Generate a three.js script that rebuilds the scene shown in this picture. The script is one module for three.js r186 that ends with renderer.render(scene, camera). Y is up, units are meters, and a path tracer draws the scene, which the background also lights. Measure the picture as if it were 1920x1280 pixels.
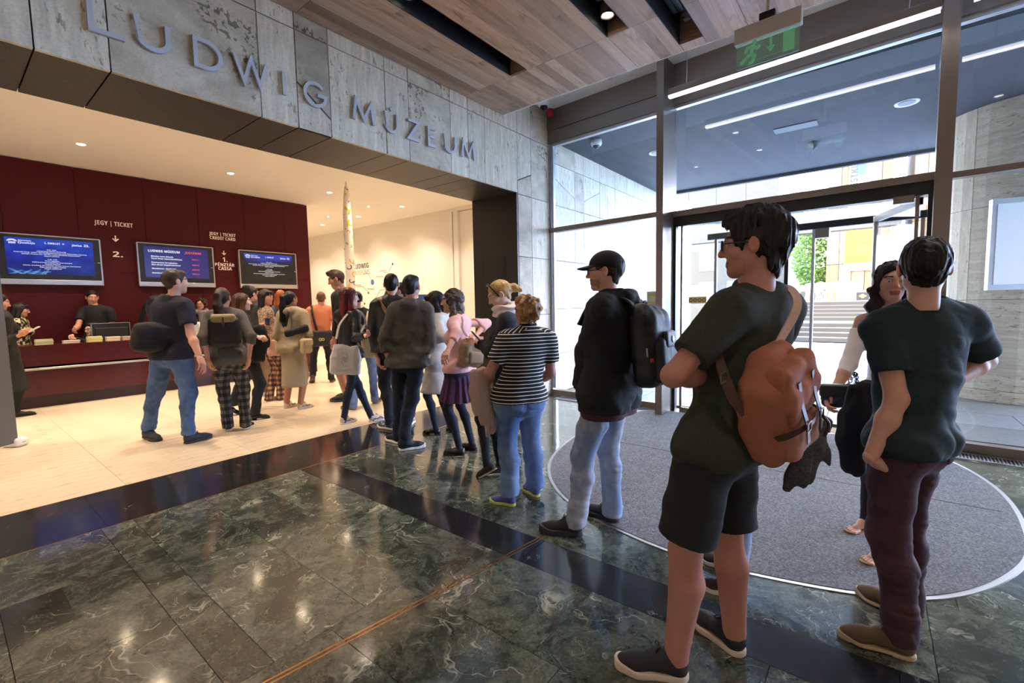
import * as THREE from 'three';
import { RoundedBoxGeometry } from 'three/addons/geometries/RoundedBoxGeometry.js';
import { mergeGeometries } from 'three/addons/utils/BufferGeometryUtils.js';
import { FontLoader } from 'three/addons/loaders/FontLoader.js';
import { TextGeometry } from 'three/addons/geometries/TextGeometry.js';
import { RectAreaLightUniformsLib } from 'three/addons/lights/RectAreaLightUniformsLib.js';
import { Sky } from 'three/addons/objects/Sky.js';

// ---------------------------------------------------------------- camera, sky, sun, exposure
const V = (x, y, z) => new THREE.Vector3(x, y, z);
const scene = new THREE.Scene();
const FOCAL = 855, EYE = V(0, 1.48, 0);                       // focal length in pixels of a 1920 x 1280 frame
const camera = new THREE.PerspectiveCamera(2 * Math.atan(640 / FOCAL) * 180 / Math.PI, 1.5, 0.05, 400);
const camRight = V(0.61789615, -0.01993216, 0.78600704), camUp = V(0.07506294, 0.99660797, -0.03373577), camFwd = V(0.78266845, -0.0798452, -0.61729639);
camera.position.copy(EYE); camera.up.copy(camUp); camera.lookAt(EYE.clone().add(camFwd));
const renderer = new THREE.WebGLRenderer({ antialias: true });
renderer.toneMapping = THREE.LinearToneMapping;
renderer.toneMappingExposure = 1.0;
renderer.shadowMap.enabled = true;
RectAreaLightUniformsLib.init();
const sky = new Sky();
sky.scale.setScalar(1000);
const SUN = V(0.30, 0.86, 0.42).normalize();
Object.assign(sky.material.uniforms.turbidity, { value: 6 }); sky.material.uniforms.rayleigh.value = 0.3;
sky.material.uniforms.mieCoefficient.value = 0.012; sky.material.uniforms.mieDirectionalG.value = 0.8;
Object.assign(sky.material.uniforms.cloudCoverage, { value: 0.85 }); sky.material.uniforms.cloudDensity.value = 0.7; sky.material.uniforms.cloudElevation.value = 0.5;
sky.material.uniforms.sunPosition.value.copy(SUN);
scene.add(sky);
scene.backgroundIntensity = 1; scene.environmentIntensity = 10.5;
const sun = new THREE.DirectionalLight(0xfff4e2, 1); sun.position.copy(SUN).multiplyScalar(60); sun.castShadow = true;
Object.assign(sun.shadow.camera, { left: -50, right: 50, top: 50, bottom: -50, near: 1, far: 150 }); sun.shadow.mapSize.set(2048, 2048);
scene.add(sun);
const LAMP = { down: 23, downGlow: 60, spot: 22, lobby: 6, hall: 34, tube: 20, tubeGlow: 9, wash: 9 };  // hall drives the added fill lamps behind the eye

// ---------------------------------------------------------------- helpers
let seed0 = 7; const rnd = () => { seed0 = (seed0 * 1664525 + 1013904223) >>> 0; return seed0 / 4294967296; };
const mixn = (a, b, t) => a + (b - a) * t, clamp = (x, a = 0, b = 1) => Math.min(b, Math.max(a, x)), sstep = (a, b, x) => { const t = clamp((x - a) / (b - a)); return t * t * (3 - 2 * t); };
const used = {}; const numbered = (n) => { const k = used[n] = (used[n] ?? -1) + 1; return k ? n + '_' + String(k).padStart(3, '0') : n; };
function M(color, rough = 0.6, o = {}) { return new THREE.MeshPhysicalMaterial({ color: new THREE.Color(color), roughness: rough, side: THREE.DoubleSide, ...o }); }
function shadow(m) { m.castShadow = true; m.receiveShadow = true; return m; }
function add(name, geo, mat, parent = scene) { const g = Array.isArray(geo) ? mergeGeometries(geo.map((q) => q.index ? q.toNonIndexed() : q)) : geo; const m = shadow(new THREE.Mesh(g, mat)); m.name = parent === scene ? numbered(name) : name; parent.add(m); return m; }
function part(name, geo, mat, parent) { const n = parent.children.filter((c) => c.userData.k === name).length; const m = add(name, geo, mat, parent); m.userData.k = name; m.name = n ? name + '_' + String(n).padStart(3, '0') : name; return m; }
function thing(name, label, category, pos = V(0, 0, 0), turn = 0, group) { const o = new THREE.Group(); o.name = numbered(name); scene.add(o); o.position.copy(pos); o.rotation.y = turn; o.userData = { label, category }; if (group) o.userData.group = group; return o; }
function tag(o, label, category, group) { o.userData.label = label; o.userData.category = category; if (group) o.userData.group = group; return o; }
function struct(name, geo, mat) { let o; if (geo) o = add(name, geo, mat); else { o = new THREE.Group(); o.name = numbered(name); scene.add(o); } o.userData.kind = 'structure'; return o; }
const stuff = (o) => { o.userData.kind = 'stuff'; return o; };
function uvBox(g, s = 1, du = 0, dv = 0) {            // uv in metres, by the face's main direction
  const q = g.index ? g.toNonIndexed() : g, p = q.attributes.position, n = q.attributes.normal, uv = new Float32Array(p.count * 2);
  for (let i = 0; i < p.count; i += 3) {
    const ax = Math.abs(n.getX(i) + n.getX(i + 1) + n.getX(i + 2)), ay = Math.abs(n.getY(i) + n.getY(i + 1) + n.getY(i + 2)) , az = Math.abs(n.getZ(i) + n.getZ(i + 1) + n.getZ(i + 2));
    for (let k = i; k < i + 3; k++) {
      const x = p.getX(k), y = p.getY(k), z = p.getZ(k);
      const [u, v] = ay > ax && ay > az ? [x, -z] : ax > az ? [z, y] : [x, y];
      uv[2 * k] = u / s + du; uv[2 * k + 1] = v / s + dv;
    }
  }
  q.setAttribute('uv', new THREE.BufferAttribute(uv, 2)); return q;
}
function bx(x0, x1, y0, y1, z0, z1, s = 1, du = 0, dv = 0) { const g = new THREE.BoxGeometry(Math.abs(x1 - x0), Math.abs(y1 - y0), Math.abs(z1 - z0)); g.translate((x0 + x1) / 2, (y0 + y1) / 2, (z0 + z1) / 2); return uvBox(g, s, du, dv); }
function rbx(x0, x1, y0, y1, z0, z1, r = 0.005, seg = 2) { const w = x1 - x0, h = y1 - y0, d = z1 - z0; const g = new RoundedBoxGeometry(w, h, d, seg, Math.min(r, w / 2.01, h / 2.01, d / 2.01)); g.translate((x0 + x1) / 2, (y0 + y1) / 2, (z0 + z1) / 2); return uvBox(g); }
function prism(pts, depth, hole) { const s = new THREE.Shape(pts.map(([x, y]) => new THREE.Vector2(x, y))); if (hole) s.holes.push(new THREE.Path(hole.map(([x, y]) => new THREE.Vector2(x, y)))); return uvBox(new THREE.ExtrudeGeometry(s, { depth, bevelEnabled: false, curveSegments: 16 })); }
function tube(pts, r, seg = 24, rad = 8, closed = false) { return uvBox(new THREE.TubeGeometry(new THREE.CatmullRomCurve3(pts.map((p) => p.isVector3 ? p : V(...p)), closed, 'centripetal'), seg, r, rad, closed)); }
function cyl(r0, r1, h, x, y, z, seg = 24) { const g = new THREE.CylinderGeometry(r0, r1, h, seg); g.translate(x, y, z); return uvBox(g); }
function lathe(pts, x = 0, y = 0, z = 0, seg = 28) { const g = new THREE.LatheGeometry(pts.map(([a, b]) => new THREE.Vector2(a, b)), seg); g.translate(x, y, z); return uvBox(g); }
function strokes(lines, w, depth) {                  // letters and marks from polylines of even width
  const out = [];
  for (const l of lines) {
    const n = l.length, L = [], R = [], closed = n > 2 && l[0][0] === l[n - 1][0] && l[0][1] === l[n - 1][1];
    for (let i = 0; i < n; i++) {
      const a = l[i > 0 ? i - 1 : closed ? n - 2 : 0], b = l[i < n - 1 ? i + 1 : closed ? 1 : n - 1], c = l[i];
      const d1 = [c[0] - a[0], c[1] - a[1]], d2 = [b[0] - c[0], b[1] - c[1]]; if (!d1[0] && !d1[1]) { d1[0] = d2[0]; d1[1] = d2[1]; } if (!d2[0] && !d2[1]) { d2[0] = d1[0]; d2[1] = d1[1]; }
      const l1 = Math.hypot(...d1), l2 = Math.hypot(...d2), n1 = [-d1[1] / l1, d1[0] / l1], n2 = [-d2[1] / l2, d2[0] / l2];
      let m = [n1[0] + n2[0], n1[1] + n2[1]]; const ml = Math.hypot(...m) || 1; m = [m[0] / ml, m[1] / ml]; const k = w / 2 / Math.max(0.35, m[0] * n1[0] + m[1] * n1[1]);
      L.push([c[0] + m[0] * k, c[1] + m[1] * k]); R.push([c[0] - m[0] * k, c[1] - m[1] * k]);
    }
    if (closed) out.push(prism(L.length ? (ringArea(L) > ringArea(R) ? L : R).slice(0, -1) : [], depth, (ringArea(L) > ringArea(R) ? R : L).slice(0, -1))); else out.push(prism([...L, ...R.reverse()], depth));
  }
  return mergeGeometries(out);
}
const ringArea = (p) => Math.abs(p.reduce((s, [x, y], i) => { const [a, b] = p[(i + 1) % p.length]; return s + x * b - a * y; }, 0));
const arc = (cx, cy, rx, ry, a0, a1, n = 14) => Array.from({ length: n + 1 }, (_, i) => { const a = (a0 + (a1 - a0) * i / n) * Math.PI / 180; return [cx + rx * Math.cos(a), cy + ry * Math.sin(a)]; });
// tileable noise for textures
const hash = (x, y, s) => { let h = Math.imul(x, 374761393) ^ Math.imul(y, 668265263) ^ Math.imul(s, 1274126177); h = Math.imul(h ^ (h >>> 13), 1274126177); return ((h ^ (h >>> 16)) >>> 0) / 4294967296; };
function vnoise(x, y, per, s) { const ix = Math.floor(x), iy = Math.floor(y), fx = x - ix, fy = y - iy, u = fx * fx * (3 - 2 * fx), v = fy * fy * (3 - 2 * fy), w = (a) => ((a % per) + per) % per, x0 = w(ix), x1 = w(ix + 1), y0 = w(iy), y1 = w(iy + 1); const a = hash(x0, y0, s), b = hash(x1, y0, s), c = hash(x0, y1, s), d = hash(x1, y1, s); return a + (b - a) * u + (c - a) * v + (a - b - c + d) * u * v; }
function fbm(x, y, per, oct, s) { let t = 0, a = 0.5, n = 0; for (let i = 0; i < oct; i++) { t += a * vnoise(x, y, per, s + i); n += a; x *= 2; y *= 2; per *= 2; a *= 0.5; } return t / n; }
function texture(w, h, fn, srgb = true, rep = true) {
  const d = new Uint8Array(w * h * 4);
  for (let j = 0; j < h; j++) for (let i = 0; i < w; i++) { const c = fn(i / w, j / h), k = (j * w + i) * 4; d[k] = 255 * clamp(c[0]); d[k + 1] = 255 * clamp(c[1]); d[k + 2] = 255 * clamp(c[2]); d[k + 3] = 255; }
  const t = new THREE.DataTexture(d, w, h); t.magFilter = THREE.LinearFilter; t.minFilter = THREE.LinearFilter; if (rep) t.wrapS = t.wrapT = THREE.RepeatWrapping; if (srgb) t.colorSpace = THREE.SRGBColorSpace; t.needsUpdate = true; return t;
}
function canvasTex(w, h, draw) { const c = document.createElement('canvas'); c.width = w; c.height = h; const g = c.getContext('2d'); draw(g, w, h); const t = new THREE.CanvasTexture(c); t.colorSpace = THREE.SRGBColorSpace; return t; }
const mixc = (a, b, t) => [mixn(a[0], b[0], t), mixn(a[1], b[1], t), mixn(a[2], b[2], t)];
// a point in the hall from where it shows in the photograph and how far ahead of the eye it is, or where it meets the floor
const flatFwd = V(camFwd.x, 0, camFwd.z).normalize();
const rayOf = (px, py) => V(0, 0, 0).addScaledVector(camRight, (px - 960) / FOCAL).addScaledVector(camUp, -(py - 640) / FOCAL).add(camFwd);
const at = (px, py, ahead) => { const r = rayOf(px, py); return EYE.clone().addScaledVector(r, ahead / r.dot(flatFwd)); };
const onFloor = (px, py, y = 0) => { const r = rayOf(px, py); return EYE.clone().addScaledVector(r, (y - EYE.y) / r.y); };
const font = await new FontLoader().loadAsync('fonts/droid/droid_sans_bold.typeface.json');
const fontThin = await new FontLoader().loadAsync('fonts/droid/droid_sans_regular.typeface.json');
function text(str, size, depth, f = font, align = 0.5) { const g = new TextGeometry(str, { font: f, size, depth, curveSegments: 4, bevelEnabled: false }); g.computeBoundingBox(); const b = g.boundingBox; g.translate(-b.min.x - (b.max.x - b.min.x) * align, 0, 0); return g; }
// ---------------------------------------------------------------- materials of the building
const T = {};
T.marble = [0, 1, 2].map((s) => texture(1024, 1024, (u, v) => {
  const x = u * 4, y = v * 4, wx = fbm(x + 3, y, 4, 4, 11 + s * 40), wy = fbm(x, y + 7, 4, 4, 21 + s * 40);
  const X = x + (wx - 0.5) * 2.4, Y = y + (wy - 0.5) * 2.4;
  const a = fbm(X, Y, 4, 5, 31 + s * 40), b = fbm(u * 24 + wx * 5, v * 24 + wy * 5, 24, 4, 41 + s * 40), gr = fbm(u * 120, v * 120, 120, 3, 51 + s * 40);
  let c = mixc([0.195, 0.22, 0.20], [0.385, 0.41, 0.365], sstep(0.3, 0.72, a * 0.6 + b * 0.45));
  c = mixc(c, [0.14, 0.155, 0.15], sstep(0.56, 0.72, fbm(X * 0.7 + 9, Y * 0.7, 4, 3, 61 + s * 40)) * 0.7);
  const g2 = (gr - 0.5) * 0.16; c = [c[0] + g2, c[1] + g2, c[2] + g2 * 0.9];
  const ridge = (n, w) => 1 - sstep(0, w, Math.abs(n - 0.5));
  const broken = sstep(0.50, 0.70, fbm(u * 6 + 2, v * 6, 6, 3, 71 + s * 40));
  const v1 = ridge(fbm(X * 1.3, Y * 1.3, 8, 4, 81 + s * 40), 0.014 + 0.05 * broken) * sstep(0.40, 0.62, fbm(u * 5, v * 5 + 3, 5, 3, 91 + s * 40));
  const v2 = ridge(fbm(X * 3 + wx * 2, Y * 3, 12, 4, 101 + s * 40), 0.014) * sstep(0.42, 0.6, fbm(u * 4 + 1, v * 4, 4, 3, 111 + s * 40)) * 0.6;
  const v3 = ridge(b, 0.02) * 0.28;
  const k = clamp(v1 * 0.9 + v2 + v3);
  return mixc(c, [0.72, 0.72, 0.64], k * 0.85);
}));
T.blackStone = texture(512, 512, (u, v) => { const w = fbm(u * 6, v * 6, 6, 4, 5), n = fbm(u * 80, v * 80, 80, 3, 9), r = Math.abs(fbm(u * 7 + w * 2.4, v * 7 + w * 2, 7, 4, 15) - 0.5), k = (1 - sstep(0, 0.012, r)) * sstep(0.5, 0.65, w) * 0.7; return mixc([0.10 + n * 0.07, 0.105 + n * 0.07, 0.115 + n * 0.07], [0.6, 0.6, 0.56], k); });
T.cream = [0, 1].map((s) => texture(512, 512, (u, v) => { const w = fbm(u * 3, v * 10, 3, 3, 3 + s * 9), n = fbm(u * 6 + w * 0.6, v * 60, 6, 4, 13 + s * 9), f = fbm(u * 128, v * 128, 128, 2, 23), d = sstep(0.66, 0.8, fbm(u * 10, v * 40, 10, 3, 33 + s)) * 0.10; const k = (n - 0.5) * 0.11 + (f - 0.5) * 0.05 - d * 0.7; return [0.86 + k, 0.80 + k, 0.70 + k * 1.1]; }));
T.travV = texture(512, 1024, (u, v) => { const w = fbm(u * 4, v * 4, 4, 3, 6), n = fbm(u * 34 + w * 2, v * 4, 34, 4, 16), f = fbm(u * 90, v * 90, 90, 3, 26), pit = sstep(0.70, 0.76, fbm(u * 60, v * 22, 60, 3, 36)) * sstep(0.45, 0.6, fbm(u * 8, v * 4, 8, 3, 46)); const k = (n - 0.5) * 0.2 + (f - 0.5) * 0.1 - pit * 0.2; return [0.83 + k, 0.775 + k, 0.68 + k]; });
T.travC = texture(1024, 1024, (u, v) => { const w = fbm(u * 5, v * 5, 5, 4, 7), n = fbm(u * 8 + w * 2, v * 8, 8, 5, 17), f = fbm(u * 120, v * 120, 120, 3, 27), zone = sstep(0.50, 0.68, fbm(u * 4, v * 4, 4, 3, 57)), pit = sstep(0.60, 0.66, fbm(u * 40 + w * 3, v * 40, 40, 4, 37)) * zone; const k = (n - 0.5) * 0.26 + (f - 0.5) * 0.1 - pit * 0.28; return [0.79 + k, 0.735 + k, 0.645 + k]; });
T.wood = [0, 1].map((s) => texture(512, 1024, (u, v) => { const w = fbm(u * 3, v * 6, 3, 3, 8 + s * 30), st = 8, col = Math.floor(v * st), tone = hash(col, s, 3) * 0.05, n = fbm(u * 3 + hash(col, 2, 7) * 3, v * 90 + w * 3, 90, 4, 18), cat = Math.abs(fbm(u * 3, v * 24 + w * 3, 24, 3, 28 + s) - 0.5), k = (n - 0.5) * 0.16 - (1 - sstep(0, 0.16, cat)) * sstep(0.48, 0.75, fbm(u * 3, v * 3, 3, 2, 38 + col)) * 0.18 - tone; return [0.76 + k, 0.635 + k * 0.95, 0.53 + k * 0.9]; }));
T.red = texture(256, 256, (u, v) => { const n = fbm(u * 64, v * 64, 64, 3, 9); const k = (n - 0.5) * 0.06; return [0.27 + k, 0.055 + k * 0.5, 0.075 + k * 0.5]; });
T.granite = texture(256, 256, (u, v) => { const n = fbm(u * 90, v * 90, 90, 3, 19), s = sstep(0.74, 0.8, fbm(u * 60, v * 60, 60, 2, 29)); const k = (n - 0.5) * 0.06 + s * 0.14; return [0.135 + k, 0.132 + k, 0.124 + k]; });
T.carpet = texture(512, 512, (u, v) => { const n = fbm(u * 128, v * 128, 128, 2, 39), q = fbm(u * 10, v * 10, 10, 3, 49); const k = (n - 0.5) * 0.34 + (q - 0.5) * 0.06; return [0.375 + k, 0.385 + k, 0.415 + k]; });
T.pave = texture(256, 256, (u, v) => { const n = fbm(u * 32, v * 32, 32, 4, 59); const k = (n - 0.5) * 0.12; return [0.40 + k, 0.40 + k, 0.395 + k]; });
T.plaster = texture(128, 128, (u, v) => { const n = fbm(u * 32, v * 32, 32, 3, 69); const k = (n - 0.5) * 0.02; return [0.90 + k, 0.885 + k, 0.86 + k]; });
const m = {
  marble: T.marble.map((t) => M(0xffffff, 0.10, { map: t, ior: 1.85 })), blackStone: M(0xffffff, 0.12, { map: T.blackStone, ior: 1.75 }), cream: T.cream.map((t) => M(0xffffff, 0.27, { map: t })),
  creamPale: T.cream.map((t) => M(0xf1f1f1, 0.27, { map: t })),
  trav: [M(0xffffff, 0.7, { map: T.travV }), M(0xf2f0ee, 0.72, { map: T.travC }), M(0xf4f4f6, 0.7, { map: T.travV }), M(0xd2cfca, 0.74, { map: T.travC })],
  wood: [[0xffffff, 0], [0xeee8e2, 1], [0xd2cac2, 0], [0xf6efe6, 1], [0xc4b8ac, 1], [0xe2d9cf, 0]].map(([c, i]) => M(c, 0.5, { map: T.wood[i] })),
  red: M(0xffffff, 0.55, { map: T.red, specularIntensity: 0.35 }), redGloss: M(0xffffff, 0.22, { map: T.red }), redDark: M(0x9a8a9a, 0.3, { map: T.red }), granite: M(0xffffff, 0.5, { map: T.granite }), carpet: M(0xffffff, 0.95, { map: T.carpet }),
  white: M(0xffffff, 0.7, { map: T.plaster }), ceiling: M(0xf4f2ee, 0.8), strip: M(0xececea, 0.75), grout: M(0x101110, 0.7), dark: M(0x17181a, 0.6), groutPale: M(0x8f8470, 0.8),
  bronze: M(0x857a70, 0.36, { metalness: 0.75 }), steel: M(0xc4c6c8, 0.28, { metalness: 1 }), copper: M(0xb87c4a, 0.3, { metalness: 1 }), alu: M(0xb4b6ba, 0.38, { metalness: 0.85 }),
  glass: M(0xf4faff, 0.02, { transmission: 1, thickness: 0, ior: 1.5 }), black: M(0x0c0d0f, 0.4), plastic: M(0xe9e9e6, 0.45), paper: M(0xf1ead6, 0.8), letter: M(0xb9b8bd, 0.42),
  pave: M(0xffffff, 0.5, { map: T.pave }), canopy: M(0x34393f, 0.8), concrete: M(0x45433f, 0.85), sign: M(0xfffaf0, 0.6),
};
// ---------------------------------------------------------------- floor of the hall: green marble, black bands, copper strips
const floor = struct('floor', bx(-4.2, 6.35, -0.30, -0.022, -4.12, 6.2), m.grout);
const tileAt = (x0, x1, z0, z1, mat, n = 'tile') => { const g = 0.0016, w = rnd() * 4, q = rnd() * 4; return part(n, bx(x0 + g, x1 - g, -0.022, 0, z0 + g, z1 - g, 1.15, w, q), mat, floor); };
{
  const cols = [-4.1, -3.3, -2.6, -1.9, -1.1, -0.4, 0.10, 0.61, 0.785, 1.225, 1.60, 2.0], cut = -1.93;      // rows of slabs beside the black band
  for (let i = 0; i + 1 < cols.length; i++) {
    let z = -4.115 + 0.0; const rows = [z];
    while (z < cut - 0.5) { z = Math.min(cut, z + 0.55 + rnd() * 0.9); if (cut - z < 0.35) z = cut; rows.push(z); }
    if (rows[rows.length - 1] < cut) rows.push(cut);
    for (let k = 0; k + 1 < rows.length; k++) tileAt(cols[i], cols[i + 1], rows[k], rows[k + 1], m.marble[Math.floor(rnd() * 3)]);
  }
  const cols2 = [-4.1, -3.2, -2.4, -1.6, -0.9, -0.15, 0.42, 1.035, 1.475, 2.0];
  for (let i = 0; i + 1 < cols2.length; i++) for (let z = cut, n = 0; z < 6.1; n++) { const z1 = Math.min(6.1, z + 0.6 + rnd() * 0.8); tileAt(cols2[i], cols2[i + 1], z, z1, m.marble[Math.floor(rnd() * 3)]); z = z1; }
  for (let z = -4.115; z < 6.1; z += 0.85) tileAt(2.0, 2.275, z, Math.min(6.1, z + 0.85), m.blackStone);
  for (let x = 2.275, k = 0; x < 6.2; k++) { const x1 = Math.min(6.32, x + [0.62, 0.85, 0.48, 0.9][k % 4]); for (let z = -4.115; z < 6.1;) { const z1 = Math.min(6.1, z + 0.7 + rnd() * 0.9); tileAt(x, x1, z, z1, m.marble[Math.floor(rnd() * 3)]); z = z1; } x = x1; }
  part('copper_strip', bx(-4, 6.2, -0.01, 0.0008, -4.119, -4.111), m.copper, floor);
  for (const o of [-0.012, 0.012]) { const g = bx(-1.72, 1.6, -0.01, 0.0008, -0.004, 0.004); g.rotateY(-Math.atan2(0.217, 1.436)); g.translate(0.86, 0, -1.82 + o); part('copper_strip', g, m.copper, floor); }
}
const floorIn = struct('floor_museum', bx(-4.2, 9.4, -0.30, -0.015, -18.2, -4.115), m.groutPale);
{
  for (let x = -4.1; x < 5.4; x += 0.95) part('tile', bx(x + 0.001, x + 0.949, -0.015, 0, -5.0 + 0.001, -4.117, 1.1, rnd() * 3, rnd() * 3), m.blackStone, floorIn);
  const xs = [-4.2, -3.1, -2.1, -1.1, -0.08, 0.93, 1.98, 3.12, 4.2, 5.25, 6.3, 7.3, 8.3, 9.3];
  for (let i = 0; i + 1 < xs.length; i++) for (let z = -5.002, k = 0; z > -17.9; k++) { const z1 = Math.max(-18, z - (k === 0 && i % 2 ? 1.0 : 2.02)); part('tile', bx(xs[i] + 0.0013, xs[i + 1] - 0.0013, -0.015, 0, z1 + 0.0013, z - 0.0013, 1.4, rnd() * 3, rnd() * 3), m.cream[Math.floor(rnd() * 2)], floorIn); z = z1; }
}
// ---------------------------------------------------------------- stone front with the opening to the museum
const WF = -4.115, stone = struct('wall_stone'); stone.position.set(0, 0, 0);
part('backing', [bx(-4.2, 5.42, 3.14, 4.62, -4.98, WF - 0.035), bx(5.42, 6.3, 0, 4.62, -4.98, WF - 0.035), bx(6.25, 13.6, 0, 4.3, -4.9, WF - 0.035)], m.dark, stone);
function slab(poly, k, n = 'slab') { const g = prism(poly, 0.028 + rnd() * 0.003), du = rnd() * 3, uv = g.attributes.uv, s = k % 2 ? 1.1 : 0.9; for (let i = 0; i < uv.count; i++) uv.setXY(i, uv.getX(i) / s + du, uv.getY(i) / s + du * 0.7); g.translate(0, 0, WF - 0.03); return part(n, g, m.trav[k], stone); }
const G = 0.0045, rect = (x0, x1, y0, y1) => [[x0 + G, y0 + G], [x1 - G, y0 + G], [x1 - G, y1 - G], [x0 + G, y1 - G]];
{
  const X = [-4.2, -3.2, -2.2, -1.4, -0.5, 0.515, 0.88, 1.86, 2.18, 2.50, 3.135, 3.445, 4.09, 4.40, 4.715, 5.425], kind = [0, 1, 0, 1, 0, 0, 1, 0, 3, 0, 2, 1, 0, 2, 0];
  for (let i = 0; i + 1 < X.length; i++) {
    if (i === 8) { slab([[2.18 + G, 3.52], [2.50 - G, 3.285], [2.5 - G, 3.96 - G], [2.18 + G, 3.96 - G]], 3); slab([[2.18 + G, 3.115], [2.5 - G, 3.115], [2.5 - G, 3.265], [2.18 + G, 3.50]], 2); }
    else slab(rect(X[i], X[i + 1], 3.11, 3.96), kind[i]);
    slab(rect(X[i], X[i + 1], 3.96, 4.62), kind[i]);
  }
  const tall = [[5.425, 5.765], [5.765, 6.29]];
  for (const [a, b] of tall) for (const [y0, y1] of [[0, 0.62], [0.62, 1.32], [1.32, 2.195], [2.195, 3.095], [3.095, 3.96], [3.96, 4.62]]) {
    if (a < 5.5 && y0 > 3 && y0 < 3.5) { slab([[a + G, 3.1], [b - G, 3.1], [b - G, 3.42], [a + G, 3.28]], 1); slab([[a + G, 3.295], [b - G, 3.435], [b - G, 3.955], [a + G, 3.955]], 2); }
    else slab(rect(a, b, y0, y1), [2, 0, 1, 2][Math.floor(rnd() * 4)]);
  }
  const E = [6.30, 7.06, 7.37, 7.98, 8.31, 8.64, 9.22, 9.54, 10.14, 10.7, 11.3, 12.0, 12.7, 13.6];                 // the same wall goes on outside
  for (let i = 0; i + 1 < E.length; i++) for (const [y0, y1] of [[0, 0.65], [0.65, 1.4], [1.4, 2.195], [2.195, 3.09], [3.09, 3.75], [3.75, 4.3]]) {
    const a = E[i], b = E[i + 1];
    if (y0 === 3.09 && (i === 0 || i === 2 || i === 4 || i === 5)) { const d = i === 2 ? -1 : 1; slab([[a + G, y0 + G], [b - G, y0 + G], [b - G, 3.42 - 0.13 * d], [a + G, 3.42 + 0.13 * d]], 2); slab([[a + G, 3.428 + 0.13 * d], [b - G, 3.428 - 0.13 * d], [b - G, y1 - G], [a + G, y1 - G]], 0); }
    else slab(rect(a, b, y0, y1), [2, 0, 2, 1][Math.floor(rnd() * 4)]);
  }
  for (let i = 0; i + 1 < X.length; i++) part('soffit_slab', bx(X[i] + G, X[i + 1] - G, 3.115, 3.14, -4.995, WF - 0.004, 0.6, rnd(), rnd()), m.granite, stone);
  part('reveal_slab', bx(5.395, 5.425, 0, 3.115, -4.998, WF - 0.004, 0.6), m.granite, stone);
  const dx = 5.392; part('access_panel', bx(dx, dx + 0.01, 1.375, 2.205, -4.80, -4.36, 0.6, 0.3, 0.2), m.granite, stone);
  part('panel_joint', [bx(dx - 0.0005, dx + 0.01, 1.365, 1.373, -4.81, -4.35), bx(dx - 0.0005, dx + 0.01, 2.207, 2.215, -4.81, -4.35), bx(dx - 0.0005, dx + 0.01, 1.365, 2.215, -4.81, -4.802), bx(dx - 0.0005, dx + 0.01, 1.365, 2.215, -4.358, -4.35)], m.dark, stone);
}
// lettering on the lintel
{
  const t = thing('lettering', 'raised grey metal capital letters spelling the museum name on the stone lintel', 'sign', V(0, 3.345, WF));
  const L = { L: [0.17, [[[0, 1], [0, 0], [1, 0]]]], U: [0.18, [[[0, 1], [0, 0.42], ...arc(0.5, 0.42, 0.5, 0.42, 180, 360), [1, 1]]]], D: [0.17, [[[0, 0], [0, 1], [0.42, 1], ...arc(0.42, 0.5, 0.58, 0.5, 90, -90), [0, 0]]]], W: [0.25, [[[0, 1], [0.25, 0], [0.5, 1], [0.75, 0], [1, 1]]]], I: [0.001, [[[0, 0], [0, 1]]]], G: [0.2, [[...arc(0.5, 0.5, 0.5, 0.5, 45, 345, 22), [1, 0.5], [0.6, 0.5]]]], M: [0.23, [[[0, 0], [0.12, 1], [0.5, 0.15], [0.88, 1], [1, 0]]]], 'Ú': [0.15, [[[0, 1], [0, 0.42], ...arc(0.5, 0.42, 0.5, 0.42, 180, 360), [1, 1]], [[0.42, 1.14], [0.66, 1.3]]]], Z: [0.15, [[[0, 1], [1, 1], [0, 0], [1, 0]]]], E: [0.1, [[[1, 1], [0, 1], [0, 0], [1, 0]], [[0, 0.52], [0.85, 0.52]]]] };
  for (const [ch, x] of [['L', 0.79], ['U', 1.035], ['D', 1.385], ['W', 1.66], ['I', 2.05], ['G', 2.235], ['M', 2.73], ['Ú', 3.11], ['Z', 3.41], ['E', 3.705], ['U', 3.955], ['M', 4.25]]) {
    const [w, lines] = L[ch], g = strokes(lines.map((l) => l.map(([a, b]) => [a * w, b * 0.195])), ch === 'U' && x < 1.2 ? 0.034 : 0.03, 0.022); g.translate(x, 0, 0.012);
    part('letter', g, m.letter, t);
  }
}
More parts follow.
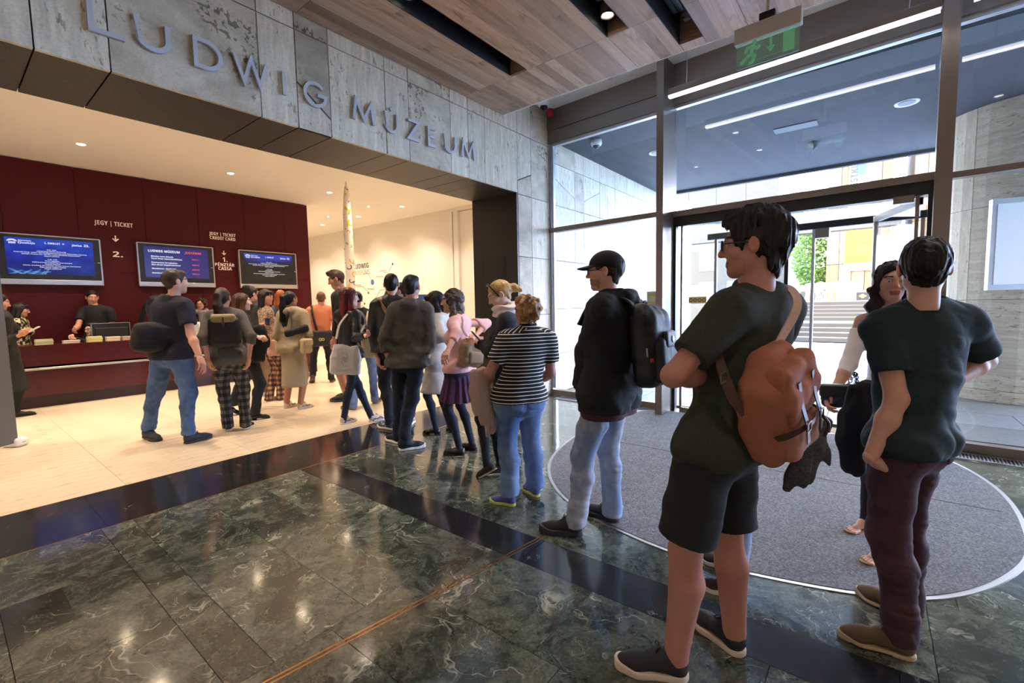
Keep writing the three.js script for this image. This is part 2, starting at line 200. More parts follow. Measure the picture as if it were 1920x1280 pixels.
// ---------------------------------------------------------------- ceilings of the hall
const ceil = struct('ceiling', bx(-4.3, 6.5, 4.5, 4.62, WF, 6.3), m.strip);
const woodCeil = struct('ceiling_wood');
{
  const y0 = 4.10, y1 = 4.135, slots = [[2.2, 4.31, -3.345, -3.125], [2.2, 4.345, -2.145, -1.925], [2.2, 4.945, -1.635, -1.41]];
  const board = (x0, x1, z0, z1, k) => { const n = Math.max(1, Math.round((z1 - z0 - 0.004) / 0.125)), w = (z1 - z0 - 0.004) / n; for (let i = 0; i < n; i++) part('plank', bx(x0 + 0.002, x1 - 0.002, y0 + (i % 2) * 0.0004, y1, z0 + 0.002 + i * w, z0 + 0.002 + (i + 1) * w - 0.0003, 1.1, rnd() * 2, rnd() * 2), m.wood[Math.floor(rnd() * m.wood.length)], woodCeil); };
  const strips = [[WF + 0.01, -3.345], [-3.125, -2.145], [-1.925, -1.635], [-1.41, -1.02], [-1.02, -0.1], [-0.1, 0.9], [0.9, 1.9], [1.9, 2.9], [2.9, 4.2], [4.2, 6.0]];
  const frontX = (z) => 5.10 + 0.004 * z;
  strips.forEach(([a, b], i) => { for (const [x0, x1] of [[-4.2, -1.6], [-1.6, 0.5], [0.5, 2.2], [2.2, 4.335]]) board(x0, x1, a, b, i + (x0 > 0 ? 1 : 0)); });
  for (const [a, b] of [[WF + 0.01, -3.145], [-3.145, -2.145], [-2.145, -1.635], [-1.41, -1.02], [-1.02, -0.1], [-0.1, 0.9], [0.9, 1.9], [1.9, 2.9], [2.9, 4.2], [4.2, 6.0]]) board(4.335, a === -1.41 || a === -2.145 ? 5.10 : 5.10, a, b, Math.floor(rnd() * 3));
  board(4.95, 5.1, -1.635, -1.41, 1);
  for (const [x0, x1, a, b] of slots) { board(-4.2, 0.4, a, b, 1); board(0.4, x0, a, b, 2);
    part('slot_lining', [bx(x0, x1, y0, 4.42, a - 0.008, a), bx(x0, x1, y0, 4.42, b, b + 0.008)], m.dark, woodCeil); part('slot_end', [bx(x1, x1 + 0.008, y0, 4.42, a, b), bx(x0 - 0.008, x0, y0, 4.42, a, b)], m.wood[2], woodCeil);
    part('slot_top', bx(x0, x1, 4.40, 4.42, a, b), m.dark, woodCeil); }
  part('edge', bx(5.10, 5.112, 4.1, 4.49, WF, 6.0), m.strip, woodCeil);
}
// walls that close the hall behind the eye
struct('wall_left', bx(-4.4, -4.2, -0.3, 4.62, WF, 6.3), m.trav[2]);
struct('wall_back', bx(-4.4, 6.5, -0.3, 4.62, 6.1, 6.3), m.trav[0]);
// ---------------------------------------------------------------- museum foyer shell
struct('ceiling_museum', bx(-4.4, 9.4, 4.17, 4.4, -18.2, -4.98), m.ceiling);
struct('wall_museum_left', bx(-4.4, -4.2, -0.3, 4.4, -18.2, WF), m.white);
struct('wall_museum_back', bx(-4.4, 9.4, -0.3, 4.4, -18.2, -18), m.white);
struct('wall_museum_front', bx(5.43, 9.3, 0, 4.2, -4.99, -4.97), m.white);
const wr = struct('wall_museum_right');
part('plaster', [bx(9.1, 9.3, -0.3, 4.4, -18, -9.29), bx(9.1, 9.3, 4.07, 4.4, -9.29, -4.98), bx(9.1, 9.3, -0.3, 4.07, -7.0, -4.98), bx(9.22, 9.3, -0.3, 4.07, -9.29, -7)], m.white, wr);
const dr = struct('door_2');
part('door_leaf', bx(9.14, 9.18, 0, 4.05, -8.96, -7.02), m.white, dr); part('door_frame', [bx(9.08, 9.16, 0, 4.07, -9.28, -9.20), bx(9.10, 9.16, 0, 4.07, -9.17, -9.06), bx(9.07, 9.16, 0, 4.07, -9.03, -8.97)], m.plastic, dr);
// red partition wall of panels, counter in front
const redWall = struct('wall_red');
part('core', bx(-4.2, 6.22, 0, 4.14, -11.78, -11.625), m.dark, redWall);
{
  const X = [-4.2, -3.0, -2.0, -1.0, -0.1, 0.86, 1.805, 2.81, 3.745, 4.68, 5.61, 6.225];
  for (let i = 0; i + 1 < X.length; i++) for (const [a, b] of [[0, 2.26], [2.26, 4.15]]) part('panel', bx(X[i] + 0.003, X[i + 1] - 0.003, a + 0.003, b - 0.003, -11.625, -11.6, 1, rnd(), rnd()), m.red, redWall);
}
{
  const c = thing('reception_counter', 'long dark red reception counter with a pale metal rail along its front', 'counter', V(0, 0, -10.28));
  part('front_panel', bx(-3.8, 5.55, 0.67, 0.97, -0.02, 0.0), m.redGloss, c); part('lower_front', bx(-3.8, 5.55, 0.19, 0.60, -0.06, -0.03), m.redGloss, c);
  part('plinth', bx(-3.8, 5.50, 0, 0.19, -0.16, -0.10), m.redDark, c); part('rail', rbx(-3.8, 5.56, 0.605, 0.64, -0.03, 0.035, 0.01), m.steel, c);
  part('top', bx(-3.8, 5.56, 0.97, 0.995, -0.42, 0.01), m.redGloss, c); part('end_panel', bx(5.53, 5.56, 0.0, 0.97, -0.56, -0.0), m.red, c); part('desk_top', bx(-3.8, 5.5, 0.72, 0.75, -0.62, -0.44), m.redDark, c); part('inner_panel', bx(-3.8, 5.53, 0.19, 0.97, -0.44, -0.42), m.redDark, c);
}
// ---------------------------------------------------------------- glass front; s runs along it, d across it
const TH = -Math.atan(0.055), gbox = (z0, z1, y0, y1, d0, d1) => { const g = bx(d0, d1, y0, y1, z0, z1); g.rotateY(TH); g.translate(6.28, 0, -4.16); return g; };
const gp = (z, y, d) => V(d, y, z).applyAxisAngle(V(0, 1, 0), TH).add(V(6.28, 0, -4.16));
{
  const w1 = struct('window_1');
  part('header', [gbox(0.04, 2.0, 4.0, 4.19, -0.05, 0.08), gbox(0.04, 2.0, 4.195, 4.5, -0.06, 0.08)], m.bronze, w1); part('trim', gbox(0.1, 2.0, 3.955, 4.0, -0.02, 0.05), m.alu, w1);
  part('jamb', [gbox(0.04, 0.08, 0, 4.0, -0.03, 0.05), gbox(0.09, 0.12, 0.1, 4, -0.01, 0.04)], m.alu, w1);
  part('transom', gbox(0.05, 2.0, 2.62, 2.69, -0.05, 0.05), m.bronze, w1); part('sill', gbox(0.05, 2.0, 0, 0.085, -0.05, 0.06), m.bronze, w1);
  part('pane', gbox(0.12, 2.0, 2.69, 3.955, 0.0, 0.012), m.glass, w1); part('pane', gbox(0.12, 2.0, 0.085, 2.62, 0.0, 0.012), m.glass, w1);
  const p1 = struct('pillar_1'); part('fin', gbox(1.985, 2.075, 0, 4.5, -0.37, 0.06), m.bronze, p1);
  const p2 = struct('pillar_2'); part('fin', gbox(4.595, 4.71, 0, 4.5, -0.37, 0.06), m.bronze, p2);
  const w2 = struct('window_2');
  part('header', gbox(2.075, 4.595, 4.0, 4.5, -0.06, 0.08), m.bronze, w2); part('trim', gbox(2.075, 4.595, 3.965, 4.0, -0.02, 0.05), m.alu, w2);
  part('pane', gbox(2.075, 4.595, 2.66, 3.965, 0.0, 0.012), m.glass, w2); part('transom', gbox(2.075, 4.595, 2.585, 2.66, -0.05, 0.05), m.bronze, w2);
  const d1 = struct('door_1');
  part('operator_box', gbox(2.075, 4.595, 2.46, 2.585, -0.03, 0.10), m.black, d1);
  part('jamb', [gbox(2.075, 2.11, 0, 2.46, -0.03, 0.05), gbox(4.56, 4.595, 0, 2.46, -0.03, 0.05)], m.black, d1);
  part('side_frame', [gbox(2.16, 2.185, 0, 2.46, 0, 0.03), gbox(4.47, 4.50, 0, 2.46, 0, 0.03)], m.bronze, d1);
  part('pane', gbox(2.185, 3.37, 0.04, 2.46, 0.012, 0.022), m.glass, d1);
  part('leaf_edge', gbox(3.365, 3.405, 0.02, 2.46, -0.02, 0.05), m.black, d1);
  part('bottom_rail', gbox(2.185, 3.37, 0.0, 0.06, -0.0, 0.04), m.bronze, d1);
  part('pivot_block', [gbox(4.30, 4.46, 2.40, 2.47, -0.05, 0.05)], m.bronze, d1);
  const leaf = bx(0, 0.012, 0.04, 2.44, -1.05, 0); leaf.rotateY(-1.25); const q = gp(4.50, 0, 0.03); leaf.translate(q.x, 0, q.z); part('open_leaf', leaf, m.glass, d1);
  const rail = bx(-0.015, 0.03, 2.38, 2.45, -1.05, 0); rail.rotateY(-1.25); rail.translate(q.x, 0, q.z); part('top_rail', rail, m.black, d1);
  const st = bx(-0.015, 0.03, 0.02, 2.45, -1.08, -1.05); st.rotateY(-1.25); st.translate(q.x, 0, q.z); part('leaf_stile', st, m.bronze, d1);
  const v = struct('door_3');                                                     // outer doors of the wind lobby
  part('rail', gbox(2.0, 4.6, 2.44, 2.53, 1.52, 1.60), m.black, v); part('post', gbox(3.40, 3.435, 0, 2.44, 1.54, 1.58), m.alu, v); part('post', gbox(2.1, 2.14, 0, 2.44, 1.54, 1.58), m.bronze, v); part('post', gbox(4.52, 4.56, 0, 2.44, 1.54, 1.58), m.bronze, v);
  part('pane', gbox(2.14, 3.40, 0.04, 2.44, 1.555, 1.565), m.glass, v); part('pivot_block', gbox(3.44, 3.60, 2.31, 2.44, 1.50, 1.60), m.bronze, v);
  part('roof', gbox(2.06, 4.6, 2.60, 2.612, 0.1, 1.6), m.glass, v);
  const w3 = struct('window_3');
  part('header', gbox(4.71, 10.4, 4.0, 4.5, -0.06, 0.08), m.bronze, w3); part('trim', gbox(4.71, 10.4, 3.96, 4.0, -0.02, 0.05), m.alu, w3); part('transom', gbox(4.71, 10.4, 2.575, 2.63, -0.05, 0.05), m.bronze, w3);
  part('sill', gbox(4.71, 10.4, 0, 0.09, -0.05, 0.06), m.bronze, w3); part('pane', gbox(4.71, 7.6, 2.63, 3.96, 0, 0.012), m.glass, w3); part('pane', gbox(4.71, 7.6, 0.09, 2.575, 0, 0.012), m.glass, w3);
  part('pane', gbox(7.7, 10.4, 2.63, 3.96, 0, 0.012), m.glass, w3); part('pane', gbox(7.7, 10.4, 0.09, 2.575, 0, 0.012), m.glass, w3); part('mullion', gbox(7.6, 7.7, 0, 4.5, -0.37, 0.06), m.bronze, w3);
  struct('wall_right', gbox(-0.0, 10.6, 4.3, 4.62, 0.0, 0.3), m.bronze);
}
// linear lamps hung before the glass
const glow = (hex, k) => new THREE.MeshStandardMaterial({ color: 0x000000, emissive: new THREE.Color(hex), emissiveIntensity: k, roughness: 1 });
for (const [z0, z1, lb] of [[2.24, 4.58, 'long linear pendant lamp with a white glowing strip above the doors'], [4.76, 7.4, 'long linear pendant lamp cut off at the top right corner']]) {
  const t = thing('pendant_lamp', lb, 'lamp', gp((z0 + z1) / 2, 3.86, -0.62), TH), h = (z1 - z0) / 2;
  part('housing', rbx(-0.03, 0.03, 0.02, 0.095, -h, h, 0.006), m.bronze, t); part('diffuser', bx(-0.026, 0.026, -0.004, 0.02, -h + 0.01, h - 0.01), glow(0xf3f1ff, LAMP.tubeGlow), t);
  for (const s of [-0.82, 0.82]) { part('wire', [tube([V(0, 0.095, h * s), V(0.0, 0.3, h * s + 0.005), V(0, 0.6, h * s)], 0.004, 12, 6), cyl(0.02, 0.02, 0.03, 0, 0.615, h * s, 12)], m.steel, t); }
  const L = new THREE.RectAreaLight(0xf3f1ff, LAMP.tube, 0.05, h * 2 - 0.02); L.position.copy(gp((z0 + z1) / 2, 3.85, -0.62)); L.lookAt(L.position.clone().add(V(0, -1, 0))); L.rotation.set(-Math.PI / 2, 0, TH); scene.add(L);
}
// ---------------------------------------------------------------- museum downlights
{
  const ring = lathe([[0.055, -0.001], [0.085, -0.006], [0.09, -0.002], [0.09, 0.006]]), bulb = new THREE.SphereGeometry(0.053, 20, 8, 0, 7, 0, Math.PI / 2), gm = glow(0xffe2bd, LAMP.downGlow); bulb.scale(1, 0.12, 1); bulb.rotateX(Math.PI);
  const ORD = ['first', 'second', 'third', 'fourth', 'fifth', 'sixth']; let first; const rows = [-6.05, -8.13, -10.0, -12.0, -14.0, -16.2], colsX = [-2.5, -0.42, 1.68, 3.85, 5.94, 8.02];
  for (const z of rows) for (const x of colsX) {
    let t; if (!first) { t = first = thing('downlight', '', 'lamp', V(x, 4.168, z)); part('ring', ring, m.plastic, t); part('bulb', bulb, gm, t); } else { t = first.clone(); t.name = numbered('downlight'); t.position.set(x, 4.168, z); scene.add(t); }
    t.userData = { label: `recessed foyer ceiling spot, ${ORD[rows.indexOf(z)]} row in from the lintel, ${ORD[colsX.indexOf(x)]} from the left`, category: 'lamp', group: 'recessed foyer ceiling spots' };
    const s = new THREE.SpotLight(0xffe3c6, LAMP.down, 0, 1.02, 0.8); s.position.set(x, 4.13, z); s.target.position.set(x, 0, z); s.castShadow = true; s.shadow.radius = 2; scene.add(s, s.target);
  }
  for (const [z, x] of [[-14.9, 7.4], [-12.6, 7.4], [-10.6, 7.4]]) { const s = new THREE.SpotLight(0xffe3c6, LAMP.wash, 0, 0.6, 0.9); s.position.set(x, 4.1, z); s.target.position.set(9.1, 2.4, z); s.castShadow = true; scene.add(s, s.target); const w = thing('wall_washer', `small ceiling spot washing the white wall, ${z < -14 ? 'farthest from' : z < -12 ? 'second from' : 'nearest to'} the white door`, 'lamp', V(x, 4.17, z), 0, 'wall washing spots'); part('ring', lathe([[0.05, -0.001], [0.08, -0.006], [0.085, -0.002]]), m.plastic, w); part('bulb', new THREE.SphereGeometry(0.03, 12, 8), glow(0xffe2bd, 8), w); }
}
// lobby spots in the ceiling slots
function canSpot(x, y, z, label, power, tx = x, tz = z) {
  const t = thing('spotlight', label, 'lamp', V(x, y, z));
  part('can', lathe([[0, 0.12], [0.05, 0.12], [0.062, 0.1], [0.066, 0.0], [0.06, -0.005], [0.056, 0.01]]), m.bronze, t); part('bulb', new THREE.SphereGeometry(0.05, 16, 10).scale(1, 0.2, 1).translate(0, 0.008, 0), glow(0xfff4e4, 12), t); part('stem', cyl(0.022, 0.022, 0.2, 0, 0.2, 0, 12), m.dark, t);
  const s = new THREE.SpotLight(0xfff0e2, power, 0, 0.75, 0.7); s.position.set(x, y - 0.02, z); s.target.position.set(tx, 0, tz); s.castShadow = true; s.shadow.radius = 2; scene.add(s, s.target); return t;
}
canSpot(4.12, 4.16, -2.035, 'round ceiling spotlight glowing white in the middle ceiling slot', LAMP.spot);
for (const [x, z] of [[2.9, -2.035], [2.75, -3.235], [-0.5, -2.6], [0.9, 0.4], [3.2, 0.9], [-1.5, 1.8], [4.4, 2.4]]) canSpot(x, z === -2.035 || z === -3.235 ? 4.16 : 4.06, z, 'ceiling spotlight of the hall above or behind the view', LAMP.lobby).userData.group = 'hall spotlights outside the view';

// unseen lamps added for soft fill, bounced off the stone walls behind the eye
for (const [x, z, tx, tz] of [[-2.4, 4.5, -2.4, 6.1], [0.2, 4.5, 0.2, 6.1], [2.8, 4.5, 2.8, 6.1], [-2.7, -1.6, -4.2, -1.6], [-2.7, 1.4, -4.2, 1.4]]) { const w = canSpot(x, 4.06, z, 'unseen fill spotlight added to brighten the hall off the stone wall behind the view', LAMP.hall, tx, tz); w.userData.group = 'added fill spotlights behind the view'; const s = scene.children[scene.children.length - 2]; s.target.position.y = 1.6; s.angle = 0.7; }
// ---------------------------------------------------------------- outside: canopy, paving, round column, steps, buildings
struct('roof_canopy', [bx(6.46, 11.2, 4.08, 4.5, WF - 0.02, 9), bx(11.1, 11.2, 4.02, 4.5, WF - 0.02, 9)], m.canopy);
const ground = struct('ground', bx(6.3, 70, -0.4, -0.03, -40, 40), m.pave);
for (let x = 6.5, i = 0; x < 18.5; x += 0.8, i++) for (let z = -4.0 - (i % 2) * 0.6; z < 7; z += 1.2) part('slab', bx(x + 0.004, x + 0.796, -0.03, 0, z + 0.004, z + 1.196, 1, rnd(), rnd()), i % 3 && rnd() > 0.25 ? m.pave : (m.pave2 ??= M(0xdedede, 0.45, { map: T.pave })), ground);
{ // round stone-clad column
  const c = struct('column'), R = 1.0, C = V(9.95, 0, 1.75), N = 9, H = [0, 0.16, 1.42, 2.7, 4.08];
  for (let i = 0; i < N; i++) for (let k = 0; k < 4; k++) {
    const a0 = i / N * 6.2832 + 0.3, a1 = (i + 1) / N * 6.2832 + 0.3, r = k ? R : R + 0.03, p = [];
    for (let j = 0; j <= 5; j++) { const a = a0 + 0.004 + (a1 - a0 - 0.008) * j / 5; p.push([Math.cos(a) * r, Math.sin(a) * r]); } for (let j = 5; j >= 0; j--) { const a = a0 + 0.004 + (a1 - a0 - 0.008) * j / 5; p.push([Math.cos(a) * (r - 0.04), Math.sin(a) * (r - 0.04)]); }
    const g = prism(p, H[k + 1] - H[k] - 0.006); g.rotateX(-Math.PI / 2); g.translate(C.x, H[k] + 0.003, C.z); part('cladding', g, (m.cladding ??= M(0xffffff, 0.6, { map: T.travV })), c);
  }
  part('core', cyl(R - 0.045, R - 0.045, 4.08, C.x, 2.04, C.z), m.dark, c);
  const n = thing('notice_board', 'pale glazed notice board fixed to the round column outside', 'notice board', C); const b = bx(-0.05, 0.05, 1.55, 2.75, -0.45, 0.45); b.rotateY(0.20); b.translate(-0.98, 0, -0.10); part('frame', b, m.alu, n); const b2 = bx(-0.065, -0.05, 1.62, 2.68, -0.40, 0.40); b2.rotateY(0.20); b2.translate(-0.98, 0, -0.10); part('sheet', b2, m.plastic, n);
}
{ // canopy fittings
  for (const [x, z, lb] of [[8.05, -3.04, 'round flush light in the canopy near the stone wall'], [8.31, 0.28, 'round flush light in the canopy before the right post'], [9.6, 1.0, 'round canopy light next to the round column']]) { const t = thing('canopy_light', lb, 'lamp', V(x, 4.08, z)); part('ring', lathe([[0.09, 0], [0.13, -0.012], [0.135, 0]]), m.plastic, t); part('lens', cyl(0.092, 0.092, 0.012, 0, -0.003, 0), M(0x7e8286, 0.5), t); }
  const s = thing('canopy_sensor', 'small dark wedge shaped sensor under the canopy', 'sensor', V(9.3, 4.08, -0.85)); part('body', new THREE.ConeGeometry(0.11, 0.12, 4).rotateX(Math.PI).translate(0, -0.06, 0), m.dark, s);
  const b = thing('access_plate', 'flat pale access plate under the canopy', 'plate', V(8.3, 4.08, -1.0)); part('plate', bx(-0.12, 0.12, -0.012, 0, -0.28, 0.28), M(0x74787d, 0.7), b);
}
function domeCam(name, lb, pos) { const t = thing(name, lb, 'camera', pos); part('base', lathe([[0, 0.0], [0.085, 0], [0.088, -0.06], [0.078, -0.085], [0.055, -0.09]]), m.plastic, t); part('dome', new THREE.SphereGeometry(0.056, 20, 10, 0, 7, Math.PI / 2, Math.PI / 2).translate(0, -0.085, 0), M(0x15181c, 0.12), t); return t; }
domeCam('dome_camera', 'white dome security camera under the canopy outside', V(6.78, 4.08, -3.55));
// steps up to the terrace
{
  const s = struct('stairs');
  const tread = (x, y, z0, z1) => part('step', bx(x, x + 0.5, y - 0.15, y, z0, z1, 1, rnd()), m.concrete, s);
  const shaded_riser = M(0x2c2a28, 0.9); for (let k = 0; k < 5; k++) part('shaded_riser', bx(22.09 + k * 0.36, 22.1 + k * 0.36, 0.6 + 0.15 * k, 0.73 + 0.15 * k, -6, 2.2), shaded_riser, s);  // step fronts in a darker colour, their shade put into the material
  for (let k = 0; k < 4; k++) part('shaded_riser', bx(18.89 + k * 0.36, 18.9 + k * 0.36, 0.15 * k, 0.13 + 0.15 * k, -6, 2.2), shaded_riser, s);
  for (let k = 0; k < 4; k++) tread(18.9 + k * 0.36, 0.15 * (k + 1), -6, 2.2); part('landing', bx(20.2, 22.3, 0, 0.6, -6, 2.2), m.concrete, s);
  for (let k = 0; k < 5; k++) tread(22.1 + k * 0.36, 0.75 + 0.15 * k, -6, 2.2); part('terrace', bx(23.6, 40, 0, 1.36, -14, 2.2), m.concrete, s);
}
function building(name, x0, x1, z0, z1, y0, y1, w, mats, rows = 3) {
  const b = struct(name); part('core', bx(x0 + 0.06, x1, y0, y1 - 0.05, z0 + 0.06, z1 - 0.06), m.dark, b);
  for (let z = z0; z < z1 - 0.05; z += w) for (let k = 0; k < rows; k++) part('panel', bx(x0, x0 + 0.05, y0 + (y1 - y0) * k / rows + 0.015, y0 + (y1 - y0) * (k + 1) / rows - 0.015, z + 0.012, Math.min(z1, z + w) - 0.012, 1.4, rnd(), rnd()), mats[Math.floor(rnd() * mats.length)], b);
  for (const zz of [z0, z1 - 0.05]) for (let k = 0; k < rows; k++) part('panel', bx(x0 + 0.05, x1, y0 + (y1 - y0) * k / rows + 0.015, y0 + (y1 - y0) * (k + 1) / rows - 0.015, zz, zz + 0.05, 1.4), mats[0], b); return b;
}
const clad = [M(0x7c6c62, 0.8, { map: T.travV }), M(0x8b7c71, 0.8, { map: T.travV }), M(0x6f5f53, 0.8, { map: T.travV })];
building('building_terrace', 30, 38, -2.0, 0.62, 1.36, 11, 0.55, clad, 5);
building('building_terrace', 30.5, 38, 1.45, 2.2, 1.36, 11, 0.5, clad, 5);
building('building_far', 44, 52, -16, -5.4, 0, 12, 2.4, [m.concrete, m.canopyPale ??= M(0xa9a9a6, 0.8)], 4);
building('building_far', 52, 60, -6, 9, 0, 4.4, 2.4, [m.concrete, m.canopyPale], 2);
struct('beam_terrace', bx(26, 26.6, 4.6, 5.3, -9, 0.9), m.concrete);
{ // windows of the pale far building
  const w = struct('window_4'); for (let k = 0; k < 4; k++) for (let j = 0; j < 3; j++) { part('pane', bx(43.97, 44.0, 1.2 + j * 3, 3.2 + j * 3, -15 + k * 2.4, -13.6 + k * 2.4), M(0x56656f, 0.15), w); part('frame', [bx(43.94, 43.98, 2.15 + j * 3, 2.22 + j * 3, -15 + k * 2.4, -13.6 + k * 2.4), bx(43.94, 43.98, 1.2 + j * 3, 3.2 + j * 3, -14.34 + k * 2.4, -14.27 + k * 2.4)], m.plastic, w); }
}
{ // poster and banner
  const p = thing('poster', 'large yellow exhibition poster on the beige wall beyond the steps', 'poster', V(29.96, 0, 0));
  part('sheet', bx(-0.02, 0.02, 2.9, 5.05, -1.24, -0.06), M(0xb5b2aa, 0.7), p);
  const tx = canvasTex(512, 820, (g, w, h) => { g.fillStyle = '#b0780a'; g.fillRect(0, 0, w, h); g.strokeStyle = '#c2922a'; g.lineWidth = 5; for (let i = 0; i < 40; i++) { g.beginPath(); g.arc(120 + (i * 97) % 300, 60 + (i * 61) % 260, 14 + (i * 7) % 30, i, i + 3.5); g.stroke(); } g.fillStyle = '#3d3a33'; g.font = 'bold 44px sans-serif'; g.textAlign = 'right'; ['PERMANENS', 'FORRADALOM', 'MAI UKRÁN', 'KÉPZŐMŰVÉSZET'].forEach((s, i) => g.fillText(s, w - 20, 420 + i * 52)); g.fillStyle = '#8a5f08'; g.font = '40px sans-serif'; g.fillText('2018. 04. 06.', w - 190, 670); g.fillText('2018. 06. 24.', w - 40, 724); });
  const f = new THREE.PlaneGeometry(1.14, 1.72); f.rotateY(-Math.PI / 2); f.translate(-0.026, 4.16, -0.65); part('print', f, M(0xffffff, 0.7, { map: tx }), p);
  const b = thing('banner', 'tall pale blue and white banner with dark vertical lettering on the terrace building', 'banner', V(29.96, 0, 0));
  part('cloth', bx(-0.03, 0.0, 6.0, 9.3, -1.15, -0.27), M(0x93a2b8, 0.7), b); part('band', bx(-0.04, -0.03, 7.75, 8.4, -0.85, -0.45), M(0x2d68ae, 0.7), b);
  const g = text('WESTKUNST', 0.3, 0.01); g.rotateZ(Math.PI / 2); g.rotateY(-Math.PI / 2); g.translate(-0.045, 8.0, -0.78); part('lettering', g, m.dark, b);
}
{ // white cafe chairs on the terrace
  let first; const spots = [[24.9, -2.1, 0.3], [25.7, -1.75, 2.2], [24.9, -1.35, -0.4], [25.8, -0.9, 1.2], [24.9, -0.55, 3.0], [25.7, 0.0, 0.8], [26.6, -2.3, 1.9], [26.6, -1.3, 4.0], [26.6, -0.4, 2.6]];
  const cm = M(0xd6d6d4, 0.5);
  for (const [i, [x, z, a]] of spots.entries()) {
    let t; if (!first) { t = first = thing('cafe_chair', '', 'chair', V(x, 1.36, z), a);
      for (const [sx, sz] of [[-1, -1], [1, -1], [-1, 1], [1, 1]]) part('leg', tube([V(sx * 0.2, 0.44, sz * 0.2), V(sx * 0.25, 0, sz * 0.25)], 0.014, 4, 6), cm, t);
      part('seat', rbx(-0.23, 0.23, 0.43, 0.46, -0.23, 0.23, 0.012), cm, t); part('backrest', tube([V(-0.23, 0.45, 0.2), V(-0.25, 0.7, 0.22), V(-0.2, 0.84, 0.27), V(0.2, 0.84, 0.27), V(0.25, 0.7, 0.22), V(0.23, 0.45, 0.2)], 0.02, 24, 6), cm, t); part('back_panel', rbx(-0.21, 0.21, 0.56, 0.83, 0.225, 0.25, 0.01), cm, t); }
    else { t = first.clone(); t.name = numbered('cafe_chair'); t.position.set(x, 1.36, z); t.rotation.y = a; scene.add(t); }
    t.userData = { label: `white cafe chair on the terrace, ${['front row, first from the left', 'second row, first from the left', 'front row, second from the left', 'second row, second from the left', 'front row, nearest the menu board', 'second row, third from the left', 'back row, first from the left', 'back row, second from the left', 'back row, third from the left'][i]}`, category: 'chair', group: 'white terrace chairs' };
  }
  const t = thing('menu_board', 'small black board with a yellow mark beside the white chairs', 'sign', V(24.0, 1.36, -0.30), -Math.PI / 2 - 0.2); part('board', rbx(-0.22, 0.22, 0.02, 0.36, -0.02, 0.02), m.black, t); part('mark', cyl(0.08, 0.08, 0.01, 0, 0.02, 0).rotateX(Math.PI / 2).translate(0, 0.2, 0.02), M(0xe2c23a, 0.6), t); part('mark_bar', bx(-0.12, 0.12, 0.18, 0.22, 0.02, 0.03), M(0xe2c23a, 0.6), t);
}
{ // tree beyond the terrace
  const t = thing('tree', 'green leafy tree between the pale buildings outside', 'tree', V(33, 1.36, -2.9)); part('trunk', tube([V(0, 0, 0), V(0.05, 1.5, 0.05), V(-0.05, 3.2, 0)], 0.09, 12, 8), M(0x5b4a38, 0.9), t);
  const leaf = new THREE.BufferGeometry(); leaf.setAttribute('position', new THREE.Float32BufferAttribute([0, 0, 0, 0.05, 0.06, 0.01, 0, 0.16, 0, 0, 0, 0, 0, 0.16, 0, -0.05, 0.06, 0.01], 3)); leaf.computeVertexNormals();
  const im = new THREE.InstancedMesh(leaf, M(0x4f7426, 0.8, { transmission: 0.3, thickness: 0 }), 2600), d = new THREE.Object3D();
  for (let i = 0; i < 2600; i++) { const a = rnd() * 6.283, h = rnd(), r = Math.sqrt(rnd()) * (0.35 + 0.75 * Math.sin(Math.PI * Math.min(1, h * 0.9 + 0.1))); d.position.set(Math.cos(a) * r, 1.0 + h * 3.6, Math.sin(a) * r); d.rotation.set(rnd() * 6, rnd() * 6, rnd() * 6); d.scale.setScalar(0.8 + rnd() * 0.8); d.updateMatrix(); im.setMatrixAt(i, d.matrix); } im.name = 'foliage'; im.castShadow = true; im.userData.kind = 'stuff'; t.add(im);
}
{ // bicycle leaning far outside
  const t = thing('bicycle', 'small dark bicycle standing far outside by the column', 'bicycle', V(21.5, 0, 2.1), 1.9), bm = M(0x23262b, 0.5);
  for (const s of [-0.52, 0.52]) { const w = part('wheel', new THREE.TorusGeometry(0.33, 0.022, 8, 28).translate(s, 0.35, 0), bm, t); add('spokes', mergeGeometries([0, 1, 2, 3, 4, 5].map((k) => new THREE.CylinderGeometry(0.003, 0.003, 0.64, 4).rotateZ(k * 0.52).translate(s, 0.35, 0))), m.alu, w); }
  part('frame', [tube([V(-0.52, 0.35, 0), V(-0.1, 0.35, 0)], 0.016, 4, 6), tube([V(-0.1, 0.35, 0), V(-0.25, 0.85, 0)], 0.016, 4, 6), tube([V(-0.1, 0.35, 0), V(0.36, 0.82, 0)], 0.018, 4, 6), tube([V(-0.22, 0.8, 0), V(0.36, 0.86, 0)], 0.016, 4, 6), tube([V(-0.52, 0.35, 0), V(-0.22, 0.78, 0)], 0.012, 4, 6), tube([V(0.33, 0.95, 0), V(0.52, 0.35, 0)], 0.016, 4, 6)], bm, t);
  part('saddle', rbx(-0.38, -0.14, 0.87, 0.92, -0.06, 0.06, 0.02), m.black, t); part('handlebar', tube([V(0.42, 0.96, -0.28), V(0.34, 1.0, -0.1), V(0.34, 1.0, 0.1), V(0.42, 0.96, 0.28)], 0.013, 12, 6), bm, t);
}
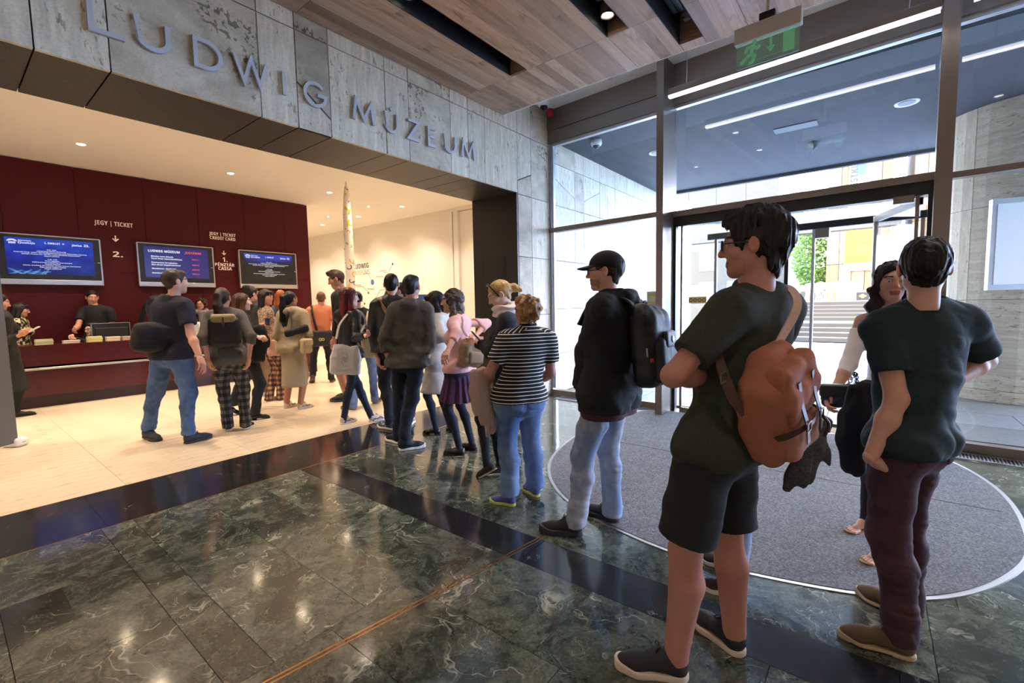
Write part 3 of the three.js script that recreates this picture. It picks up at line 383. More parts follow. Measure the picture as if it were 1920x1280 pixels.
// ---------------------------------------------------------------- oval mat with metal rim, floor grilles
{
  const P = [[6.0, -2.35], [5.2, -2.58], [4.34, -2.57], [3.43, -2.31], [2.86, -1.78], [2.60, -0.95], [2.63, -0.45], [2.90, 0.26], [3.56, 0.70], [4.24, 0.83], [4.97, 0.81], [5.55, 0.62], [5.92, 0.3], [6.02, -0.8]].map(([x, z]) => V(x, 0, z));
  const cv = new THREE.CatmullRomCurve3(P, true, 'centripetal'), o = cv.getPoints(120).slice(0, -1).map((p) => [p.x, p.z]), C = [4.4, -0.86], inn = o.map(([x, z]) => [C[0] + (x - C[0]) * 0.986, C[1] + (z - C[1]) * 0.983]);
  const t = thing('door_mat', 'large oval dark grey carpet mat with a thin metal rim before the glass doors', 'mat'); 
  const flat = (pts, h, hole) => { const g = prism(pts.map(([x, z]) => [x, -z]), h, hole?.map(([x, z]) => [x, -z])); g.rotateX(-Math.PI / 2); return g; };
  const s = new THREE.Shape(inn.map(([x, z]) => new THREE.Vector2(x, -z))), top = uvBox(new THREE.ShapeGeometry(s, 4).rotateX(-Math.PI / 2).translate(0, 0.009, 0), 0.9);
  part('carpet', [top], m.carpet, t); part('carpet_edge', flat(inn, 0.0088), m.carpet, t); part('rim', flat(o, 0.006, inn), m.alu, t);
  part('seam', [bx(4.405, 4.415, 0.009, 0.0105, -2.45, 0.75)], m.grout, t);
}
function grille(z0, z1, d0, d1, lb) { const t = thing('floor_grille', lb, 'grille'); part('frame', [gbox(z0, z1, 0, 0.006, d0, d0 + 0.02), gbox(z0, z1, 0, 0.006, d1 - 0.02, d1), gbox(z0, z0 + 0.02, 0, 0.006, d0, d1), gbox(z1 - 0.02, z1, 0, 0.006, d0, d1)], m.alu, t); part('trough', gbox(z0, z1, 0.0002, 0.001, d0, d1), m.black, t); const sl = []; for (let z = z0 + 0.03; z < z1 - 0.03; z += 0.024) sl.push(gbox(z, z + 0.008, 0.001, 0.006, d0 + 0.02, d1 - 0.02)); stuff(part('slat', sl, m.alu, t)); }
grille(0.3, 1.96, -0.30, -0.08, 'slatted metal floor grille in front of the left glass pane'); grille(4.8, 8, -0.30, -0.08, 'slatted metal floor grille in front of the right glass pane');
// ---------------------------------------------------------------- fittings of the hall ceiling
domeCam('dome_camera', 'white dome security camera in the corner above the stone wall', V(5.86, 4.5, -3.93));
{ const t = thing('alarm_beacon', 'small red alarm beacon beside the corner camera', 'alarm', V(6.10, 4.42, -3.98)); part('base', cyl(0.05, 0.05, 0.05, 0, 0.055, 0), m.plastic, t); part('lens', lathe([[0, -0.07], [0.05, -0.06], [0.06, 0.0], [0.06, 0.03], [0, 0.03]]), M(0xa01018, 0.3), t); }
function sprinkler(lb, x, y, z, s = 1) { const t = thing('sprinkler', lb, 'sprinkler', V(x, y, z)); part('plate', cyl(0.035 * s, 0.04 * s, 0.012, 0, -0.006, 0, 20), m.steel, t); part('stem', cyl(0.010 * s, 0.012 * s, 0.05, 0, -0.03, 0, 12), m.steel, t); part('deflector', [cyl(0.028 * s, 0.028 * s, 0.004, 0, -0.062, 0, 16), tube([V(-0.014, -0.04, 0), V(-0.018, -0.052, 0), V(0, -0.062, 0), V(0.018, -0.052, 0), V(0.014, -0.04, 0)], 0.003, 12, 6)], m.steel, t); }
sprinkler('small chrome sprinkler in the pale ceiling strip left of the glass pillar', 5.78, 4.5, -2.82, 1.3);
sprinkler('small chrome sprinkler in the pale ceiling strip behind the exit sign', 5.95, 4.5, -0.9, 1.3);
sprinkler('chrome sprinkler in the right ceiling slot', 4.80, 4.30, -1.52, 1.2);
{ const t = thing('air_grille', 'black linear air diffuser in the right ceiling slot', 'grille', V(4.45, 4.28, -1.52)); part('frame', rbx(-0.32, 0.26, 0, 0.03, -0.10, 0.10, 0.004), m.dark, t); for (const z of [-0.06, 0, 0.06]) part('blade', bx(-0.3, 0.24, -0.012, 0, z - 0.012, z + 0.012), m.black, t);
  const s = thing('speaker_grille', 'grey perforated metal plate in the middle ceiling slot', 'grille', V(3.95, 4.28, -2.035)); part('plate', rbx(-0.14, 0.12, 0, 0.02, -0.075, 0.075, 0.004), m.alu, s); const h = []; for (let i = 0; i < 12; i++) for (let j = 0; j < 7; j++) h.push(new THREE.CylinderGeometry(0.005, 0.005, 0.002, 6).translate(-0.13 + i * 0.0215, -0.001, -0.06 + j * 0.02)); stuff(part('hole', h, m.black, s)); }
{ // hanging exit sign
  const t = thing('exit_sign', 'hanging clear exit sign with a green running man, arrow and door', 'sign', V(5.1, 3.88, -0.72), TH + 0.02);
  t.position.copy(at(1438, 84, 4.0)); t.rotation.y = -Math.PI / 2 + TH; const rise = 4.5 - t.position.y;
  part('housing', rbx(-0.25, 0.25, 0.07, 0.20, -0.035, 0.035, 0.008), M(0xb9b3ae, 0.5), t); part('bracket', rbx(-0.06, 0.06, 0.20, 0.26, -0.03, 0.03, 0.008), m.black, t); part('rod', cyl(0.012, 0.012, rise - 0.24, 0, 0.24 + (rise - 0.24) / 2, 0), m.steel, t);
  part('plate', rbx(-0.235, 0.235, -0.13, 0.07, -0.006, 0.006, 0.002), M(0xe8fff2, 0.05, { transmission: 0.9, thickness: 0, ior: 1.49 }), t);
  const gm = M(0x86cfa2, 0.4, { emissive: new THREE.Color(0x3f9c68), emissiveIntensity: 0.2 });
  const man = strokes([[[-0.105, 0.035], [-0.12, -0.03], [-0.09, -0.055], [-0.11, -0.10], [-0.14, -0.105]], [[-0.12, -0.03], [-0.16, -0.055], [-0.19, -0.085], [-0.205, -0.085]], [[-0.105, 0.03], [-0.15, 0.025], [-0.165, -0.01]], [[-0.105, 0.03], [-0.075, 0.0], [-0.05, 0.015]]], 0.022, 0.003); man.translate(0, 0, 0.007); part('running_man', man, gm, t); part('head', cyl(0.016, 0.016, 0.003, 0, 0, 0, 16).rotateX(Math.PI / 2).translate(-0.092, 0.056, 0.009), gm, t);
  const ar = mergeGeometries([strokes([[[0.03, 0.05], [0.03, -0.03]]], 0.018, 0.003), prism([[0, -0.02], [0.06, -0.02], [0.03, -0.065]], 0.003)]); ar.translate(0, 0, 0.007); part('arrow', ar, gm, t); part('door_symbol', bx(0.12, 0.20, -0.10, 0.055, 0.007, 0.010), gm, t);
}
// ---------------------------------------------------------------- screens and lettering on the red wall
function screen(x0, x1, y0, y1, lb, draw) {
  const w = x1 - x0, h = y1 - y0, t = thing('wall_screen', lb, 'screen', V((x0 + x1) / 2, (y0 + y1) / 2, -11.6));
  part('casing', rbx(-w / 2, w / 2, -h / 2 + 0.10, h / 2, 0.02, 0.10, 0.012), m.black, t); part('speaker_bar', rbx(-w / 2, w / 2, -h / 2, -h / 2 + 0.095, 0.02, 0.105, 0.01), m.alu, t);
  part('frame', [rbx(-w / 2 - 0.012, -w / 2 + 0.012, -h / 2, h / 2, 0.03, 0.11, 0.004), rbx(w / 2 - 0.012, w / 2 + 0.012, -h / 2, h / 2, 0.03, 0.11, 0.004), rbx(-w / 2, w / 2, h / 2 - 0.012, h / 2 + 0.008, 0.03, 0.11, 0.004)], m.alu, t);
  part('bracket', bx(-0.3, 0.3, -0.25, 0.25, 0, 0.03), m.dark, t);
  const tx = canvasTex(1024, 560, draw), g = new THREE.PlaneGeometry(w - 0.2, (w - 0.2) * 0.555); g.translate(0, h / 2 - 0.06 - (w - 0.2) * 0.2775, 0.1015);
  part('display', g, new THREE.MeshStandardMaterial({ color: 0x050505, roughness: 0.25, emissive: 0xffffff, emissiveMap: tx, emissiveIntensity: 0.95 }), t);
  part('status_light', bx(w / 2 - 0.05, w / 2 - 0.02, -0.01, 0.0, 0.1, 0.1055), m.plastic, t);
}
const logo = (g, x, y, s) => { g.save(); g.translate(x, y); g.scale(s, s); g.strokeStyle = '#fff'; g.fillStyle = '#fff'; g.lineWidth = 7; for (let i = 0; i < 3; i++) { g.beginPath(); g.ellipse(0, 4 - i * 2, 52 - i * 13, 34 - i * 10, 0, Math.PI, 2 * Math.PI); g.stroke(); } for (let i = 0; i < 6; i++) g.fillRect(-36 + i * 13, 8, 8, 30); g.font = 'italic bold 26px serif'; g.textAlign = 'left'; g.fillText('Múzeumok', 62, -8); g.font = 'italic bold 40px serif'; g.fillText('Éjszakája', 58, 30); g.restore(); };
const programme = (fish) => (g, w, h) => {
  const gr = g.createLinearGradient(0, 0, 0, h); if (fish) { gr.addColorStop(0, '#1d3fb4'); gr.addColorStop(0.5, '#0d1f8c'); gr.addColorStop(1, '#0a1a66'); } else { gr.addColorStop(0, '#2338c0'); gr.addColorStop(0.25, '#10164f'); gr.addColorStop(0.4, '#0e0f16'); gr.addColorStop(1, '#0c0c10'); } g.fillStyle = gr; g.fillRect(0, 0, w, h);
  for (let i = 0; i < 22; i++) { const r = g.createRadialGradient((i * 379) % w, (i * 97) % (fish ? h : 150), 4, (i * 379) % w, (i * 97) % (fish ? h : 150), 120); r.addColorStop(0, 'rgba(70,120,255,0.22)'); r.addColorStop(1, 'rgba(30,60,200,0)'); g.fillStyle = r; g.fillRect(0, 0, w, h); }
  if (fish) { g.fillStyle = 'rgba(120,190,230,0.5)'; for (let i = 0; i < 16; i++) { g.beginPath(); g.ellipse(60 + (i * 53) % 420, 500 + (i * 29) % 60, 60, 12, 0.5 - i * 0.1, 0, 6.3); g.fill(); } }
  logo(g, 80, 60, 1.0); g.fillStyle = '#fff'; g.textAlign = 'center'; g.font = 'bold 40px sans-serif'; g.fillText('I. EMELET', 530, 76); if (fish) { g.beginPath(); g.moveTo(650, 48); g.lineTo(676, 60); g.lineTo(650, 72); g.fill(); } g.textAlign = 'right'; g.font = 'bold 42px sans-serif'; g.fillText('június', 886, 84); g.font = 'bold 52px sans-serif'; g.fillText('23.', 980, 84);
  g.textAlign = 'center'; g.font = 'bold 19px sans-serif'; ['10.00 - 23.00', 'Ludwig Lounge kiállítás 100/10 az 520', 'Kirapcsolás György - Somló T. Dóra előadóművész kiemelte László fűtésveszélyes hagyomány', 'beszélget a fénykép mint - fotó Péter curator Nők/Alkotó dizájnkonzultáns', 'Helyszín: kiállítótér', '', '21.00 - 23.00', 'Cicarsi vagyzatlan -', 'Kollokvia Eleonóra és Daniel Roy András Madridból', 'Resztelen Vark Emil', 'Gajcsaba, Artq Abacos, Ginz Erdewbeit, Mircham Stammer, Aaron Johnson', 'Mágor Gyalom, Cselgett Tamámal', 'Helyszín: előadóterem'].forEach((s, i) => g.fillText(s, 512, 176 + i * 25));
};
screen(0.75, 2.065, 2.0, 2.86, 'large screen with a deep blue evening programme, leftmost of the three wall screens', programme(true));
screen(2.625, 3.95, 2.0, 2.87, 'middle wall screen showing the violet ticket price list', (g, w, h) => { g.fillStyle = '#2a2470'; g.fillRect(0, 0, w, h); g.textAlign = 'left'; g.fillStyle = '#fff'; g.font = 'bold 58px sans-serif'; g.fillText('LUDWIG MÚZEUM', 60, 100); g.fillStyle = '#ff5a50'; g.fillText('JEGYÁRAK', 640, 100); g.font = 'bold 36px sans-serif'; g.fillStyle = '#fff'; [['Minden nem létezik', 190], ['Türel Péter életműkiállítása', 230], ['Permanens forradalom.', 300], ['Mai ukrán képzőművészet', 340], ['Westkunst • Ostkunst', 410], ['Kombinált', 490]].forEach(([s, y]) => g.fillText(s, 100, y)); g.fillStyle = '#ff5a50'; [['1600 Ft', 215], ['1600 Ft', 320], ['1600 Ft', 410], ['2400 Ft', 490]].forEach(([s, y]) => g.fillText(s, 740, y)); });
screen(4.485, 5.805, 2.0, 2.87, 'dark screen with white programme lines, rightmost of the three wall screens', programme(false));
function wallText(lb, lines) { const t = thing('wall_lettering', lb, 'lettering', V(0, 0, -11.6)); for (const [s, x, y, size, w] of lines) { const g = text(s, size, 0.004); g.computeBoundingBox(); const k = w / (g.boundingBox.max.x - g.boundingBox.min.x); g.scale(k, 1, 1); g.translate(x, y, 0.0005); part('line', g, m.sign, t); } return t; }
const downArrow = (x, y, s) => { const g = mergeGeometries([strokes([[[0, 1], [0, 0.12]], [[-0.42, 0.45], [0, 0.0], [0.42, 0.45]]], 0.2, 0.03)]); g.scale(s, s, 0.13); g.translate(x, y, 0.001); return g; };
part('arrow', downArrow(2.325, 2.87, 0.105), m.sign, wallText('white ticket lettering with an arrow and the number two on the red wall', [['JEGY | TICKET', 2.32, 3.16, 0.08, 0.58], ['2.', 2.34, 2.565, 0.105, 0.155]]));
part('arrow', downArrow(4.21, 2.745, 0.09), m.sign, wallText('white ticket and credit card lettering with an arrow and the number one', [['JEGY | TICKET', 4.21, 3.165, 0.068, 0.54], ['CREDIT CARD', 4.21, 3.075, 0.068, 0.52], ['1.', 4.225, 2.585, 0.105, 0.10], ['PÉNZTÁR', 4.215, 2.485, 0.07, 0.40], ['CASSA', 4.215, 2.40, 0.07, 0.28]]));
{ // museum family tree on the white wall
  const t = thing('wall_diagram', 'fine black diagram of museum names and lines on the white wall', 'diagram', V(9.099, 0, 0)), ink = M(0x2b2b2e, 0.8), grey = M(0x8d8a86, 0.8);
  const put = (s, z, y, size, mat, n, al = 0.5) => { const g = text(s, size, 0.003, mat === ink ? font : fontThin, al); g.rotateY(-Math.PI / 2); g.translate(-0.0005, y, z); part(n, g, mat, t); };
  put('LUDWIG', -13.6, 2.81, 0.16, ink, 'title'); put('MUSEUMS', -13.6, 2.60, 0.15, grey, 'title');
  const node = (z, y, lz, ly, name, r = 0.035) => { part('dot', cyl(r, r, 0.004, 0, 0, 0, 14).rotateZ(Math.PI / 2).translate(-0.002, y, z), r > 0.05 ? M(0x3d56a0, 0.6) : ink, t); const g = strokes([[[z, y], [z + (lz - z) * 0.45, ly], [lz, ly]]], 0.012, 0.002); g.rotateY(-Math.PI / 2); part('line', g, ink, t); put(name, lz, ly + 0.03, 0.055, grey, 'caption'); };
  node(-13.0, 2.32, -13.5, 2.62, '', 0.09); node(-11.9, 2.84, -12.4, 2.6, 'BUDAPEST'); node(-13.25, 1.98, -13.9, 2.2, 'OBERHAUSEN'); node(-12.9, 1.76, -12.2, 2.05, 'KOBLENZ'); node(-13.5, 1.62, -14.2, 1.85, 'AACHEN'); node(-12.75, 1.52, -12.1, 1.8, 'BEIJING'); node(-13.3, 1.4, -14.0, 1.55, 'BASEL'); node(-12.7, 1.36, -12.0, 1.5, 'KÖLN');
  for (let k = 0; k < 5; k++) { put(['1977 Köln', '1991 Aachen', '1989 Budapest', '1996 Beijing', '1992 Koblenz'][k], [-14.2, -12.6, -14.3, -12.2, -13.1][k], [2.3, 2.46, 1.72, 2.18, 2.08][k], 0.05, grey, 'caption'); }
}
{ // tall slim painted totem below the foyer ceiling
  const t = thing('totem', 'tall slim pointed white totem covered in small coloured drawings', 'sculpture', V(5.50, 0, -8.63));
  const tx = canvasTex(128, 1024, (g, w, h) => { g.fillStyle = '#eae4d8'; g.fillRect(0, 0, w, h); for (let i = 0; i < 80; i++) { g.fillStyle = g.strokeStyle = ['#d9c23a', '#3b3a3c', '#e08a2e', '#86a545', '#3b3a3c', '#6c6a6a'][i % 6]; g.lineWidth = 4; const x = (i * 53) % w, y = (i * 131) % h; g.beginPath(); if (i % 3) { g.arc(x, y, 5 + i % 13, i, i + 4); g.stroke(); } else { g.ellipse(x, y, 6, 14 + i % 22, i, 0, 6.3); g.fill(); } } });
  const g = lathe([[0.10, 0.05], [0.105, 0.06], [0.105, 2.9], [0.09, 3.5], [0.05, 3.92], [0, 4.1]], 0, 0, 0, 20); g.scale(0.9, 1, 0.9); const p = g.attributes.position, uv = g.attributes.uv; for (let i = 0; i < uv.count; i++) uv.setXY(i, Math.atan2(p.getZ(i), p.getX(i)) / 6.283 + 0.5, p.getY(i) / 4.1);
  part('shaft', g, M(0xffffff, 0.6, { map: tx }), t); part('foot', cyl(0.2, 0.22, 0.05, 0, 0.025, 0), m.plastic, t);
}
// ---------------------------------------------------------------- things on the counter
const brochure = (x, y, z, w, h, n, mat, lb, d = 0.11) => { const t = thing('brochure_stack', lb, 'brochures', V(x, y, z), 0.05); for (let i = 0; i < n; i++) part('sheaf', rbx(-w / 2 + (i % 2) * 0.004, w / 2 + (i % 3) * 0.003, i * h / n, (i + 0.92) * h / n, -d / 2, d / 2 - (i % 2) * 0.004, 0.002, 1), mat, t); return t; };
const yy = 0.995, pz = -10.42;
brochure(1.08, yy, pz + 0.03, 0.20, 0.09, 4, M(0xb9c29a, 0.8), 'pale green stack of brochures at the left end of the counter');
brochure(1.40, yy, pz, 0.20, 0.05, 3, M(0xd9cfc4, 0.8), 'low whitish stack of brochures, second along the counter');
brochure(1.69, yy, pz, 0.19, 0.095, 4, M(0xd6d690, 0.8), 'yellow green stack of brochures before the pointing hand');
brochure(1.93, yy, pz, 0.18, 0.075, 3, M(0xe8ddc8, 0.8), 'cream stack of brochures in front of the monitor');
brochure(2.17, yy, pz, 0.24, 0.07, 3, M(0xbfa79c, 0.8), 'brownish stack of leaflets before the monitor base');
brochure(2.40, yy, pz, 0.20, 0.14, 5, M(0xe6d8ba, 0.8), 'tall cream stack of brochures beside the monitor');
brochure(2.60, yy, pz, 0.18, 0.11, 4, M(0xe9dfcf, 0.8), 'cream brochure stack behind the walking man');
brochure(4.75, yy, pz, 0.22, 0.06, 3, M(0xe9dfcf, 0.8), 'white brochure stack near the right end of the counter');
{ const t = thing('monitor', 'black computer monitor seen from behind on the counter', 'monitor', V(1.99, 0.75, -10.80), 0.06); part('casing', rbx(-0.27, 0.27, 0.20, 0.55, -0.02, 0.025, 0.012), m.black, t); part('back', rbx(-0.23, 0.23, 0.2, 0.47, 0.02, 0.05, 0.015), m.dark, t); part('bezel', [bx(-0.272, -0.264, 0.2, 0.552, -0.02, 0.028), bx(0.264, 0.272, 0.2, 0.552, -0.02, 0.028), bx(-0.272, 0.272, 0.546, 0.554, -0.02, 0.028)], m.alu, t); part('stand', [rbx(-0.03, 0.03, 0.02, 0.3, -0.05, -0.01, 0.005), rbx(-0.12, 0.12, 0, 0.02, -0.12, 0.06, 0.008)], m.dark, t);
  const p = thing('printer', 'dark ticket printer with pale socket panel beside the monitor', 'printer', V(2.72, 0.75, -10.93), -0.05); part('body', rbx(-0.2, 0.2, 0, 0.42, -0.18, 0.16, 0.02), m.dark, p); part('panel', rbx(-0.19, 0.19, 0.08, 0.37, 0.155, 0.17, 0.005), m.plastic, p); part('socket', [cyl(0.03, 0.03, 0.02, 0, 0, 0, 16).rotateX(Math.PI / 2).translate(-0.08, 0.26, 0.175), cyl(0.03, 0.03, 0.02, 0, 0, 0, 16).rotateX(Math.PI / 2).translate(0.06, 0.26, 0.175)], m.black, p); part('cable', tube([V(-0.08, 0.26, 0.18), V(-0.1, 0.15, 0.2), V(-0.08, 0.06, 0.18)], 0.012, 10, 6), m.black, p); part('lid', rbx(-0.17, 0.12, 0.42, 0.445, -0.15, 0.1, 0.008), m.dark, p);
  const s = thing('sign_holder', 'upright acrylic leaflet holder on the counter behind the walking man', 'holder', V(3.22, yy, -10.5)); part('sheet', rbx(-0.09, 0.09, 0, 0.28, -0.012, 0.0, 0.003).rotateX(-0.2), M(0xf1efe9, 0.5), s); part('picture', bx(-0.07, 0.07, 0.05, 0.24, 0, 0.004).rotateX(-0.2), M(0x9aa6a8, 0.5), s); part('foot', rbx(-0.09, 0.09, 0, 0.012, -0.07, 0.03, 0.003), m.alu, s);
  const b = thing('price_board', 'blue sign board with white capitals standing behind the queue', 'sign', V(6.9, 0, -7.6), -0.85); part('board', rbx(-0.35, 0.35, 0.9, 1.75, -0.02, 0.02, 0.005), M(0x24498a, 0.5), b); for (const [s, y] of [['PROGRAM', 1.52], ['MÚZEUM', 1.26]]) { const g = text(s, 0.11, 0.004); g.translate(0, y, 0.021); part('lettering', g, m.sign, b); } part('post', cyl(0.03, 0.03, 0.9, 0, 0.45, -0.01), m.alu, b); part('foot', cyl(0.22, 0.24, 0.03, 0, 0.015, 0), m.alu, b); }
{ // grey panel on a small white foot at the left edge of the photograph
  const t = thing('display_stand', 'tall grey display panel on a white plastic foot at the left edge', 'stand', V(0.49, 0, -7.52), 0.70); part('panel', rbx(-0.75, 0.0, 0.05, 1.95, -0.018, 0.018, 0.006), M(0x55585d, 0.55), t); part('foot', rbx(-0.05, 0.09, 0.0, 0.10, -0.14, 0.06, 0.035, 4), m.plastic, t); part('foot_label', bx(0.0, 0.04, 0.045, 0.055, 0.06, 0.0605), m.alu, t); }
{ // notices on the glass
  const t = thing('notice', 'pale green printed notice stuck on the left glass pane', 'notice'); part('sheet', gbox(1.70, 1.885, 1.32, 1.63, -0.014, -0.011), M(0xd4dcc0, 0.7), t); part('band', [gbox(1.72, 1.865, 1.46, 1.49, -0.0155, -0.0145), gbox(1.72, 1.865, 1.565, 1.585, -0.0155, -0.0145)], M(0xc9c46a, 0.7), t); part('text_line', [0, 1, 2, 3, 4].map((k) => gbox(1.73, 1.85 - k * 0.01, 1.35 + k * 0.02, 1.356 + k * 0.02, -0.0155, -0.0145)), M(0x6c7560, 0.7), t);
  const s = thing('door_sticker', 'yellow strip of small warning pictograms on the glass door', 'sticker'); part('strip', gbox(2.27, 2.5, 1.45, 1.54, 0.006, 0.009), M(0xe6dc9a, 0.6), s); part('pictogram', [0, 1, 2, 3].map((k) => { const g = new THREE.TorusGeometry(0.02, 0.004, 6, 16).rotateY(Math.PI / 2); g.translate(0.004, 1.495, 2.30 + k * 0.056); g.rotateY(TH); g.translate(6.28, 0, -4.16); return uvBox(g); }), m.black, s);
}
// ---------------------------------------------------------------- smooth solids: distance fields meshed by surface nets
const n3h = (x, y, z) => { let h = Math.imul(x, 374761393) ^ Math.imul(y, 668265263) ^ Math.imul(z, 2147483647 - 58231); h = Math.imul(h ^ (h >>> 13), 1274126177); return ((h ^ (h >>> 16)) >>> 0) / 4294967296; };
function noise3(x, y, z) { const ix = Math.floor(x), iy = Math.floor(y), iz = Math.floor(z); let fx = x - ix, fy = y - iy, fz = z - iz; fx = fx * fx * (3 - 2 * fx); fy = fy * fy * (3 - 2 * fy); fz = fz * fz * (3 - 2 * fz);
  const a = mixn(mixn(n3h(ix, iy, iz), n3h(ix + 1, iy, iz), fx), mixn(n3h(ix, iy + 1, iz), n3h(ix + 1, iy + 1, iz), fx), fy), b = mixn(mixn(n3h(ix, iy, iz + 1), n3h(ix + 1, iy, iz + 1), fx), mixn(n3h(ix, iy + 1, iz + 1), n3h(ix + 1, iy + 1, iz + 1), fx), fy); return mixn(a, b, fz) - 0.5; }
const smin = (a, b, k) => { const h = Math.max(k - Math.abs(a - b), 0) / k; return Math.min(a, b) - h * h * k * 0.25; }, smax = (a, b, k) => -smin(-a, -b, k);
function bone(a, b, ra, rb = ra, flat = null, kf = 1) { const d = b.clone().sub(a); return { a, d, l2: Math.max(1e-9, d.lengthSq()), ra, rb, f: flat, q: kf * kf - 1, R: Math.max(ra, rb) }; }
function bd(o, x, y, z) { let px = x - o.a.x, py = y - o.a.y, pz = z - o.a.z; const t = clamp((px * o.d.x + py * o.d.y + pz * o.d.z) / o.l2); px -= o.d.x * t; py -= o.d.y * t; pz -= o.d.z * t; let q = px * px + py * py + pz * pz; if (o.f) { const w = px * o.f.x + py * o.f.y + pz * o.f.z; q += o.q * w * w; } return Math.sqrt(q) - (o.ra + (o.rb - o.ra) * t); }
const ell = (c, r) => ({ c, r }); const ed = (o, x, y, z) => { const a = (x - o.c.x) / o.r.x, b = (y - o.c.y) / o.r.y, c = (z - o.c.z) / o.r.z, k0 = Math.sqrt(a * a + b * b + c * c), k1 = Math.sqrt((a / o.r.x) ** 2 + (b / o.r.y) ** 2 + (c / o.r.z) ** 2); return k1 < 1e-9 ? -Math.min(o.r.x, o.r.y, o.r.z) : k0 * (k0 - 1) / k1; };
const rb = (c, h, r) => ({ bc: c, h: h.clone().subScalar(r), r0: r }), rd = (o, x, y, z) => { const a = Math.abs(x - o.bc.x) - o.h.x, b = Math.abs(y - o.bc.y) - o.h.y, c = Math.abs(z - o.bc.z) - o.h.z; return Math.hypot(Math.max(a, 0), Math.max(b, 0), Math.max(c, 0)) + Math.min(0, Math.max(a, b, c)) - o.r0; };
const pd = (o, x, y, z) => o.bc ? rd(o, x, y, z) : o.c ? ed(o, x, y, z) : bd(o, x, y, z);
const un = (list, k) => (x, y, z) => { let d = pd(list[0], x, y, z); for (let i = 1; i < list.length; i++) d = smin(d, pd(list[i], x, y, z), k); return d; };
function bounds(list, pad = 0.03) { const lo = V(1e9, 1e9, 1e9), hi = V(-1e9, -1e9, -1e9); for (const o of list) { if (o.bc) { lo.min(o.bc.clone().sub(o.h).subScalar(o.r0)); hi.max(o.bc.clone().add(o.h).addScalar(o.r0)); } else if (o.c) { lo.min(o.c.clone().sub(o.r)); hi.max(o.c.clone().add(o.r)); } else for (const p of [o.a, o.a.clone().add(o.d)]) { lo.min(p.clone().subScalar(o.R)); hi.max(p.clone().addScalar(o.R)); } } return [lo.subScalar(pad), hi.addScalar(pad)]; }
function nets(field, [lo, hi], cell, color) {
  const B = 5, nx = Math.ceil((hi.x - lo.x) / cell / B) * B + 1, ny = Math.ceil((hi.y - lo.y) / cell / B) * B + 1, nz = Math.ceil((hi.z - lo.z) / cell / B) * B + 1, F = new Float32Array(nx * ny * nz).fill(1), sx = 1, sy = nx, sz = nx * ny, lim = cell * B * 1.75;
  for (let bz = 0; bz < nz; bz += B) for (let by = 0; by < ny; by += B) for (let bxx = 0; bxx < nx; bxx += B) {
    const d = field(lo.x + (bxx + B / 2) * cell, lo.y + (by + B / 2) * cell, lo.z + (bz + B / 2) * cell), far = Math.abs(d) > lim;
    for (let k = bz; k < Math.min(nz, bz + B); k++) for (let j = by; j < Math.min(ny, by + B); j++) for (let i = bxx; i < Math.min(nx, bxx + B); i++) F[i + j * sy + k * sz] = far ? d : field(lo.x + i * cell, lo.y + j * cell, lo.z + k * cell);
  }
  const id = new Int32Array(nx * ny * nz).fill(-1), pos = [], idx = [];
  for (let k = 0; k < nz - 1; k++) for (let j = 0; j < ny - 1; j++) for (let i = 0; i < nx - 1; i++) {
    const o = i + j * sy + k * sz; let s = 0; const c = [F[o], F[o + 1], F[o + sy], F[o + sy + 1], F[o + sz], F[o + sz + 1], F[o + sz + sy], F[o + sz + sy + 1]];
    for (let q = 0; q < 8; q++) if (c[q] < 0) s++; if (s === 0 || s === 8) continue;
    let x = 0, y = 0, z = 0, n = 0;
    for (let q = 0; q < 8; q++) for (const b of [1, 2, 4]) if (!(q & b)) { const a = c[q], e = c[q | b]; if ((a < 0) !== (e < 0)) { const t = a / (a - e); x += (q & 1) + (b === 1 ? t : 0); y += ((q >> 1) & 1) + (b === 2 ? t : 0); z += (q >> 2) + (b === 4 ? t : 0); n++; } }
    id[o] = pos.length / 3; pos.push(lo.x + (i + x / n) * cell, lo.y + (j + y / n) * cell, lo.z + (k + z / n) * cell);
  }
  const quad = (a, b, c, d, f) => { if (a < 0 || b < 0 || c < 0 || d < 0) return; if (f) idx.push(a, b, c, a, c, d); else idx.push(a, c, b, a, d, c); };
  for (let k = 1; k < nz - 1; k++) for (let j = 1; j < ny - 1; j++) for (let i = 1; i < nx - 1; i++) {
    const o = i + j * sy + k * sz, a = F[o] < 0;
    if (a !== F[o + 1] < 0) quad(id[o - sy - sz], id[o - sz], id[o], id[o - sy], a);
    if (a !== F[o + sy] < 0) quad(id[o - 1 - sz], id[o - 1], id[o], id[o - sz], a);
    if (a !== F[o + sz] < 0) quad(id[o - 1 - sy], id[o - sy], id[o], id[o - 1], a);
  }
  const g = new THREE.BufferGeometry(); g.setAttribute('position', new THREE.Float32BufferAttribute(pos, 3)); g.setIndex(idx); g.computeVertexNormals();
  if (color) { const col = new Float32Array(pos.length); for (let i = 0; i < pos.length; i += 3) { const c = color(pos[i], pos[i + 1], pos[i + 2]); col[i] = c[0]; col[i + 1] = c[1]; col[i + 2] = c[2]; } g.setAttribute('color', new THREE.BufferAttribute(col, 3)); }
  g.setAttribute('uv', new THREE.BufferAttribute(new Float32Array(pos.length / 3 * 2), 2));
  return g;
}
const lin = (hex) => { const c = new THREE.Color(hex); return [c.r, c.g, c.b]; };
const VC = (rough = 0.6, o = {}) => M(0xffffff, rough, { vertexColors: true, ...o });
const skinMat = VC(0.52, { sheen: 0.15, sheenRoughness: 0.5 });
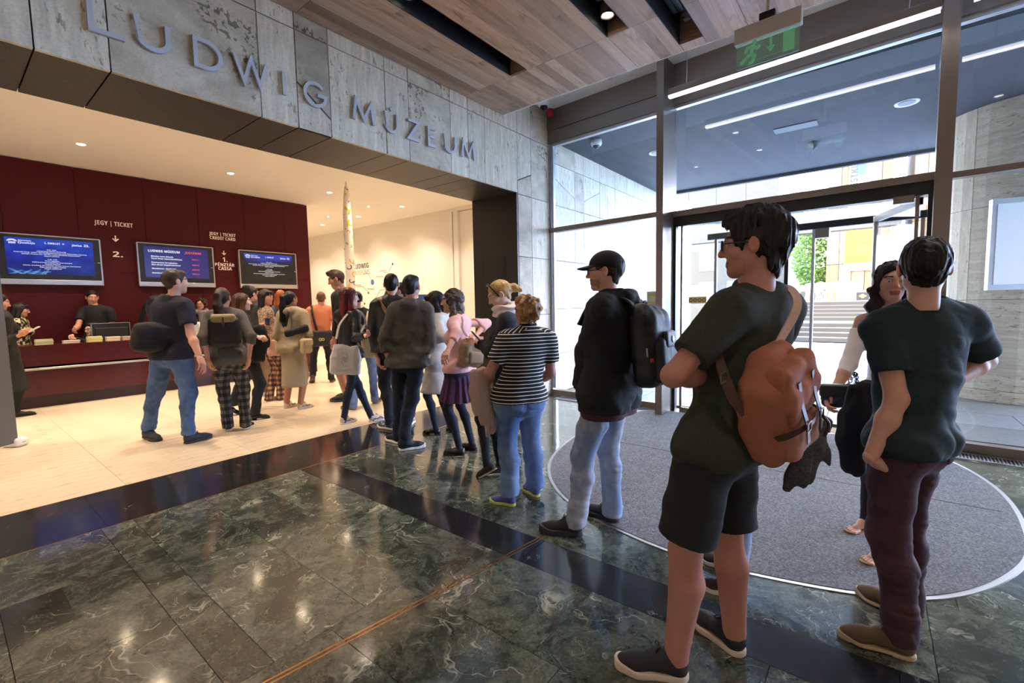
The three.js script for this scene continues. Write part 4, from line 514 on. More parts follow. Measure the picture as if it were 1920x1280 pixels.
// ---------------------------------------------------------------- head, hands, feet: shaped once, placed many times
const sd = (f) => [V(1, 1, 1), V(-1, 1, 1)].map(f);
const headParts = (female) => {
  const w = female ? 0.95 : 1, jaw = female ? 0.9 : 1, S = (x, y, z) => [V(x, y, z), V(-x, y, z)];
  const base = [ell(V(0, 0.028, -0.018), V(0.075 * w, 0.090, 0.098)), ell(V(0, -0.03, 0.026), V(0.058 * w, 0.080, 0.064)), bone(V(0.044 * jaw, -0.058, 0.0), V(0.012, -0.097, 0.064), 0.019, 0.017), bone(V(-0.044 * jaw, -0.058, 0.0), V(-0.012, -0.097, 0.064), 0.019, 0.017), ...S(0.042 * w, -0.022, 0.056).map((c) => ell(c, V(0.02, 0.02, 0.022))), bone(V(-0.028, 0.024, 0.079), V(0.028, 0.024, 0.079), 0.012)];
  const neck = bone(V(0, -0.05, -0.022), V(0, -0.165, -0.024), female ? 0.045 : 0.052, female ? 0.046 : 0.053);
  const nose = [bone(V(0, 0.014, 0.088), V(0, -0.028, 0.108), 0.0085, 0.0125), ...S(0.011, -0.032, 0.098).map((c) => ell(c, V(0.008, 0.007, 0.011)))];
  const ears = [...S(0.081 * w, -0.004, -0.008).map((c) => ell(c, V(0.013, 0.032, 0.019)))], bowl = [...S(0.093 * w, -0.002, -0.002).map((c) => ell(c, V(0.006, 0.017, 0.009)))];
  const lips = [bone(V(-0.019, -0.062, 0.082), V(0.019, -0.062, 0.082), 0.0075, 0.0075), bone(V(-0.014, -0.0715, 0.083), V(0.014, -0.0715, 0.083), 0.008)];
  const eyes = S(0.030, 0.003, 0.077).map((c) => ell(c, V(0.0135, 0.0125, 0.0125))), sock = S(0.031, 0.004, 0.094).map((c) => ell(c, V(0.017, 0.011, 0.012))), mouth = bone(V(-0.021, -0.0665, 0.095), V(0.021, -0.0665, 0.095), 0.0028);
  const fb = un(base, 0.03), fn = un(nose, 0.008), fe = un(ears, 0.004), fw = un(bowl, 0.004), fl = un(lips, 0.004), fy = un(eyes, 0.002), fs = un(sock, 0.004);
  return { field: (x, y, z) => { let d = smin(fb(x, y, z), bd(neck, x, y, z), 0.03); d = smax(d, -fs(x, y, z), 0.012); d = smin(d, fn(x, y, z), 0.012); d = smin(d, fl(x, y, z), 0.008); d = smax(d, -bd(mouth, x, y, z), 0.003); d = smin(d, fy(x, y, z), 0.003); d = smin(d, smax(fe(x, y, z), -fw(x, y, z), 0.005), 0.008); return d; }, fy, fl };
};
const headCache = {};
function headGeo(female, cell, skin, lip, brow) {
  const key = [female, cell, skin, lip, brow].join(); if (headCache[key]) return headCache[key];
  const h = headParts(female), S = lin(skin), L = lin(lip), Bc = lin(brow), W = [0.6, 0.58, 0.55], D = [0.02, 0.015, 0.012], blush = [S[0] * 0.98, S[1] * 0.8, S[2] * 0.76];
  return headCache[key] = nets(h.field, [V(-0.10, -0.18, -0.135), V(0.10, 0.135, 0.135)], cell, (x, y, z) => {
    const ax = Math.abs(x); if (h.fy(x, y, z) < 0.0015 && z > 0.07) { const r = Math.hypot(ax - 0.030, y - 0.003); return r < 0.0052 ? D : r < 0.0105 ? W : S; }
    if (h.fl(x, y, z) < 0.0025 && z > 0.07) return L; if (z > 0.055 && ax > 0.012 && ax < 0.052 && Math.abs(y - 0.031 + (ax - 0.03) ** 2 * 6) < 0.0045) return Bc;
    if (!female && z > 0.02 && y < -0.045) return mixc(S, Bc, 0.10); return ax > 0.07 || (z > 0.1) ? blush : S; });
}
function handGeo(cell, curl, spread, skin) {
  const key = ['hand', cell, curl, spread, skin].join(); if (headCache[key]) return headCache[key];
  const palm = [bone(V(0, 0, -0.02), V(0, 0, 0.02), 0.026, 0.03, V(0, 1, 0), 1.3), bone(V(0.022, 0, 0.025), V(0.026, 0.002, 0.082), 0.016, 0.0125), bone(V(0.008, 0, 0.025), V(0.009, 0.004, 0.086), 0.016, 0.0125), bone(V(-0.007, 0, 0.025), V(-0.009, 0.003, 0.082), 0.016, 0.012), bone(V(-0.02, 0, 0.022), V(-0.026, -0.001, 0.074), 0.015, 0.0115)], fings = [], all = [...palm];
  const fin = (x, y, z, ang, lens, r, c) => { let p = V(x, y, z), th = 0.15 * c, f = []; for (const [i, l] of lens.entries()) { th += c * [0.75, 1.05, 0.75][i]; const d = V(Math.sin(ang) * Math.cos(th), -Math.sin(th), Math.cos(ang) * Math.cos(th)), q = p.clone().addScaledVector(d, l); f.push(bone(p, q, r, r * 0.9)); r *= 0.9; p = q; } fings.push(f); all.push(...f); };
  fin(0.026, 0.002, 0.082, 0.09 * spread, [0.043, 0.026, 0.021], 0.0098, curl); fin(0.009, 0.004, 0.086, 0.02, [0.047, 0.03, 0.022], 0.0100, curl * 1.06); fin(-0.009, 0.003, 0.082, -0.06 * spread, [0.043, 0.028, 0.021], 0.0094, curl * 1.12); fin(-0.026, -0.001, 0.074, -0.14 * spread, [0.034, 0.021, 0.018], 0.0084, curl * 1.2);
  const th = [bone(V(0.022, -0.006, 0.005), V(0.046, -0.016, 0.035), 0.0165, 0.0135), bone(V(0.046, -0.016, 0.035), V(0.054 - 0.012 * curl, -0.024, 0.066), 0.0125, 0.0112), bone(V(0.054 - 0.012 * curl, -0.024, 0.066), V(0.052 - 0.03 * curl, -0.03, 0.09), 0.0108, 0.0088)]; all.push(...th);
  const fp = un(palm, 0.02), ff = fings.map((f) => un(f, 0.004)), ft = un(th, 0.008), S = lin(skin), N = [S[0] * 1.05, S[1] * 0.86, S[2] * 0.82];
  return headCache[key] = nets((x, y, z) => { let d = fp(x, y, z); for (const f of ff) d = smin(d, f(x, y, z), 0.006); return smin(d, ft(x, y, z), 0.012); }, bounds(all, 0.012), cell, (x, y, z) => z > 0.11 || (z > 0.07 && z < 0.09 && y > 0) ? N : S);
}
const flip = (g) => { const q = g.clone(); q.scale(-1, 1, 1); const ix = q.index.array; for (let i = 0; i < ix.length; i += 3) { const t = ix[i]; ix[i] = ix[i + 1]; ix[i + 1] = t; } q.computeVertexNormals(); return q; };
// shoes, toe towards +z, heel at the origin, 0.285 long
const shoeCache = {};
function shoeGeo(style, cell) {
  const key = style + cell; if (shoeCache[key]) return shoeCache[key];
  const th = { sneaker: 0.026, flat: 0.014, chunky: 0.036, suede: 0.02, sandal: 0.012, dress: 0.014 }[style], out2 = [bone(V(0, 0, 0.042), V(0.004, 0, 0.19), 0.038, 0.047), bone(V(0.004, 0, 0.19), V(0.002, 0, 0.245), 0.046, style === 'dress' || style === 'suede' ? 0.03 : 0.037)], o2 = un(out2, 0.03);
  const heel = style === 'dress' || style === 'suede';
  const sole = nets((x, y, z) => smax(smax(o2(x, 0, z) - 0.002, y - th - (z > 0.2 ? (z - 0.2) * 0.18 : 0), 0.006), heel && z > 0.085 && z < 0.23 ? 0.006 - y : -y - 0.001, 0.004), [V(-0.07, -0.01, -0.015), V(0.07, 0.06, 0.30)], cell);
  if (style === 'sandal') { const f = [bone(V(0, 0.035, 0.04), V(0, 0.05, 0.1), 0.03, 0.03), bone(V(0, 0.05, 0.1), V(0.002, 0.028, 0.18), 0.03, 0.026, V(0, 1, 0), 1.2), bone(V(0, 0.05, 0.045), V(0, 0.12, 0.045), 0.034, 0.036)]; const toes = [-0.032, -0.016, 0, 0.016, 0.034].map((x, i) => bone(V(x, 0.025, 0.19), V(x * 1.15, 0.02, 0.222 + [0, 0.014, 0.022, 0.026, 0.028][i]), 0.009, i === 4 ? 0.012 : 0.0085)); return shoeCache[key] = { sole, upper: nets((x, y, z) => { let d = un(f, 0.03)(x, y, z); for (const t of toes) d = smin(d, bd(t, x, y, z), 0.006); return Math.max(d, th - 0.002 - y); }, [V(-0.07, 0, -0.02), V(0.07, 0.15, 0.29)], cell), foot: true }; }
  const low = style === 'flat' ? 0.8 : 1, up = [bone(V(0, 0.045 * low, 0.045), V(0, 0.062 * low, 0.105), 0.037, 0.040), bone(V(0, 0.058 * low, 0.105), V(0.003, 0.034, 0.20), 0.040, 0.040, V(0, 1, 0), 1.25), bone(V(0.003, 0.032, 0.20), V(0.002, 0.028, 0.243), 0.040, style === 'dress' || style === 'suede' ? 0.027 : 0.032, V(0, 1, 0), 1.25), bone(V(0, 0.06, 0.05), V(0, 0.11, 0.045), 0.039, 0.042)], fu = un(up, 0.03);
  const collar = style === 'flat' || style === 'dress' ? 0.075 : 0.092;
  const upper = nets((x, y, z) => smax(smax(fu(x, y, z) + noise3(x * 60, y * 60, z * 60) * 0.002, y - collar - Math.abs(z - 0.06) * 0.2 - (z > 0.06 ? (z - 0.06) * 0.5 : 0), 0.008), th * 0.7 - y, 0.004), [V(-0.07, 0, -0.02), V(0.07, 0.13, 0.30)], cell);
  const laces = []; if (style === 'sneaker' || style === 'chunky' || style === 'suede') for (let i = 0; i < 4; i++) { const z = 0.108 + i * 0.022, y = 0.101 * low - i * 0.0115; for (const s of [-1, 1]) laces.push(tube([V(-0.022 * s, y - 0.012, z), V(0, y + 0.003, z + 0.004), V(0.022 * s, y - 0.012, z + 0.014)], 0.0026, 8, 5)); if (i === 0) for (const s of [-1, 1]) laces.push(tube([V(0, y + 0.004, z), V(0.022 * s, y + 0.014, z + 0.012), V(0.03 * s, y - 0.002, z + 0.02), V(0.004 * s, y + 0.004, z + 0.004)], 0.0024, 12, 5)); }
  return shoeCache[key] = { sole, upper, laces: laces.length ? mergeGeometries(laces) : null };
}
// ---------------------------------------------------------------- hair
const flatRight = V(0, 1, 0).cross(flatFwd).negate();
const dirOf = (deg) => flatFwd.clone().multiplyScalar(Math.cos(deg * Math.PI / 180)).addScaledVector(flatRight, Math.sin(deg * Math.PI / 180));
const bearing = (p) => { const d = p.clone().sub(EYE); return Math.atan2(d.dot(flatRight), d.dot(flatFwd)) * 180 / Math.PI; };
const facing = (deg) => { const d = dirOf(deg); return Math.atan2(d.x, d.z); };       // turn about y that points +z that way
function hairGeo(o, cell) {
  const { style, grow = 0, wave = 0, len = 0.4, line = 0.027, amp = 0.006, side = 0 } = o, e = grow, s0 = ell(V(0, 0.030, -0.022), V(0.0805 + e, 0.097 + e, 0.106 + e)), B = [], cuts = [];
  const fn = (n, c, k = 0.012) => cuts.push([n, c, k]);
  const top = ell(V(side * 0.02, 0.085, 0.035), V(0.062, 0.035, 0.055));
  const faceC = ell(V(0, -0.03 + (o.fy ?? 0), 0.102), V(0.087, 0.105 + (o.fy ?? 0) * 0.4, 0.085)), nape = ell(V(0, -0.045, -0.062), V(0.052, 0.046, 0.026)), tight = style !== 'long' && style !== 'bangs' && style !== 'curly' && style !== 'perm' && style !== 'bobcurl';
  const ears = [1, -1].map((q) => ell(V(0.084 * q, -0.012, 0.0), V(0.03, 0.036, 0.024)));
  if (tight) { B.push(nape); fn(V(0, -0.91, 0.41), style === 'floppy' ? 0.078 : 0.046, 0.006); }
  if (style === 'short') B.push(top); if (style === 'cap') fn(V(0, 0.9, 0.43), 0.03);
  if (style === 'quiff') B.push(top, ell(V(0, 0.112, 0.05), V(0.055, 0.028, 0.05)), ell(V(0, 0.118, 0.0), V(0.055, 0.022, 0.05)));
  if (style === 'floppy') B.push(top, ell(V(0.0, 0.095, -0.01), V(0.088, 0.05, 0.095)), ell(V(0, 0.02, -0.082), V(0.074, 0.095, 0.042)), ell(V(0, -0.075, -0.068), V(0.058, 0.05, 0.03)), ell(V(0.0, 0.085, 0.06), V(0.06, 0.03, 0.045)));
  if (style === 'knit') fn(V(0, -0.93, 0.37), 0.0, 0.008);
  const back = [];
  if (style === 'pony') { const w = o.tw ?? 0.034; back.push(bone(V(0, 0.045, -0.115), V(0, 0.03, -0.145), 0.02, 0.03), bone(V(0, 0.03, -0.145), V(0, -0.10, -0.15), 0.034, w), bone(V(0, -0.10, -0.15), V(o.sx ?? 0, -len * 0.75, -0.135), w, w * 0.95), bone(V(o.sx ?? 0, -len * 0.75, -0.135), V(o.sx ?? 0, -len, -0.125), w * 0.9, 0.012)); }
  if (style === 'tied') back.push(bone(V(0, 0.0, -0.11), V(0, -0.005, -0.145), 0.022, 0.034), bone(V(0, -0.005, -0.15), V(0.01, -0.05, -0.19), 0.034, 0.02));
  if (style === 'bun') back.push(ell(V(0, 0.10, -0.09), V(0.06, 0.05, 0.055)), ell(V(0.03, 0.08, -0.06), V(0.06, 0.05, 0.06)));
  if (style === 'long' || style === 'bangs' || style === 'curly') { const r = style === 'curly' ? 0.05 : 0.042; for (const s of [-1, 1]) back.push(bone(V(0.062 * s, 0.02, -0.01), V(0.078 * s, -0.13, -0.02), 0.034, 0.034), bone(V(0.078 * s, -0.13, -0.02), V(0.06 * s, -len, -0.045 + (o.fwd ?? 0)), 0.034, 0.022)); back.push(bone(V(0, 0.02, -0.075), V(0, -0.15, -0.085), 0.075, 0.07, V(0, 0, 1), 1.5), bone(V(0, -0.15, -0.085), V(0, -len, -0.085), 0.07, o.tip ?? r, V(0, 0, 1), 1.6)); }
  if (style === 'bangs') back.push(bone(V(-0.045, 0.072, 0.074), V(-0.045, 0.04, 0.082), 0.022, 0.012), bone(V(0.045, 0.072, 0.074), V(0.045, 0.04, 0.082), 0.022, 0.012), bone(V(0, 0.075, 0.085), V(0, 0.042, 0.095), 0.022, 0.012));
  if (style === 'perm' || style === 'bobcurl') for (let i = 0; i < 26; i++) { const a = i * 2.4, y = 0.11 - i * 0.0075, r = Math.sqrt(Math.max(0.1, 1 - ((y - 0.03) / 0.11) ** 2)); const z = Math.cos(a) * 0.095 * r - 0.025; if (z < 0.03 || y > 0.06) B.push(ell(V(Math.sin(a) * 0.078 * r, y, z), V(0.036, 0.036, 0.036).multiplyScalar(1 + e * 4))); }
  const fb = B.length ? un(B, 0.02) : null, fk = back.length ? un(back, 0.03) : null;
  const curl = style === 'curly' || style === 'perm' || style === 'bobcurl';
  const f = (x, y, z) => {
    let d = ed(s0, x, y, z); if (fb) d = smin(d, fb(x, y, z), 0.02);
    for (const [n, c, k] of cuts) d = smax(d, n.x * x + n.y * y + n.z * z - c, k);
    if (style !== 'knit') { d = smax(d, -ed(faceC, x, y, z), 0.008); if (tight) for (const e2 of ears) d = smax(d, -ed(e2, x, y, z), 0.006); }
    const wv = wave ? Math.sin(y * 55 + x * 20) * wave : 0;
    if (fk) d = smin(d, fk(x + wv, y, z + wv * 0.5), 0.03);
    const st = curl ? (noise3(x * 42, y * 42, z * 42) * 2.2 + noise3(x * 95, y * 95, z * 95)) * 0.010 : (noise3(x * 130 + wv * 60, y * 16, z * 130) * 1.2 + noise3(x * 50, y * 9, z * 50)) * amp;
    return d + st;
  };
  return nets(f, bounds([s0, ...B, ...back], 0.035), cell, (() => { const c = lin(o.color), c2 = lin(o.tint ?? o.color); return (x, y, z) => { const k = 0.8 + 0.75 * (noise3(x * 150, y * 14, z * 150) + 0.15); return mixc(c, c2, clamp(0.5 - y * 3)).map((v) => v * k); }; })());
}
const hairMat = VC(0.46, { sheen: 0.05, sheenRoughness: 0.35, specularIntensity: 0.6 });
// ---------------------------------------------------------------- people
const project = (p) => { const q = p.clone().sub(EYE), z = q.dot(camFwd); return [960 + FOCAL * q.dot(camRight) / z, 640 - FOCAL * q.dot(camUp) / z]; };
function reach(parent, px, L, sign) { const r = rayOf(px[0], px[1]).normalize(), oc = EYE.clone().sub(parent), b = oc.dot(r), c = oc.lengthSq() - L * L, q = b * b - c; if (q <= 0) { const p = EYE.clone().addScaledVector(r, -b); return parent.clone().add(p.sub(parent).setLength(L)); } return EYE.clone().addScaledVector(r, -b + sign * Math.sqrt(q)); }
const folds = (a, fy = 1) => (x, y, z) => a * (noise3(x * 9 + y * 3, y * 12 * fy, z * 9) * 1.3 + (0.25 - Math.abs(noise3(x * 15, y * 21 * fy + x * 6, z * 15))) * 1.1);
const fabric = {};
function cloth(c, o = {}) { const k = c + JSON.stringify(o); return fabric[k] ??= M(c, o.rough ?? 0.85, { sheen: o.sheen ?? 0.15, sheenRoughness: 0.6, ...(o.map ? { map: o.map } : {}) }); }
const denim = (c1, c2) => ({ colors: [lin(c1), lin(c2)] });
function person(o) {
  const up = V(0, 1, 0), g = o.girth ?? 1, fem = !!o.female, heel = o.heels.map((h) => h.isVector3 ? h.clone() : onFloor(h[0], h[1], 0)), turn0 = bearing(heel[0].clone().add(heel[1]).multiplyScalar(0.5)), way = (deg) => dirOf(deg + turn0);
  const toeDir = (i) => { const t = Array.isArray(o.toes) ? o.toes[i] : o.toes; return Array.isArray(t) ? onFloor(t[0], t[1]).sub(heel[i]).setY(0).normalize() : way(t); }, lift = o.lift ?? [0, 0];
  const ahead = heel.reduce((q, h) => q + h.clone().sub(EYE).dot(flatFwd), 0) / 2, base = heel[0].clone().add(heel[1]).multiplyScalar(0.5).setY(0);
  const cell = o.cell ?? clamp(ahead * 0.0026, 0.0055, 0.015);
  const H = o.H ?? at(o.top_[0], o.top_[1], ahead).y - (o.hairTop ?? 0.02), s = H / 1.8;
  const column = (q, y) => { const [px, dz] = Array.isArray(q) ? q : [q, 0]; let p = at(px, 700, ahead + dz); for (let i = 0; i < 3; i++) { p.y = y - (o.drop ?? 0); p = at(px, project(p)[1], ahead + dz); } return p; };
  const P = column(o.pelvis, 0.522 * H), N = column(o.neck, 0.838 * H + (o.neckUp ?? 0)), HC = column(o.head, H - 0.119 * s + (o.headUp ?? 0));
  const cf = way(o.chest), hf = way(o.hips ?? o.chest), u = N.clone().sub(P), tl = u.length(); u.normalize();
  const cl = up.clone().cross(cf).normalize(), hl = up.clone().cross(hf).normalize(), sw = (o.sw ?? (fem ? 0.165 : 0.192)) * s, hw = (fem ? 0.092 : 0.088) * s;
  const sh = [1, -1].map((q) => N.clone().addScaledVector(u, -0.076 * s).addScaledVector(cl, sw * q)), hip = [1, -1].map((q) => P.clone().addScaledVector(hl, hw * q));
  const ank = heel.map((h, i) => h.clone().addScaledVector(toeDir(i), (0.05 + lift[i] * 0.6) * s).setY(0.085 * s + lift[i] * 0.9 + (0)));
  const knee = hip.map((h, i) => { const d = ank[i].clone().sub(h), L = 0.247 * H, half = d.length() / 2, off = Math.sqrt(Math.max(0, L * L - half * half)); const f = toeDir(i).clone().add(hf).normalize(); return h.clone().addScaledVector(d, 0.5).addScaledVector(f, Math.min(off, o.bend?.[i] ?? 0.14) ); });
  const el = [], wr = [], hd = [];
  ['L', 'R'].forEach((k, i) => { const a = o['arm' + k]; const q = i ? -1 : 1;
    el[i] = a?.el ? reach(sh[i], a.el, 0.172 * H, a.el[2]) : sh[i].clone().addScaledVector(up, -0.165 * H).addScaledVector(cl, 0.04 * q).addScaledVector(cf, -0.02);
    wr[i] = a?.wr ? reach(el[i], a.wr, 0.150 * H, a.wr[2]) : el[i].clone().addScaledVector(up, -0.14 * H).addScaledVector(cf, 0.06); });
  const G = thing(o.name ?? 'person', o.label, 'person', base, 0, o.group), loc = (p) => p.clone().sub(base);
  const [p, n, hc] = [P, N, HC].map(loc), S = sh.map(loc), E = el.map(loc), W = wr.map(loc), K = knee.map(loc), A = ank.map(loc), HI = hip.map(loc), u_ = u;
  const on = (t, f = 0, l = 0) => p.clone().addScaledVector(u_, tl * t).addScaledVector(cf, f * s).addScaledVector(cl, l * s);
  const torso = (d) => { const r = (v) => v * s * g + d; return [
    bone(HI[0], HI[1], r(fem ? 0.122 : 0.117), undefined, hf, 1.06), bone(on(0.02), on(0.42), r(fem ? 0.145 : 0.158), r(fem ? 0.125 : 0.150), cf, 1.36), bone(on(0.42), on(0.74), r(fem ? 0.127 : 0.155), r(fem ? 0.138 : 0.165), cf, 1.36),
    bone(S[0].clone().addScaledVector(cl, -0.035 * s), S[1].clone().addScaledVector(cl, 0.035 * s), r(0.066), undefined), bone(n.clone().addScaledVector(u_, -0.01), S[0].clone().lerp(n, 0.3), 0.052 * s + d, 0.052 * s + d), bone(n.clone().addScaledVector(u_, -0.01), S[1].clone().lerp(n, 0.3), 0.052 * s + d, 0.052 * s + d),
    ...(fem ? [1, -1].map((q) => ell(on(0.60, 0.085 * g, 0.068 * q), V(1, 1, 1).multiplyScalar(0.062 * s * g + d))) : []), bone(p.clone().addScaledVector(hf, -(fem ? 0.046 : 0.034) * s).addScaledVector(hl, 0.055 * s).addScaledVector(up, -0.02 * s), p.clone().addScaledVector(hf, -(fem ? 0.046 : 0.034) * s).addScaledVector(hl, -0.055 * s).addScaledVector(up, -0.02 * s), 0.088 * s * g + d * 0.9 + 0.018), ...(o.belly ? [ell(on(0.25, 0.07), V(1, 0.9, 1).multiplyScalar(0.125 * s * g + d))] : [])]; };
  // ---- body: one continuous skin
  const ar = (fem ? 0.88 : 1) * s * (o.armG ?? 1), body = [bone(n.clone().addScaledVector(u_, -0.09 * s), hc.clone().addScaledVector(up, -0.06 * s), (fem ? 0.046 : 0.052) * s, (fem ? 0.046 : 0.055) * s), bone(on(0.72), on(0.85), 0.105 * s, 0.10 * s, cf, 1.4), bone(S[0].clone().addScaledVector(cl, -0.03 * s), S[1].clone().addScaledVector(cl, 0.03 * s), 0.052 * s)];
  for (const i of [0, 1]) { body.push(bone(n.clone(), S[i].clone().lerp(n, 0.35), 0.045 * s, 0.042 * s), bone(S[i], E[i], 0.050 * ar, 0.040 * ar), bone(E[i], E[i].clone().lerp(W[i], 0.35), 0.0385 * ar, 0.0405 * ar), bone(E[i].clone().lerp(W[i], 0.35), W[i], 0.0405 * ar, 0.0265 * ar)); }
  if (o.legs) { body.push(bone(on(0.0), on(0.75), 0.115 * s, 0.12 * s, cf, 1.35), bone(HI[0], HI[1], 0.09 * s)); }
  for (const i of [0, 1]) { const lg = s * (o.legG ?? 1), calf = K[i].clone().lerp(A[i], 0.3).addScaledVector(toeDir(i), -0.018 * s); if (o.legs) body.push(bone(HI[i], K[i], 0.082 * lg, 0.055 * lg), bone(K[i], calf, 0.052 * lg, 0.0555 * lg), bone(calf, A[i], 0.0555 * lg, 0.036 * lg), bone(K[i], A[i], 0.047 * lg, 0.036 * lg), bone(A[i], A[i].clone().addScaledVector(up, -0.05 * s), 0.034 * s, 0.036 * s)); }
  const bf = un(body, 0.022 * s), skinC = lin(o.skin), red = [skinC[0], skinC[1] * 0.86, skinC[2] * 0.82];
  const legSplit = (x, y, z) => bf(x, y, z), bodyGeo = nets(legSplit, bounds(body, 0.02), o.legs || o.bareArms ? Math.min(cell, 0.011) : cell, (x, y, z) => mixc(skinC, red, clamp(noise3(x * 9, y * 9, z * 9) + 0.4)));
  const hm = new THREE.Matrix4(), hfw = way(o.look ?? o.chest), hp = (o.pitch ?? 0) * Math.PI / 180, hz = hfw.clone().multiplyScalar(Math.cos(hp)).addScaledVector(up, -Math.sin(hp)), hx0 = up.clone().cross(hfw).normalize(), tilt = (o.tilt ?? 0) * Math.PI / 180, hy0 = hz.clone().cross(hx0).normalize(), hx = hx0.clone().multiplyScalar(Math.cos(tilt)).addScaledVector(hy0, Math.sin(tilt)), hy = hz.clone().cross(hx).normalize();
  const hs = (o.hs ?? 1) * s * (fem ? 1.02 : 1.0); hm.makeBasis(hx, hy, hz).scale(V(hs, hs, hs)).setPosition(hc);
  const hcell = clamp(cell * 0.62, 0.0038, 0.0075), geos = [bodyGeo, headGeo(fem, hcell, o.skin, o.lip ?? (fem ? '#a8635a' : '#9a6a5c'), o.brow ?? '#33241c').clone().applyMatrix4(hm)];
  ['L', 'R'].forEach((k, i) => { const a = o['arm' + k] ?? {}; if (a.hide) return; const dz = a.pocket ? HI[i].clone().lerp(K[i], 0.36).addScaledVector(hl, i ? 0.03 : -0.03).sub(W[i]).normalize() : a.dir ? a.dir.clone() : W[i].clone().sub(E[i]).normalize(), q = i ? -1 : 1; let dn = a.dorsal ? a.dorsal.clone() : cl.clone().multiplyScalar(q); dn.addScaledVector(dz, -dn.dot(dz)).normalize(); const dx = dn.clone().cross(dz); let hg = handGeo(clamp(cell * 0.6, 0.0034, 0.006), a.curl ?? 0.35, a.spread ?? 1, o.skin); hg = i === 0 ? flip(hg) : hg.clone(); const k2 = s * (fem ? 0.92 : 1.0); hg.applyMatrix4(new THREE.Matrix4().makeBasis(dx, dn, dz).scale(V(k2, k2, k2)).setPosition(W[i].clone().addScaledVector(dz, 0.012))); geos.push(hg); });
  add('body', mergeGeometries(geos), skinMat, G);
  // ---- hair
  const list = o.hair ? [].concat(o.hair) : []; for (const h of list) { const hg = hairGeo(h, clamp(cell * 0.75, 0.0042, 0.0085)); hg.applyMatrix4(hm); const q = part('hair', hg, hairMat, G); if (h.label) q.userData.label = h.label; }
  const headGroup = () => { const q = new THREE.Group(); return q; };
  const onHead = (name, geo, mat) => part(name, geo.applyMatrix4(hm), mat, G);
  if (o.glasses) { const e = [-1, 1].map((q) => new THREE.TorusGeometry(0.021, 0.0028, 6, 20).scale(1.15, 0.85, 1).translate(0.031 * q, 0.002, 0.101)), b = [tube([V(-0.055, 0.006, 0.1), V(-0.078, 0.006, 0.03), V(-0.082, 0.0, -0.02)], 0.0024, 8, 5), tube([V(0.055, 0.006, 0.1), V(0.078, 0.006, 0.03), V(0.082, 0, -0.02)], 0.0024, 8, 5), tube([V(-0.01, 0.006, 0.104), V(0, 0.01, 0.108), V(0.01, 0.006, 0.104)], 0.0024, 6, 5)]; onHead('glasses', mergeGeometries([...e.map((x) => uvBox(x)), ...b]), M(o.glasses, 0.3)); }
  // ---- clothes
  const finish = (name, geo, spec, parent = G, lb) => { let gm = geo, mt; if (spec.map) { gm = uvBox(geo, spec.scale ?? 1); mt = cloth('#ffffff', { map: spec.map, rough: spec.rough, sheen: spec.sheen }); } else mt = spec.colors ? (fabric.vc ??= VC(0.88, { sheen: 0.1 })) : cloth(spec.color, { rough: spec.rough, sheen: spec.sheen }); const q = part(name, gm, mt, parent); if (lb) q.userData.label = lb; return q; };
  const shade = (spec) => spec.colors ? (x, y, z) => { const [a, b] = spec.colors, t = clamp(0.5 + noise3(x * 7, y * 5, z * 7) * 1.0 + noise3(x * 40, y * 22, z * 40) * 0.5 + (spec.fade ? spec.fade(x, y, z) : 0)); return mixc(a, b, t); } : null;
  function topWear(t) {
    const d = t.off ?? 0.012, B = torso(d), k = t.k ?? 0.05, hemY = p.y + (t.hem ?? -0.06) * s, sleeves = [];
    if (t.flare) { const q = p.clone().setY(hemY); q.x += (t.fx ?? 0); B.push(bone(on(0.1), q, (fem ? 0.15 : 0.165) * s * g + d, t.flare * s, hf, 1.25)); }
    else if ((t.hem ?? 0) < -0.1) B.push(bone(HI[0], HI[0].clone().setY(hemY), 0.115 * s * g + d, undefined, hf, 1.05), bone(HI[1], HI[1].clone().setY(hemY), 0.115 * s * g + d, undefined, hf, 1.05));
    const f0 = un(B, k), fo = folds((t.fold ?? 0.008)), lo = t.sleeve ?? 0.55, all = [...B];
    [0, 1].forEach((i) => { if (t.noSleeve) return; const r1 = (t.sr ?? (lo < 1 ? 0.064 : 0.058)) * ar + d * 0.7, r2 = (lo < 1 ? 0.062 : 0.046) * ar + d * 0.6, end = lo < 1 ? S[i].clone().lerp(E[i], lo) : E[i].clone().lerp(W[i], lo - 1), dn = (lo < 1 ? E[i].clone().sub(S[i]) : W[i].clone().sub(E[i])).normalize(), b = lo < 1 ? [bone(S[i], end.clone().addScaledVector(dn, 0.05), r1, r2)] : [bone(S[i], E[i], r1, r2 + 0.003), bone(E[i], W[i], r2 + 0.003, (t.cuff ?? 0.034) * ar + d * 0.6)]; sleeves.push([un(b, 0.02), dn, dn.dot(end)]); all.push(...b); });
    const nk = bone(n.clone().addScaledVector(u_, t.neckLow ?? 0.058), hc.clone().addScaledVector(up, 0.02), (t.neck ?? 0.055) * s, 0.052 * s), hd_ = t.hood ? ell(n.clone().addScaledVector(cf, -0.075 * s).addScaledVector(up, -0.005), V(0.125, 0.075, 0.085).multiplyScalar(s)) : null, colr = t.collar ? bone(n.clone().addScaledVector(u_, -0.02), n.clone().addScaledVector(u_, 0.045 * s).lerp(hc, 0.1), 0.078 * s, 0.074 * s) : null;
    if (hd_) all.push(hd_); if (colr) all.push(colr);
